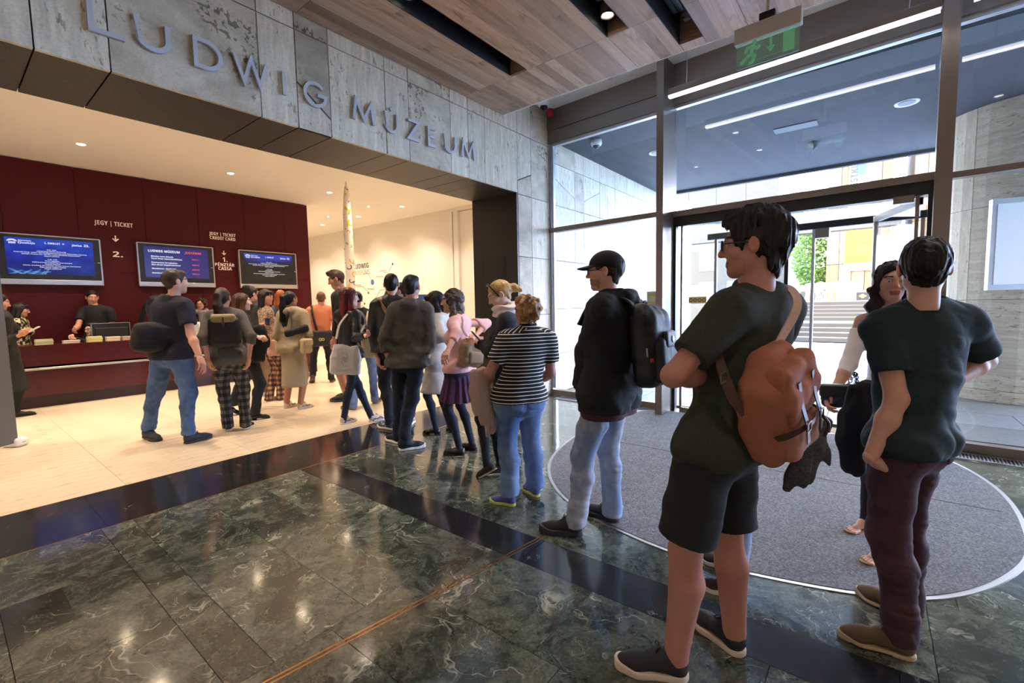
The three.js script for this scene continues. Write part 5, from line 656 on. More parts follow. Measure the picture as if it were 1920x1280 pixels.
    const f = (x, y, z) => { let q = f0(x, y, z); for (const [fs, dn, c] of sleeves) q = smin(q, smax(fs(x, y, z), dn.x * x + dn.y * y + dn.z * z - c, 0.006), 0.028); if (hd_) q = smin(q, ed(hd_, x, y, z) + (0.25 - Math.abs(noise3(x * 16, y * 16, z * 16))) * 0.03, 0.02); if (colr) q = smin(q, bd(colr, x, y, z), 0.015); q = smax(q, -bd(nk, x, y, z), 0.008); if (t.bare) q = smax(q, y - (n.y + t.bare), 0.01); q += fo(x, y, z) * (y < hemY + 0.35 ? 1.25 : 0.8) + (t.flare && t.pleat ? Math.sin(Math.atan2(x - p.x, z - p.z) * t.pleat) * 0.012 * clamp((p.y - y + 0.2) * 2) : 0); return smax(q, hemY + (t.dip ? t.dip(x, z) : 0) - y, 0.008); };
    const q0 = finish(t.name ?? 'shirt', nets(f, bounds(all, 0.025), t.cell ?? cell, shade(t)), t, G, t.label);
    return q0;
  }
  function legWear(t) {
    const fit = t.fit ?? 1, d = 0.012, hemA = t.short, Bp = [bone(HI[0], HI[1], (fem ? 0.112 : 0.106) * s * g + d, undefined, hf, 1.06), bone(on(0.02), on(0.2), (fem ? 0.140 : 0.150) * s * g + d, (fem ? 0.128 : 0.148) * s * g + d, hf, 1.34), ...[1, -1].map((q) => ell(p.clone().addScaledVector(hf, -(fem ? 0.05 : 0.036) * s).addScaledVector(hl, 0.06 * s * q).addScaledVector(up, -0.03 * s), V(0.084, 0.096, fem ? 0.086 : 0.084).multiplyScalar(s * g)))];
    const legs = [0, 1].map((i) => { const c = K[i].clone().lerp(A[i], 0.3).addScaledVector(toeDir(i), -0.014 * s), ft = A[i].clone().addScaledVector(up, -0.06); return [bone(HI[i], K[i], (0.098 * g + 0.004) * s * Math.sqrt(fit), (t.wide ?? 0.068) * s * fit), bone(K[i], c, (t.wide ?? 0.068) * s * fit, (t.calf ?? 0.066) * s * fit), bone(c, ft, (t.calf ?? 0.066) * s * fit, (t.ankle ?? 0.058) * s * fit)]; });
    const fp = un(Bp, 0.05), fl = legs.map((l) => un(l, 0.03)), fo = folds(t.fold ?? 0.012, 1.3), waist = p.y + (t.waist ?? Math.min(0.12, ([].concat(o.top ?? [])[0]?.hem ?? 0) + 0.10)) * s, wn = u_;
    const hem = [0, 1].map((i) => hemA ? (() => { const e = HI[i].clone().lerp(K[i], hemA), dn = K[i].clone().sub(HI[i]).normalize(); return [dn, dn.dot(e)]; })() : [V(0, -1, 0), -(A[i].y - (t.low ?? 0.03))]);
    const f = (x, y, z) => { const ls = [0, 1].map((i) => smax(fl[i](x, y, z), hem[i][0].x * x + hem[i][0].y * y + hem[i][0].z * z - hem[i][1], 0.005)); let q = smin(smin(ls[0], fp(x, y, z), 0.035), smin(ls[1], fp(x, y, z), 0.035), 0.012); const lowk = clamp((p.y * 0.62 - y) * 3) ; q += fo(x, y, z) * (0.75 + 0.5 * Math.abs(Math.sin(y * 6))) + (t.stack ? Math.sin(y * 80 + x * 14) * 0.0025 * clamp((0.22 - y) * 8) : 0); return smax(q, y - waist - (x - p.x) * 0, 0.008); };
    const q = finish(t.name ?? 'trousers', nets(f, bounds([...Bp, ...legs.flat()], 0.02), t.cell ?? cell, shade(t)), t, G, t.label);
    if (t.pockets) for (const e of [1, -1]) { const c = p.clone().addScaledVector(hf, -0.13 * s).addScaledVector(hl, 0.078 * s * e).addScaledVector(up, -0.015 * s), pc = Math.min(cell, 0.007); const pf = (x, y, z) => { const dx = x - c.x, dy = y - c.y, dz = z - c.z, l = Math.abs(dx * hl.x + dz * hl.z), b = dx * hf.x + dz * hf.z; return smax(f(x, y, z) - 0.0045, Math.max(l - 0.06 * s + Math.max(0, -dy - 0.04 * s) * 0.8, Math.abs(dy) - 0.072 * s, b - 0.06), 0.004); }; const gq = nets(pf, [c.clone().addScalar(-0.14), c.clone().addScalar(0.14)], pc, t.colors ? (() => { const sh = shade(t); return (x, y, z) => sh(x, y, z).map((v) => v * 1.06); })() : null); if (gq.attributes.position.count > 20) finish('pocket', gq, t, q); }
    return q;
  }
  function skirt(t) { const q = p.clone().setY(p.y - t.len * s), B = [bone(on(0.02), on(0.22), 0.138 * s * g, 0.125 * s * g, hf, 1.3), bone(HI[0], HI[1], 0.112 * s * g), bone(p.clone(), q.clone().addScaledVector(hf, t.fw ?? 0), 0.15 * s * g, t.r * s, hf, t.flat ?? 1.2)], f0 = un(B, 0.06), fo = folds(t.fold ?? 0.008, 0.5); const f = (x, y, z) => smax(smax(f0(x, y, z) + fo(x, y, z) + (t.pleat ? Math.sin(Math.atan2(x - p.x, z - p.z) * t.pleat) * 0.014 * clamp((p.y - y + 0.1) * 3) : 0), q.y - y, 0.006), y - (p.y + 0.13 * s), 0.01); return finish('skirt', nets(f, bounds(B, 0.03), cell, shade(t)), t); }
  if (o.bottom) (o.bottom.len ? skirt : legWear)(o.bottom); if (o.tights) legWear({ ...o.tights, name: 'tights', fit: 0.74, wide: 0.068, ankle: 0.046, fold: 0.002, low: 0.06 });
  for (const t of [].concat(o.top ?? [])) topWear(t);
  // ---- shoes
  if (o.shoes) heel.forEach((h, i) => { const sg = shoeGeo(o.shoes.style, clamp(cell * 0.6, 0.0042, 0.008)), k = (o.footK ?? 1) * s * (fem ? 0.9 : 1.02), q = part('shoe', sg.upper, sg.foot ? M(o.skin, 0.55) : cloth(o.shoes.color, { rough: o.shoes.rough ?? 0.75 }), G); q.scale.setScalar(k); q.position.copy(loc(h)).setY((0) + lift[i]); q.rotation.set(lift[i] > 0 ? Math.asin(clamp(lift[i] / (0.2 * k), 0, 0.95)) : 0, Math.atan2(toeDir(i).x, toeDir(i).z), 0, 'YXZ'); add('sole', sg.sole, cloth(o.shoes.sole ?? '#e9e4da', { rough: 0.7, sheen: 0 }), q); if (sg.laces) add('lace', sg.laces, cloth(o.shoes.lace ?? o.shoes.color, { rough: 0.8 }), q);
    if (o.shoes.stripe) add('side_mark', mergeGeometries([-1, 1].map((e) => strokes([o.shoes.stripe], 0.011, 0.003).rotateY(-Math.PI / 2).translate(e > 0 ? 0.046 : -0.043, 0.0, 0.0))), cloth(o.shoes.mark ?? '#1a1b1e'), q);
    if (o.socks) part('sock', [bone2(V(0, 0.03, 0.045), V(0, o.socks.h ?? 0.13, 0.046), 0.036, 0.04)].map((x) => x.scale(k, k, k).rotateX(q.rotation.x).rotateY(q.rotation.y).translate(q.position.x, q.position.y, q.position.z)), cloth(o.socks.color), G); });
  return Object.assign(o, { G, n, p, hc, S, E, W, A, K, cf, cl, up, s, base, hm, part: (name, geo, mat) => part(name, geo, mat, G), W3: wr, E3: el, S3: sh, P3: P, N3: N, H3: HC, on: (t, f, l) => on(t, f, l).add(base), ahead });
}
const bone2 = (a, b, r0, r1) => { const g = new THREE.CylinderGeometry(r1, r0, a.distanceTo(b), 16, 1); const q = new THREE.Quaternion().setFromUnitVectors(V(0, 1, 0), b.clone().sub(a).normalize()); g.applyQuaternion(q); const c = a.clone().add(b).multiplyScalar(0.5); g.translate(c.x, c.y, c.z); return uvBox(g); };
// soft bag bodies in their own frame: x across, y up, z outwards
function soft(list, k, cell, disp, cuts = []) { const f0 = un(list, k); return nets((x, y, z) => { let d = f0(x, y, z) + (disp ? disp(x, y, z) : 0); for (const [n, c] of cuts) d = smax(d, n.x * x + n.y * y + n.z * z - c, 0.008); return d; }, bounds(list, 0.03), cell); }
function strap(pts, w, th, out) { // flat band through points; out(i, tangent) gives the normal of the band's face
  const c = new THREE.CatmullRomCurve3(pts, false, 'centripetal'), N = Math.max(12, pts.length * 7), pos = [], idx = [];
  for (let i = 0; i <= N; i++) { const t = i / N, q = c.getPoint(t), tg = c.getTangent(t), n = out.clone ? out.clone() : out(t); n.addScaledVector(tg, -n.dot(tg)).normalize(); const b = tg.clone().cross(n); for (const [a, e] of [[-1, -1], [1, -1], [1, 1], [-1, 1]]) { const v = q.clone().addScaledVector(b, a * w / 2).addScaledVector(n, e * th / 2); pos.push(v.x, v.y, v.z); } }
  for (let i = 0; i < N; i++) for (let k = 0; k < 4; k++) { const a = i * 4 + k, b = i * 4 + (k + 1) % 4; idx.push(a, b, b + 4, a, b + 4, a + 4); } idx.push(0, 2, 1, 0, 3, 2); const e = N * 4; idx.push(e, e + 1, e + 2, e, e + 2, e + 3);
  const g = new THREE.BufferGeometry(); g.setAttribute('position', new THREE.Float32BufferAttribute(pos, 3)); g.setIndex(idx); const q = g.toNonIndexed(); q.computeVertexNormals(); return uvBox(q);
}
// ---------------------------------------------------------------- the people in the queue
const SK = { a: '#b5806d', b: '#cb9b87', c: '#c08d73', d: '#e3bba6', e: '#b07d65' };
const plaid = (a, b, c) => texture(128, 128, (u, v) => { const st = (q) => (q % 0.5) / 0.5 < 0.5 ? 1 : 0; const k = st(u) + st(v), w = 0.05 * (hash(Math.floor(u * 128), Math.floor(v * 128), 3) - 0.5); const q = k === 2 ? c : k === 1 ? b : a; return [q[0] + w, q[1] + w, q[2] + w]; });
const stripeTex = texture(8, 128, (u, v) => { const t = (v * 4) % 1; return t > 0.74 ? [0.93, 0.91, 0.86] : [0.055, 0.06, 0.085]; });
const heather = (r, g, b, a = 0.12) => texture(128, 128, (u, v) => { const k = (fbm(u * 64, v * 64, 64, 2, 77) - 0.5) * a * 2 + (hash(Math.floor(u * 128), Math.floor(v * 128), 9) - 0.5) * a; return [r + k, g + k, b + k]; });
const lace = texture(128, 128, (u, v) => { const k = fbm(u * 24, v * 24, 24, 3, 91); return k > 0.5 ? [0.70, 0.60, 0.52] : [0.42, 0.34, 0.30]; });
const blotch = texture(128, 128, (u, v) => { const k = fbm(u * 10, v * 10, 10, 3, 95); return k > 0.56 ? [0.80, 0.77, 0.60] : k > 0.48 ? [0.42, 0.42, 0.28] : [0.06, 0.07, 0.06]; });
const jeans = (a, b, o = {}) => ({ ...denim(a, b), fold: 0.013, ...o });
const who = {};
const P = (key, o) => { who[key] = person(o); };
P('shorts', { label: 'tall young man in dark green tee and black shorts, arms folded, tan rucksack', skin: SK.a, cell: 0.0062, heels: [[1293, 1272], [1395, 1234]], toes: [[1172, 1248], [1326, 1176]], top_: [1402, 390], pelvis: 1347, legG: 1.1, neck: [1432, 0.02], head: [1412, -0.02], chest: -58, hips: -60, look: -84, legs: true, bend: [0.02, 0.03], girth: 0.99,
  armL: { el: [1262, 704, -1], wr: [1345, 704, 1], curl: 0.8, hide: false }, armR: { el: [1420, 700, 1], wr: [1350, 684, -1], curl: 1.1, dorsal: dirOf(204) },
  hair: { style: 'floppy', color: '#0f0c0c', tint: '#181313', grow: 0.010, amp: 0.013 }, glasses: '#20304a', brow: '#1c1512',
  top: { name: 'tee_shirt', color: '#262b22', map: heather(0.175, 0.19, 0.15, 0.03), scale: 0.25, off: 0.013, hem: -0.07, sleeve: 0.70, sr: 0.074, fold: 0.010, rough: 0.92 }, bottom: { name: 'shorts', color: '#17181c', short: 0.86, wide: 0.1, fit: 1.12, fold: 0.008 }, shoes: { style: 'sneaker', color: '#23232a', sole: '#d9c8b4', lace: '#17171a' }, socks: { color: '#0f0f12', h: 0.125 } });
P('burgundy', { label: 'young man in a dark teal tee and burgundy trousers, hand in pocket', skin: SK.b, cell: 0.0062, heels: [[1720, 1236], [1722, 1172]], toes: [[1566, 1186], [1610, 1110]], top_: [1728, 440], pelvis: 1704, neck: [1738, 0.02], head: [1732, 0.0], chest: -44, hips: -66, look: -12, bend: [0.04, 0.04], girth: 0.95, bareArms: true,
  armL: { el: [1684, 760, -1], wr: [1630, 862, 1], curl: 0.3, pocket: true }, armR: { el: [1846, 676, 1], wr: [1792, 712, -1], curl: 0.6 }, hair: [{ style: 'crop', color: '#2a211d', tint: '#3a2d26', grow: 0.004, amp: 0.004 }, { style: 'short', color: '#16110f', tint: '#1d1715', grow: 0.005, amp: 0.008 }].slice(1),
  top: { name: 'tee_shirt', color: '#12262b', map: heather(0.095, 0.165, 0.185, 0.02), scale: 0.25, off: 0.013, hem: -0.05, sleeve: 0.66, sr: 0.064, fold: 0.017 }, bottom: { color: '#44242f', map: heather(0.27, 0.145, 0.185, 0.03), scale: 0.25, fold: 0.011, pockets: true, wide: 0.078, ankle: 0.064, stack: true }, shoes: { style: 'suede', color: '#5e4a35', sole: '#b29d7c', lace: '#7a6347', rough: 0.95 } });
P('woman', { label: 'young woman with long wavy hair in a white off-shoulder top', female: true, skin: SK.b, heels: [[1662, 1040], [1634, 988]], toes: [[1626, 1056], [1580, 1003]], top_: [1683, 486], pelvis: 1672, neck: 1678, head: 1672, chest: 188, hips: 205, look: 168, bend: [0.02, 0.02], girth: 0.86,
  armL: { el: [1742, 690, 1], wr: [1630, 742, -1], curl: 1.0 }, armR: { el: [1592, 682, -1], wr: [1562, 738, -1], curl: 0.6 }, hair: { style: 'long', color: '#1f1518', tint: '#34222a', len: 0.36, wave: 0.014, amp: 0.01, grow: 0.006 }, lip: '#a5525a', brow: '#1d1414',
  top: { name: 'top', color: '#f1eef2', off: 0.006, hem: 0.08, sleeve: 1.35, sr: 0.052, bare: -0.105, neck: 0.05, fold: 0.004 }, bottom: { name: 'jeans', color: '#161c2c', fit: 0.74, wide: 0.07, ankle: 0.052, low: 0.1, fold: 0.004 }, shoes: { style: 'sandal', sole: '#8d6a4e' } });
P('cap', { label: 'bearded man in a black cap, black hooded jacket and light jeans facing left', skin: SK.b, heels: [[1093, 1004], [1160, 982]], toes: [[1014, 993], [1106, 960]], top_: [1135, 464], hairTop: 0.03, pelvis: 1142, neck: [1152, 0], head: 1134, chest: -66, hips: -62, look: -84, bend: [0.04, 0.05], girth: 1.12,
  armL: { el: [1098, 660, 1], wr: [1092, 724, 1], curl: 0.6, pocket: true }, armR: { wr: [1100, 735, 1], hide: true }, hair: { style: 'crop', color: '#2d221c', line: -0.02 }, glasses: '#14161a',
  top: [{ name: 'jacket', color: '#15171c', off: 0.030, hem: -0.13, sleeve: 1.98, sr: 0.068, cuff: 0.046, hood: true, fold: 0.014, neck: 0.075 }, { name: 'checked_shirt', color: '#4a2230', off: 0.015, hem: -0.17, noSleeve: true, fold: 0.008 }], bottom: { name: 'jeans', ...jeans('#6f86ad', '#b9bdc6', { fold: 0.012, pockets: true, stack: true, wide: 0.076, ankle: 0.066 }) }, shoes: { style: 'chunky', color: '#17181b', sole: '#2a2b2e', lace: '#0e0e10' } });
P('striped', { label: 'woman with short curly blonde hair, navy striped tee and blue jeans', female: true, skin: SK.a, heels: [[967, 948], [1010, 932]], toes: [[912, 937], [974, 910]], top_: [986, 550], hairTop: 0.03, pelvis: 974, neck: 990, head: 986, chest: -20, hips: -20, look: -48, girth: 1.26, armG: 1.25, sw: 0.185, belly: true, bend: [0.03, 0.03], bareArms: true,
  armL: { el: [917, 700, 1], wr: [918, 722, 1] }, armR: { el: [1033, 700, 1], wr: [1000, 715, 1] }, hair: { style: 'perm', color: '#b0875a', tint: '#8a6440', grow: 0.004, len: 0.2 }, brow: '#8a6a4a',
  top: { name: 'striped_shirt', color: '#ffffff', map: stripeTex, scale: 0.102, off: 0.014, hem: -0.03, sleeve: 0.66, sr: 0.078, collar: true, fold: 0.009 }, bottom: { name: 'jeans', ...jeans('#46608f', '#7d97bd', { fold: 0.011, pockets: true, wide: 0.082, calf: 0.082, ankle: 0.084, low: 0.0 }) }, shoes: { style: 'sneaker', color: '#4a568c', sole: '#b9bd62', lace: '#c9cfe8' } });
P('blonde', { label: 'woman with a blonde ponytail, pale scarf and navy jumper looking down at her phone', female: true, skin: SK.d, heels: [[932, 898], [950, 886]], toes: [-60, -95], lift: [0.09, 0], top_: [935, 523], pelvis: 948, neck: 952, head: [936, 0], chest: -88, look: -100, pitch: 26, girth: 1.0,
  armL: { el: [916, 668, -1], wr: [900, 642, 1], curl: 0.9 }, armR: { el: [925, 660, 1], wr: [892, 644, 1], curl: 0.9 }, hair: { style: 'tied', color: '#c9a468', tint: '#a8834e', amp: 0.005 }, brow: '#9a7a50',
  top: { name: 'jumper', color: '#141826', off: 0.012, hem: -0.08, sleeve: 1.96, fold: 0.008 }, bottom: { name: 'leggings', color: '#101116', fit: 0.72, ankle: 0.05, low: 0.09, fold: 0.004 }, shoes: { style: 'flat', color: '#2a2420', sole: '#b9a48a' } });
P('pink', { label: 'young woman with long curly hair, pink cardigan, purple skirt and dark tights', female: true, skin: SK.b, heels: [[872, 853], [894, 845]], toes: [[835, 850], [866, 838]], top_: [858, 540], pelvis: 860, neck: 862, head: 847, chest: -68, hips: -60, look: -86, girth: 0.95,
  armL: { el: [855, 624, -1], wr: [840, 656, -1], curl: 0.5 }, armR: { el: [912, 606, 1], wr: [893, 628, -1], curl: 0.5 }, hair: { style: 'curly', color: '#2f2320', tint: '#5a4a44', len: 0.42, wave: 0.012, amp: 0.01, grow: 0.008 },
  top: { name: 'cardigan', color: '#d9a9a6', off: 0.016, hem: -0.02, sleeve: 1.5, sr: 0.06, fold: 0.012 }, bottom: { color: '#4b2747', len: 0.34, r: 0.235, pleat: 18, flat: 1.1 }, tights: { color: '#151a30' }, shoes: { style: 'flat', color: '#1a1518', sole: '#15120f', rough: 0.35 } });
P('coat', { label: 'woman with dark hair and a fringe in a long pale grey coat and navy tights', female: true, skin: SK.c, heels: [[826, 815], [848, 812]], toes: [[786, 812], [838, 800]], top_: [816, 544], pelvis: 820, neck: 828, head: 814, chest: -72, look: -86, pitch: 14, girth: 0.98,
  armL: { el: [830, 632, -1], wr: [812, 640, 1], curl: 0.7 }, armR: { el: [838, 630, 1], wr: [812, 636, 1] }, hair: { style: 'bangs', color: '#1a1413', len: 0.28, amp: 0.005, grow: 0.004 },
  top: { name: 'coat', color: '#b9b5b2', off: 0.024, hem: -0.38, flare: 0.27, sleeve: 1.9, sr: 0.062, fold: 0.012 }, tights: { color: '#151a2e' }, shoes: { style: 'dress', color: '#121214', sole: '#0d0d0e', rough: 0.25 } });
P('hooded', { label: 'dark-haired man in a wide grey hooded jacket and dark jeans', skin: SK.a, heels: [[752, 832], [747, 845]], toes: [[735, 826], [802, 836]], top_: [771, 512], pelvis: 766, neck: 771, head: 772, chest: 14, hips: 20, look: 26, girth: 1.0, sw: 0.158, bend: [0.02, 0.03],
  armL: { el: [716, 645, 1], wr: [735, 690, 1], hide: true }, armR: { el: [806, 640, -1], wr: [796, 690, 1], curl: 0.6, hide: true }, hair: { style: 'short', color: '#15110f', tint: '#241c18', amp: 0.006 },
  top: { name: 'hooded_jacket', color: '#ffffff', map: heather(0.285, 0.27, 0.25, 0.05), scale: 0.2, off: 0.028, hem: -0.08, flare: 0.25, sleeve: 1.5, sr: 0.07, hood: true, fold: 0.02, cuff: 0.06 }, bottom: { name: 'jeans', ...jeans('#11161f', '#1f2c40', { fold: 0.014, stack: true, ankle: 0.062 }) }, shoes: { style: 'sneaker', color: '#121a28', sole: '#eceae6', lace: '#0f1520' } });
P('leather', { label: 'man with short black hair in a black leather jacket with a brown shoulder strap', skin: SK.c, heels: [[740, 806], [764, 800]], toes: [[716, 801], [775, 788]], top_: [733, 510], pelvis: 735, neck: 734, head: 734, chest: 0, look: 8, girth: 0.98, sw: 0.175, armL: { el: [697, 640, -1], wr: [712, 690, 1], curl: 0.5 }, armR: { hide: true },
  hair: { style: 'short', color: '#120f0e', amp: 0.006 }, top: { name: 'leather_jacket', color: '#101114', rough: 0.42, sheen: 0, off: 0.026, hem: -0.03, sleeve: 1.95, collar: true, fold: 0.014 }, bottom: { name: 'jeans', ...jeans('#0f1218', '#1a212e', { ankle: 0.058 }) }, shoes: { style: 'sneaker', color: '#39465e', sole: '#d8cdb8', lace: '#d8d8d8', stripe: [[0.04, 0.1], [0.07, 0.13], [0.05, 0.15], [0.085, 0.17]].map(([a, b]) => [b, a]), mark: '#e9e9e9' } });
P('between', { label: 'person with glasses glimpsed between the leather jacket and the grey hooded jacket', skin: SK.b, heels: [[758, 782], [776, 780]], toes: -70, top_: [751, 527], pelvis: 762, neck: 757, head: 750, chest: -70, look: -80, girth: 0.9, hair: { style: 'short', color: '#2a2320' }, glasses: '#222222', top: { color: '#3a3c44', off: 0.015, hem: -0.06, sleeve: 1.9 }, bottom: { name: 'jeans', ...jeans('#33507e', '#5c7fb0') }, shoes: { style: 'sneaker', color: '#8e8f92', sole: '#dcdcdc' } });
P('redhead', { label: 'young woman with long dark red hair, black leather jacket and dark leggings', female: true, skin: SK.d, heels: [[692, 791], [638, 796]], toes: [[722, 786], [661, 790]], top_: [652, 537], pelvis: 654, neck: 650, head: 656, chest: 48, hips: 40, look: 72, girth: 0.95, bend: [0.03, 0.03],
  armR: { el: [667, 634, -1], wr: [686, 628, -1], curl: 0.6 }, armL: { el: [690, 625, 1], wr: [698, 630, 1] }, hair: { style: 'long', color: '#4a1420', tint: '#6d2028', len: 0.44, amp: 0.007, grow: 0.006, tip: 0.055 },
  top: { name: 'leather_jacket', color: '#13171f', rough: 0.4, sheen: 0, off: 0.018, hem: -0.02, sleeve: 1.92, fold: 0.01 }, bottom: { name: 'leggings', color: '#17263a', fit: 0.76, ankle: 0.05, low: 0.1, fold: 0.006 }, shoes: { style: 'sneaker', color: '#cdbab2', sole: '#efe9e2', lace: '#23242b', stripe: [[0.06, 0.05], [0.12, 0.045], [0.16, 0.065], [0.2, 0.045]].map(([a, b]) => [a, b]) } });
P('beanie', { label: 'person in a black knit hat, black top and blue jeans with canvas bag', skin: SK.b, heels: [[668, 768], [702, 757]], toes: [-50, 20], top_: [668, 545], pelvis: 682, neck: 674, head: 668, chest: -2, look: -12, girth: 0.98, hair: { style: 'knit', color: '#0d0d0f', grow: 0.010, amp: 0.003, label: 'black knit hat' },
  top: { name: 'top', color: '#121316', off: 0.016, hem: -0.04, sleeve: 1.9 }, bottom: { name: 'jeans', ...jeans('#3d5680', '#7d95ba', { ankle: 0.062, low: 0.06 }) }, shoes: { style: 'sneaker', color: '#1c1c1c', sole: '#8a7a3c' } });
P('tall', { label: 'tall man with brushed-up brown hair looking down to the left behind the red-haired woman', skin: SK.a, heels: [[657, 752], [663, 747]], toes: [[620, 752], [636, 746]], top_: [628, 505], pelvis: 648, neck: 641, head: 630, chest: -66, look: -88, pitch: 18, legs: true, hair: { style: 'quiff', color: '#3a2a1e', tint: '#5a4230', amp: 0.008 }, top: { name: 'top', color: '#16181d', off: 0.016, hem: -0.08, sleeve: 1.9 }, bottom: { name: 'shorts', color: '#1a1c22', short: 0.9, wide: 0.09 }, shoes: { style: 'sneaker', color: '#2a2b2c', sole: '#3b3b3a' }, socks: { color: '#101114', h: 0.2 } });
P('orange', { label: 'man in an orange tee and black trousers with a black shoulder bag, seen from behind', skin: SK.a, heels: [[588, 719], [621, 717]], toes: [-8, 12], lift: [0.08, 0], top_: [602, 545], pelvis: 602, neck: 601, head: 602, chest: 0, look: 0, girth: 1.0, bareArms: true, armL: { el: [578, 620, -1], wr: [580, 648, 1] }, hair: { style: 'crop', color: '#6a4a34', line: 0.02 }, top: { name: 'tee_shirt', color: '#bd7254', off: 0.016, hem: -0.06, sleeve: 0.6, sr: 0.07 }, bottom: { color: '#14151a' }, shoes: { style: 'sneaker', color: '#3c2d26', sole: '#57463a' } });
P('beige', { label: 'woman with a long black ponytail in a beige jumper and long beige skirt', female: true, skin: SK.e, heels: [[533, 766], [558, 767]], toes: [[552, 761], [584, 762]], top_: [545, 544], pelvis: 549, neck: 549, head: 545, chest: 24, look: 48, girth: 1.08, legs: true, armR: { el: [578, 626, -1], wr: [575, 645, 1] }, armL: { el: [518, 630, 1], wr: [540, 650, 1] }, hair: { style: 'pony', color: '#100d0d', len: 0.40, sx: 0.03, tw: 0.045, amp: 0.005 },
  top: { name: 'jumper', color: '#9d8e74', off: 0.03, hem: -0.07, sleeve: 1.9, sr: 0.07, hood: true, fold: 0.014 }, bottom: { color: '#a69880', len: 0.58, r: 0.19, flat: 1.1, fold: 0.006 }, shoes: { style: 'sneaker', color: '#d6c9b6', sole: '#ece5d8', lace: '#2a2523', stripe: [[0.06, 0.05], [0.12, 0.06], [0.16, 0.045], [0.2, 0.06]] } });
P('lace', { label: 'woman with short dark hair, lace blouse and brown checked trousers', female: true, skin: SK.a, heels: [[499, 753], [524, 751]], toes: [[520, 748], [536, 746]], top_: [497, 541], pelvis: 506, neck: 497, head: 499, chest: 75, look: 130, girth: 1.0, armR: { el: [489, 628, -1], wr: [494, 614, -1], curl: 0.9 }, hair: { style: 'bangs', color: '#1c1413', len: 0.13, grow: 0.004 },
  top: { name: 'blouse', color: '#ffffff', map: lace, scale: 0.3, off: 0.014, hem: 0.06, sleeve: 1.5 }, bottom: { color: '#ffffff', map: plaid([0.62, 0.47, 0.36], [0.36, 0.24, 0.19], [0.16, 0.10, 0.09]), scale: 0.16, ankle: 0.066, low: 0.07 }, shoes: { style: 'flat', color: '#b9a58c', sole: '#d8cdbd' } });
P('bun', { label: 'person with dark pinned-up hair and a dark hooded jacket, half hidden in the queue', female: true, skin: SK.b, heels: [[484, 745], [500, 742]], toes: 30, top_: [473, 532], hairTop: 0.05, pelvis: 484, neck: 474, head: 474, chest: 40, look: 70, hair: { style: 'bun', color: '#1d1512', amp: 0.012 }, top: { name: 'hooded_jacket', color: '#2b2d30', off: 0.028, hem: -0.06, sleeve: 1.9, hood: true }, bottom: { color: '#7d6c52' }, shoes: { style: 'sneaker', color: '#d8cfc2', sole: '#e8e2d8' } });
P('ginger', { label: 'person with ginger hair almost hidden behind the woman with the black ponytail', female: true, skin: SK.d, heels: [[522, 731], [537, 730]], toes: 10, top_: [527, 542], pelvis: 527, neck: 527, head: 526, chest: 0, look: 0, hair: { style: 'bangs', color: '#8f4a22', tint: '#a85c2c', len: 0.16 }, top: { color: '#3c4a5c', off: 0.016, hem: -0.05, sleeve: 1.9 }, bottom: { color: '#28456a' }, shoes: { style: 'sneaker', color: '#34507a', sole: '#dcdcdc' } });
P('brunette', { label: 'woman with long brown hair in black, stepping right with a black jacket over her arm', female: true, skin: SK.d, heels: [[420, 780], [470, 788]], toes: [85, [500, 784]], lift: [0.07, 0], top_: [452, 547], pelvis: 462, neck: 449, head: 455, chest: 72, look: 82, girth: 0.95, armR: { el: [468, 628, -1], wr: [486, 632, -1], curl: 0.9 }, hair: { style: 'long', color: '#2f2018', tint: '#5a3420', len: 0.40, fwd: 0.03 },
  top: { name: 'top', color: '#15161a', off: 0.016, hem: -0.12, sleeve: 1.9 }, bottom: { color: '#15171c', wide: 0.075, ankle: 0.072, low: 0.01 }, shoes: { style: 'dress', color: '#0e0e10', sole: '#0b0b0c', rough: 0.25 } });
P('plaid', { label: 'woman with dark ponytail, grey jumper and black-and-grey checked trousers', female: true, skin: SK.b, heels: [[430, 808], [457, 806]], toes: [-8, 28], top_: [417, 537], pelvis: 427, neck: 421, head: 418, chest: 4, look: 22, girth: 1.05, armL: { el: [380, 632, -1], wr: [392, 682, 1], curl: 0.5 }, armR: { el: [470, 630, -1], wr: [467, 672, 1], curl: 0.5 }, hair: { style: 'pony', color: '#221814', tint: '#3a2a22', len: 0.26, tw: 0.05 },
  top: { name: 'jumper', color: '#ffffff', map: heather(0.36, 0.345, 0.325, 0.07), scale: 0.2, off: 0.024, hem: -0.09, sleeve: 1.4, sr: 0.066, fold: 0.012 }, bottom: { color: '#ffffff', map: plaid([0.40, 0.39, 0.39], [0.22, 0.22, 0.23], [0.07, 0.07, 0.08]), scale: 0.17, wide: 0.078, ankle: 0.066, low: 0.05 }, shoes: { style: 'sneaker', color: '#15191f', sole: '#e1ddd4', lace: '#dcd8cf' }, socks: { color: '#8d8c8a', h: 0.15 } });
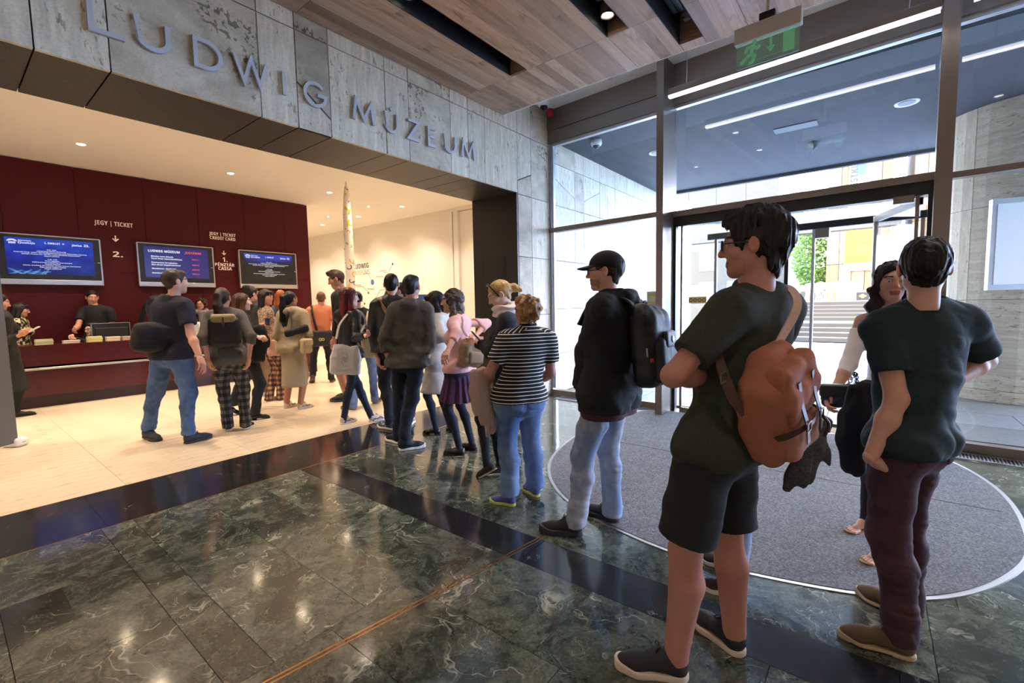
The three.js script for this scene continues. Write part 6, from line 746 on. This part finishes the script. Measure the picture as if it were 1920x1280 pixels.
P('walking', { label: 'man walking right in a navy tee and blue jeans with a black messenger bag', skin: SK.b, heels: [[271, 822], [345, 833]], toes: [[326, 832], [397, 819]], lift: [0.02, 0], top_: [326, 503], pelvis: 322, neck: 318, head: 330, chest: 52, hips: 48, look: 74, girth: 1.08, bareArms: true, bend: [0.08, 0.06], armR: { el: [358, 626, -1], wr: [374, 668, -1], curl: 0.35 }, armL: { el: [300, 640, 1], wr: [330, 660, 1], hide: true },
  hair: { style: 'short', color: '#2c201a', tint: '#4a382c', amp: 0.006, grow: 0.002 }, top: { name: 'tee_shirt', color: '#14172c', off: 0.018, hem: -0.06, sleeve: 0.68, sr: 0.072, fold: 0.012 }, bottom: { name: 'jeans', ...jeans('#2c466f', '#5c7ba8', { wide: 0.082, ankle: 0.068, pockets: true, stack: true, low: 0.0 }) }, shoes: { style: 'sneaker', color: '#26303c', sole: '#3a2f2a', lace: '#26303c' } });
P('blackcoat', { label: 'woman in a long black coat holding a phone at the left edge of the photograph', female: true, skin: SK.a, heels: [[-6, 783], [22, 783]], toes: [80, 85], top_: [0, 548], pelvis: 8, neck: 2, head: -2, chest: 80, look: 88, pitch: 14, armR: { el: [14, 640, -1], wr: [38, 628, -1], curl: 0.8 }, hair: { style: 'tied', color: '#15110f' }, top: { name: 'coat', color: '#0f1013', off: 0.026, hem: -0.55, flare: 0.27, sleeve: 1.85 }, tights: { color: '#101114' }, shoes: { style: 'flat', color: '#15151a', sole: '#101012' } });
P('blouse', { label: 'dark-haired woman in a black and cream patterned blouse at the left end of the counter', female: true, skin: SK.c, heels: [V(0.82, 0, -11.2), V(1.02, 0, -11.2)], toes: 110, top_: [38, 566], pelvis: 42, neck: 36, head: 39, chest: 105, look: 95, pitch: 10, hair: { style: 'bangs', color: '#17120f', len: 0.14 }, top: { name: 'blouse', color: '#ffffff', map: blotch, scale: 0.3, off: 0.02, hem: -0.1, sleeve: 1.2 }, bottom: { color: '#15161a' }, shoes: { style: 'flat', color: '#151515' } });
P('clerk', { label: 'man with very short hair in a dark tee standing behind the counter', skin: SK.c, heels: [V(1.88, 0, -11.3), V(2.08, 0, -11.3)], toes: 190, top_: [171, 543], pelvis: 184, neck: 180, head: 173, chest: 205, look: 170, pitch: 10, girth: 1.05, bareArms: true, armR: { el: [146, 612, -1], wr: [140, 618, -1] }, armL: { el: [212, 618, -1], wr: [205, 640, -1] }, hair: { style: 'crop', color: '#17120f', line: 0.02 }, top: { name: 'tee_shirt', color: '#101217', off: 0.016, hem: -0.06, sleeve: 0.6, sr: 0.07 }, bottom: { color: '#14151a' }, shoes: { style: 'flat', color: '#151515' } });
P('seated', { label: 'seated man with glasses looking left behind the computer monitor', skin: SK.d, heels: [V(1.70, 0, -10.93), V(1.88, 0, -10.93)], toes: 200, H: 1.78, drop: 0.47, pelvis: 176, neck: 178, head: 173, chest: 215, look: 235, armR: { el: [150, 640, -1], wr: [136, 634, -1], curl: 0.6 }, armL: { el: [196, 640, 1], wr: [160, 642, -1], curl: 0.5 }, hair: { style: 'short', color: '#14100e' }, glasses: '#202226', top: { name: 'shirt', color: '#131418', off: 0.018, hem: -0.02, sleeve: 1.8 } });
P('curly', { label: 'woman with short dark curly hair, glasses and a scarf behind the counter', female: true, skin: SK.c, heels: [V(3.76, 0, -11.0), V(3.95, 0, -11.0)], toes: 185, top_: [377, 557], hairTop: 0.04, pelvis: 378, neck: 379, head: 377, chest: 190, look: 205, hair: { style: 'bobcurl', color: '#2a1a15', tint: '#4a2c22', grow: 0.002 }, glasses: '#2a2a2c', top: { name: 'cardigan', color: '#15161a', off: 0.018, hem: -0.1, sleeve: 1.9, collar: true }, bottom: { color: '#15161a' }, shoes: { style: 'flat', color: '#151515' } });
P('behind', { label: 'person in light jeans and dark glittery trainers, hidden behind the man in shorts', female: true, skin: SK.b, heels: [[1386, 1072], [1400, 1122]], toes: [[1322, 1050], [1322, 1100]], H: 1.60, pelvis: 1402, neck: 1408, head: 1400, chest: -80, look: -86, girth: 0.9, sw: 0.14, hair: { style: 'tied', color: '#2a1f1a' }, armL: { hide: true }, armR: { hide: true }, top: { name: 'top', color: '#23252c', off: 0.01, hem: -0.02, sleeve: 1.8 }, bottom: { name: 'jeans', ...jeans('#6d86b0', '#9db0cf', { ankle: 0.056, low: 0.07 }) }, shoes: { style: 'sneaker', color: '#2a2320', sole: '#e6dfd4', lace: '#b39a8c' } });
// ---------------------------------------------------------------- bags, hats, coats carried and other small things
function bag(name, label, cat, pos, deg, roll = 0, pitch = 0) { const t = thing(name, label, cat, pos); t.rotation.set(pitch, facing(deg + bearing(pos)), roll, 'YXZ'); t.updateMatrixWorld(true); t.userData.in = 1; delete t.userData.in; return t; }
const into = (t, pts) => pts.map((p) => t.worldToLocal(p.clone()));
const canvasBump = (a, f = 14) => (x, y, z) => a * ((0.25 - Math.abs(noise3(x * f, y * f, z * f))) * 1.5 + noise3(x * f * 2.3, y * f * 2.3, z * f * 2.3) * 0.6);
const leather = cloth('#4b2b20', { rough: 0.45, sheen: 0 }), buckleMat = M(0x8d8578, 0.35, { metalness: 0.9 });
const buckle = (x, y, z, w = 0.02, h = 0.026) => uvBox(mergeGeometries([[-1, 0], [1, 0], [0, -1], [0, 1]].map(([a, b]) => new RoundedBoxGeometry(a ? 0.004 : w * 2, a ? h * 2 : 0.004, 0.005, 1, 0.0015).translate(a * w + x, b * h + y, z))));
{ // tan canvas rucksack on one shoulder
  const w = who.shorts, c = at(1452, 752, 1.60), t = bag('backpack', 'slouchy tan canvas rucksack with brown leather straps hanging from one shoulder', 'backpack', c, 112, 0.30, 0.10);
  const body = [rb(V(0, -0.03, 0), V(0.155, 0.175, 0.085), 0.065), rb(V(0.02, 0.10, -0.02), V(0.10, 0.11, 0.055), 0.05)];
  part('body', soft(body, 0.06, 0.006, canvasBump(0.020, 11)), cloth('#ffffff', { map: heather(0.615, 0.375, 0.275, 0.04), rough: 0.95 }), t);
  part('pocket', soft([rb(V(0, -0.105, 0.075), V(0.115, 0.075, 0.042), 0.04)], 0.02, 0.006, canvasBump(0.014, 14)), cloth('#ffffff', { map: heather(0.63, 0.42, 0.33, 0.04), rough: 0.95 }), t);
  part('flap', soft([rb(V(0.0, 0.095, 0.05), V(0.125, 0.085, 0.045), 0.04), rb(V(0.0, 0.03, 0.088), V(0.10, 0.06, 0.014), 0.013)], 0.04, 0.006, canvasBump(0.018, 12)), cloth('#ffffff', { map: heather(0.61, 0.37, 0.27, 0.04), rough: 0.95 }), t);
  part('trim', strap([V(-0.135, -0.10, -0.01), V(-0.118, -0.055, 0.085), V(0, -0.04, 0.124), V(0.118, -0.055, 0.085), V(0.135, -0.10, -0.01)], 0.022, 0.004, (u) => V(Math.sin((u - 0.5) * 2.6), 0, Math.cos((u - 0.5) * 2.6))), leather, t);
  for (const x of [-0.05, 0.055]) { part('strap', strap([V(x, 0.12, 0.098), V(x, 0.04, 0.108), V(x, -0.03, 0.125), V(x + 0.004, -0.10, 0.128)], 0.02, 0.004, V(0, 0, 1)), leather, t); part('buckle', buckle(x, -0.035, 0.13, 0.014, 0.016), buckleMat, t); }
  const S = w.S3[1], B0 = w.on(0.5, -0.20, 0.02);
  part('shoulder_strap', strap(into(t, [c.clone().add(V(0, 0.19, 0)), w.on(0.90, -0.135, 0.0), w.on(0.98, -0.105, -0.02), w.on(1.035, -0.04, -0.055), w.on(1.0, 0.04, -0.075), w.on(0.84, 0.14, -0.10)]), 0.032, 0.006, (u) => V(0, Math.sin(u * 3) + 0.3, 1.2 - u * 2)), cloth('#c2a08c', { rough: 0.8 }), t);
  const q = [at(1338, 640, 1.63), at(1358, 705, 1.555), at(1376, 748, 1.54), at(1398, 775, 1.54)];
  part('lower_strap', strap(into(t, q), 0.036, 0.006, (u) => V(-0.6, 0.0, 0.9)), leather, t); const bq = buckle(0, 0, 0, 0.022, 0.018); const bp = into(t, [at(1358, 706, 1.54)])[0]; bq.translate(bp.x, bp.y, bp.z); part('buckle', bq, buckleMat, t);
  for (const k of [0, 1]) part('tassel', tube([V(0.055, -0.045, 0.132), V(0.06 + k * 0.02, -0.075, 0.15), V(0.05 + k * 0.03, -0.12, 0.142)], 0.006, 10, 6), leather, t);
}
{ // black backpack of the man in the cap
  const w = who.cap, c = w.on(0.52, -0.245, -0.02), t = bag('backpack', 'black nylon backpack with front pocket worn by the man in the cap', 'backpack', c, 112, 0.0, -0.08); const bm = cloth('#16171d', { rough: 0.6, sheen: 0.05 });
  part('body', soft([rb(V(0, -0.03, 0), V(0.155, 0.235, 0.085), 0.07), rb(V(0, 0.14, -0.02), V(0.125, 0.10, 0.06), 0.05)], 0.06, 0.009, canvasBump(0.014, 12)), bm, t); part('pocket', soft([rb(V(0, -0.10, 0.085), V(0.125, 0.135, 0.04), 0.035)], 0.02, 0.008, canvasBump(0.008, 14)), bm, t);
  part('flap', soft([rb(V(0, 0.02, 0.112), V(0.075, 0.05, 0.02), 0.018)], 0.02, 0.007), cloth('#101116', { rough: 0.5 }), t); part('badge', new THREE.SphereGeometry(0.02, 12, 8).scale(1, 1.1, 0.4).translate(0.0, 0.02, 0.134), m.steel, t); part('zip_pull', bx(-0.155, -0.15, -0.07, -0.02, 0.03, 0.04), buckleMat, t); part('red_label', bx(-0.158, -0.152, -0.10, -0.08, 0.05, 0.07), M(0xb0202a, 0.6), t);
  part('handle', tube([V(-0.03, 0.21, -0.03), V(-0.02, 0.25, -0.02), V(0.02, 0.25, -0.02), V(0.03, 0.21, -0.03)], 0.009, 14, 8), bm, t);
  for (const q of [1, -1]) part('shoulder_strap', strap(into(t, [w.on(0.78, -0.20, 0.06 * q), w.on(0.98, -0.13, 0.10 * q), w.on(1.015, -0.02, 0.115 * q), w.on(0.95, 0.10, 0.12 * q), w.on(0.72, 0.165, 0.14 * q)]), 0.062, 0.010, (u) => w.cf.clone().multiplyScalar(u * 2 - 1.0).add(V(0, 1.0 - Math.abs(u - 0.5), 0))), bm, t);
  // the cap
  const hm = w.hm, cg = nets(((a, c2) => (x, y, z) => smax(smax(ed(a, x, y, z), 0.022 - y + z * 0.10, 0.008), -ed(c2, x, y, z), 0.004))(ell(V(0, 0.035, -0.012), V(0.089, 0.098, 0.112)), ell(V(0, 0.03, -0.012), V(0.082, 0.088, 0.102))), [V(-0.11, 0, -0.14), V(0.11, 0.15, 0.13)], 0.006); cg.applyMatrix4(hm); const cp = w.part('cap', cg, cloth('#14151b', { rough: 0.85 }));
  const br = nets((x, y, z) => { const e = Math.hypot(x / 0.078, (z - 0.085) / 0.09) - 1; return smax(e * 0.075, Math.abs(y - 0.040 + x * x * 3.2 + (z - 0.09) * 0.22) - 0.0045, 0.003); }, [V(-0.09, -0.03, 0.0), V(0.09, 0.08, 0.19)], 0.005); br.applyMatrix4(hm); add('brim', br, cloth('#14151b', { rough: 0.85 }), cp);
  const be = nets(((a) => (x, y, z) => smax(smax(ed(a, x, y, z), y + 0.052 - z * 0.1, 0.012), -Math.hypot(x / 1.7, y + 0.066, z - 0.1) + 0.017, 0.006) + noise3(x * 200, y * 200, z * 200) * 0.004)(ell(V(0, -0.045, 0.024), V(0.064, 0.075, 0.072))), [V(-0.08, -0.14, -0.06), V(0.08, 0.0, 0.12)], 0.005); be.applyMatrix4(hm); w.part('beard', be, cloth('#9c7862', { rough: 0.95 }));
}
{ // messenger bag of the walking man
  const w = who.walking, c = at(302, 632, w.ahead - 0.12), t = bag('messenger_bag', 'black cloth messenger bag slung behind the walking man', 'bag', c, 170, -0.10); const bm = cloth('#131419', { rough: 0.85 });
  part('body', soft([rb(V(0, 0, 0), V(0.255, 0.155, 0.10), 0.095), rb(V(-0.12, -0.04, 0.01), V(0.14, 0.125, 0.10), 0.09)], 0.05, 0.010, canvasBump(0.03, 8)), bm, t); part('flap', soft([rb(V(0, 0.055, 0.035), V(0.258, 0.10, 0.085), 0.075)], 0.03, 0.010, canvasBump(0.028, 8)), cloth('#191a1f', { rough: 0.85 }), t);
  part('shoulder_strap', strap(into(t, [at(262, 610, w.ahead - 0.02), at(272, 575, w.ahead - 0.02), w.on(1.0, -0.10, 0.13), w.on(1.03, 0.0, 0.13), w.on(0.85, 0.16, 0.05)]), 0.05, 0.006, (u) => V(-0.4, 0.4, 1)), bm, t);
}
{ // black backpack with tan flap
  const w = who.plaid, c = w.on(0.62, -0.215, 0), t = bag('backpack', 'small black backpack with a tan flap worn over a grey jumper', 'backpack', c, 184); const bm = cloth('#15171b', { rough: 0.6 });
  part('body', soft([rb(V(0, -0.03, 0), V(0.165, 0.18, 0.075), 0.07)], 0.04, 0.011, canvasBump(0.012)), bm, t); part('flap', soft([rb(V(0, 0.135, 0.02), V(0.125, 0.05, 0.08), 0.04)], 0.03, 0.010), cloth('#93805a', { rough: 0.6 }), t); part('strap', strap([V(0, 0.15, 0.1), V(0, 0.10, 0.105), V(0, 0.03, 0.085)], 0.018, 0.005, V(0, 0, 1)), leather, t); part('buckle', buckle(0, 0.085, 0.107, 0.014, 0.016), buckleMat, t);
  for (const q of [1, -1]) part('shoulder_strap', strap(into(t, [w.on(0.72, -0.18, 0.10 * q), w.on(0.94, -0.12, 0.12 * q), w.on(0.99, 0.0, 0.12 * q), w.on(0.8, 0.14, 0.13 * q)]), 0.04, 0.008, (u) => w.cf.clone().multiplyScalar(u * 2 - 1).add(V(0, 0.9, 0))), bm, t);
}
{ // white tote
  const w = who.redhead, c = at(648, 668, w.ahead - 0.20), t = bag('tote_bag', 'white cloth tote bag with a grey swirl print on a long strap', 'bag', c, 190, -0.08); const wm = cloth('#d9d4cf', { rough: 0.95 });
  const tx = canvasTex(256, 256, (g, ww, h) => { g.fillStyle = '#d9d4cf'; g.fillRect(0, 0, ww, h); g.strokeStyle = '#8f8b90'; g.lineWidth = 3; for (let i = 0; i < 26; i++) { g.beginPath(); g.arc(128 + Math.cos(i * 2.4) * i * 3, 128 + Math.sin(i * 2.4) * i * 3.4, 8 + (i * 5) % 26, i, i + 4.2); g.stroke(); } });
  part('body', soft([rb(V(0, -0.02, 0), V(0.185, 0.205, 0.045), 0.035)], 0.02, 0.010, (x, y, z) => canvasBump(0.012, 9)(x, y, z) + clamp((y + 0.02) * 0.25, 0, 0.05)), wm, t); part('print', new THREE.PlaneGeometry(0.19, 0.25).translate(0.005, -0.03, 0.052), M(0xffffff, 0.95, { map: tx }), t);
  part('shoulder_strap', strap(into(t, [at(630, 635, w.ahead - 0.19), at(638, 606, w.ahead - 0.17), w.on(1.0, -0.02, -0.14), w.on(0.95, 0.10, -0.15), w.on(0.72, 0.16, -0.16), at(664, 640, w.ahead - 0.16)]), 0.03, 0.004, (u) => V(-0.5, 0.5, 1)), wm, t);
}
{ // canvas bag of the person in the knit hat
  const w = who.beanie, c = at(690, 645, w.ahead - 0.14), t = bag('canvas_bag', 'pale olive canvas bag on the back of the person in the knit hat', 'bag', c, 175); const cm = cloth('#8d8467', { rough: 0.95 });
  part('body', soft([rb(V(0, 0, 0), V(0.10, 0.20, 0.05), 0.045)], 0.02, 0.012, canvasBump(0.016, 10)), cm, t); part('shoulder_strap', strap(into(t, [at(691, 622, w.ahead - 0.12), at(688, 600, w.ahead - 0.14), w.on(1.0, -0.06, -0.13), w.on(0.9, 0.1, -0.1)]), 0.035, 0.005, (u) => V(0, 0.4, 1)), cloth('#c9b184'), t);
}
{ const w = who.orange, c = at(603, 634, w.ahead - 0.16), t = bag('shoulder_bag', 'black shoulder bag with a pale mark on the man in orange', 'bag', c, 180); part('body', soft([rb(V(0, 0, 0), V(0.20, 0.155, 0.055), 0.045)], 0.02, 0.013, canvasBump(0.01)), cloth('#17181a', { rough: 0.7 }), t); part('mark', mergeGeometries([-1, 1].map((q) => new THREE.TorusGeometry(0.022, 0.006, 6, 16).translate(q * 0.024, -0.02, 0.06))), M(0xc2b478, 0.5), t); part('shoulder_strap', strap(into(t, [at(594, 620, w.ahead - 0.18), at(586, 590, w.ahead - 0.17), at(584, 573, w.ahead - 0.10), w.on(1.0, 0.02, 0.14)]), 0.045, 0.006, (u) => V(-0.3, 0.3, 1)), cloth('#17181a', { rough: 0.7 }), t); }
{ const w = who.beige, c = at(574, 648, w.ahead - 0.16), t = bag('handbag', 'small beige handbag at the hip of the woman in the long skirt', 'bag', c, 130); part('body', soft([rb(V(0, 0, 0), V(0.10, 0.11, 0.045), 0.04)], 0.02, 0.011, canvasBump(0.008)), cloth('#b7a684', { rough: 0.7 }), t); part('flap', soft([rb(V(0, 0.05, 0.02), V(0.1, 0.055, 0.035), 0.03)], 0.02, 0.011), cloth('#c4b592', { rough: 0.7 }), t);
  const s = bag('waist_bag', 'black sash bag worn across a beige jumper', 'bag', at(556, 620, w.ahead - 0.21), 165, 0.25); part('body', soft([rb(V(0, 0, 0), V(0.17, 0.055, 0.045), 0.04)], 0.02, 0.012, canvasBump(0.01)), cloth('#17181a', { rough: 0.7 }), s); part('strap', strap(into(s, [at(535, 612, w.ahead - 0.2), at(541, 585, w.ahead - 0.16), w.on(0.98, 0.0, 0.08)]), 0.035, 0.005, (u) => V(0, 0.3, 1)), cloth('#17181a'), s); }
{ const w = who.leather, t = bag('strap_bag', 'brown shoulder bag strap with bag in front of the man in the leather jacket', 'bag', w.on(0.35, 0.22, 0.1), 0); part('body', soft([rb(V(0, 0, 0), V(0.15, 0.12, 0.04), 0.035)], 0.02, 0.012), cloth('#6b4a32', { rough: 0.6 }), t); part('shoulder_strap', strap(into(t, [w.on(0.5, -0.18, -0.06), w.on(0.74, -0.19, 0.05), w.on(0.97, -0.125, 0.12), w.on(1.02, 0.0, 0.13), w.on(0.75, 0.18, 0.12), w.on(0.5, 0.21, 0.1)]), 0.055, 0.007, (u) => w.cf.clone().multiplyScalar(u * 2.2 - 1.2).add(V(0, 0.7 - Math.abs(u - 0.5), 0))), cloth('#7d5a3c', { rough: 0.6 }), t); }
{ const w = who.pink, c = at(883, 660, w.ahead - 0.17), t = bag('handbag', 'beige leather bucket bag on the back of the woman in the pink cardigan', 'bag', c, 150, -0.12); const lm = cloth('#8d7154', { rough: 0.55, sheen: 0 }); part('body', soft([rb(V(0, -0.02, 0), V(0.125, 0.125, 0.075), 0.07), rb(V(0, 0.09, 0), V(0.085, 0.05, 0.055), 0.04)], 0.05, 0.010, canvasBump(0.012, 13)), lm, t); part('pocket', soft([rb(V(0.02, -0.05, 0.065), V(0.08, 0.06, 0.025), 0.022)], 0.02, 0.009), lm, t); part('shoulder_strap', strap(into(t, [at(880, 636, w.ahead - 0.14), at(868, 618, w.ahead - 0.17), w.on(1.0, -0.06, 0.1), w.on(0.9, 0.1, 0.1)]), 0.018, 0.005, (u) => V(0, 0.3, 1)), lm, t); }
{ const w = who.woman, c = at(1578, 742, w.ahead - 0.14), t = bag('handbag', 'small black quilted handbag on a chain held by the woman in white', 'bag', c, 200, 0.1); const lm = cloth('#0f1014', { rough: 0.35, sheen: 0 }); part('body', soft([rb(V(0, 0, 0), V(0.10, 0.065, 0.035), 0.025)], 0.02, 0.007, (x, y, z) => -0.004 * Math.abs(Math.sin((x + y) * 90)) * Math.abs(Math.sin((x - y) * 90))), lm, t); part('flap', soft([rb(V(0, 0.03, 0.015), V(0.103, 0.04, 0.028), 0.02)], 0.02, 0.007), lm, t); const ch = []; const cv = new THREE.CatmullRomCurve3(into(t, [at(1590, 722, w.ahead - 0.14), at(1603, 700, w.ahead - 0.16), at(1606, 716, w.ahead - 0.13), at(1598, 735, w.ahead - 0.13)])); for (let i = 0; i < 20; i++) { const p = cv.getPoint(i / 19); ch.push(new THREE.TorusGeometry(0.009, 0.003, 5, 10).rotateY(i % 2 ? 1.57 : 0).translate(p.x, p.y, p.z)); } part('chain', mergeGeometries(ch), M(0x55586a, 0.3, { metalness: 0.9 }), t); }
// cloth that hangs from an arm or a strap
function drape(name, label, pts, deg, kf, spec, amp = 0.02, cell = 0.009) {
  const W3 = pts.map(([px, py, ah, r]) => [at(px, py, ah), r]), base = W3[0][0].clone(), t = thing(name, label, 'jacket', base), f = dirOf(deg + bearing(base)), L = W3.map(([p, r]) => [p.clone().sub(base), r]), B = []; for (let i = 0; i + 1 < L.length; i++) if (!pts[i][4]) B.push(bone(L[i][0], L[i + 1][0], L[i][1], L[i + 1][1], f, kf));
  const f0 = un(B, 0.025), g = nets((x, y, z) => f0(x, y, z) + amp * ((0.25 - Math.abs(noise3(x * 20 + 5, y * 5, z * 20))) * 2.0 + noise3(x * 34, y * 12, z * 34) * 0.5), bounds(B, 0.03), cell); part('cloth', spec.map ? uvBox(g, 0.25) : g, spec.map ? cloth('#fff', { map: spec.map }) : cloth(spec.color), t); return t;
}
drape('jacket', 'beige jacket draped over the forearm of the woman in the striped tee', [[905, 700, 3.30, 0.053], [897, 730, 3.30, 0.075], [905, 765, 3.30, 0.075], [918, 800, 3.30, 0.045], [912, 822, 3.30, 0.026, 1], [890, 700, 3.30, 0.045], [886, 735, 3.30, 0.038], [902, 760, 3.30, 0.045]], 180, 1.5, { color: '#b29a8c' }, 0.042);
drape('jacket', 'heather grey jumper hanging below the tan rucksack', [[1490, 790, 1.70, 0.043], [1520, 845, 1.74, 0.054], [1495, 890, 1.74, 0.050], [1475, 915, 1.74, 0.025, 1], [1530, 800, 1.74, 0.036], [1545, 850, 1.74, 0.029], [1556, 870, 1.74, 0.011, 1], [1520, 850, 1.74, 0.036], [1508, 922, 1.74, 0.013]], 150, 2.2, { map: heather(0.25, 0.24, 0.24, 0.10) }, 0.03, 0.007);
drape('jacket', 'navy jacket held over the arm of the woman in the white top', [[1615, 735, 2.30, 0.06], [1606, 780, 2.30, 0.075], [1600, 830, 2.30, 0.075], [1597, 872, 2.30, 0.06, 1], [1632, 735, 2.32, 0.06], [1622, 800, 2.32, 0.06], [1608, 855, 2.31, 0.05]], 180, 1.8, { color: '#12141f' }, 0.024);
drape('jacket', 'black jacket folded over the arm of the long-haired woman in black', [[486, 622, 5.95, 0.10], [488, 640, 5.95, 0.12], [484, 668, 5.95, 0.09]], 170, 1.8, { color: '#111215' }, 0.03, 0.013);
{ // scarf and hair band of the blonde woman
  const w = who.blonde, ring = []; for (let i = 0; i < 14; i++) { const a = i / 14 * 6.283, b = (i + 1) / 14 * 6.283, q = (t) => w.n.clone().addScaledVector(w.cf, Math.cos(t) * 0.072 + 0.015).addScaledVector(w.cl, Math.sin(t) * 0.075).add(V(0, 0.035 - Math.cos(t) * 0.015, 0)); ring.push(bone(q(a), q(b), 0.045)); }
  const f0 = un(ring, 0.01); w.part('scarf', nets((x, y, z) => f0(x, y, z) + 0.010 * Math.sin(y * 90 + noise3(x * 10, y * 10, z * 10) * 8), bounds(ring, 0.03), 0.008), cloth('#e3d3cc', { rough: 0.95 }));
  const hb = tube([V(-0.088, -0.01, 0.02), V(-0.085, 0.07, 0.045), V(-0.05, 0.118, 0.055), V(0.05, 0.118, 0.055), V(0.085, 0.07, 0.045), V(0.088, -0.01, 0.02)], 0.008, 30, 8); w.part('hair_band', hb.applyMatrix4(w.hm), m.black); w.part('hair_tie', new THREE.TorusGeometry(0.022, 0.009, 8, 16).translate(0, -0.002, -0.128).applyMatrix4(w.hm), m.black);
  const ph = thing('phone', 'lit phone in the hands of the woman with the pale scarf', 'phone', at(895, 633, w.ahead - 0.02)); ph.rotation.set(-0.7, facing(80 + bearing(ph.position)), 0, 'YXZ'); part('case', rbx(-0.037, 0.037, -0.075, 0.075, -0.004, 0.004, 0.004), m.black, ph); part('display', bx(-0.033, 0.033, -0.068, 0.068, 0.0041, 0.0046), glow(0x4a6cff, 1.2), ph);
  const p2 = thing('phone', 'white phone held out by the woman in the long black coat', 'phone', at(62, 618, who.blackcoat.ahead - 0.02)); p2.rotation.set(-1.0, facing(-70 + bearing(p2.position)), 0, 'YXZ'); part('case', rbx(-0.037, 0.037, -0.08, 0.08, -0.005, 0.005, 0.004), m.plastic, p2); part('display', bx(-0.033, 0.033, -0.07, 0.07, 0.0051, 0.0056), M(0x20242c, 0.2), p2);
  const s = who.curly, r2 = []; for (let i = 0; i < 12; i++) { const q = (t) => s.n.clone().addScaledVector(s.cf, Math.cos(t) * 0.08 + 0.02).addScaledVector(s.cl, Math.sin(t) * 0.085).add(V(0, 0.02 - Math.cos(t) * 0.03, 0)); r2.push(bone(q(i / 12 * 6.283), q((i + 1) / 12 * 6.283), 0.045)); } r2.push(bone(s.n.clone().addScaledVector(s.cf, 0.11), s.n.clone().addScaledVector(s.cf, 0.13).add(V(0, -0.28, 0)), 0.05, 0.04)); s.part('scarf', nets(un(r2, 0.02), bounds(r2, 0.02), 0.013), cloth('#7a6f78'));
  const k = thing('cup', 'blue paper cup held near the woman in the lace blouse', 'cup', who.lace.W3[1].clone().add(V(0.0, 0.085, 0.0)).addScaledVector(who.lace.cf, 0.06)); part('body', lathe([[0, -0.055], [0.03, -0.055], [0.037, 0.05], [0.034, 0.05]]), M(0x24345c, 0.4), k); part('lid', lathe([[0, 0.055], [0.03, 0.06], [0.039, 0.05], [0.039, 0.045]]), m.black, k);
  const tb = bag('tote_bag', 'small pink patterned cloth bag beside the woman in the lace blouse', 'bag', at(514, 652, who.lace.ahead - 0.22), 170); part('body', soft([rb(V(0, 0, 0), V(0.10, 0.13, 0.035), 0.03)], 0.02, 0.012, canvasBump(0.01)), cloth('#b98f83'), tb); part('strap', tube(into(tb, [at(509, 640, who.lace.ahead - 0.22), at(511, 615, who.lace.ahead - 0.2), at(518, 640, who.lace.ahead - 0.22)]), 0.008, 14, 6), cloth('#b98f83'), tb);
}
renderer.render(scene, camera);
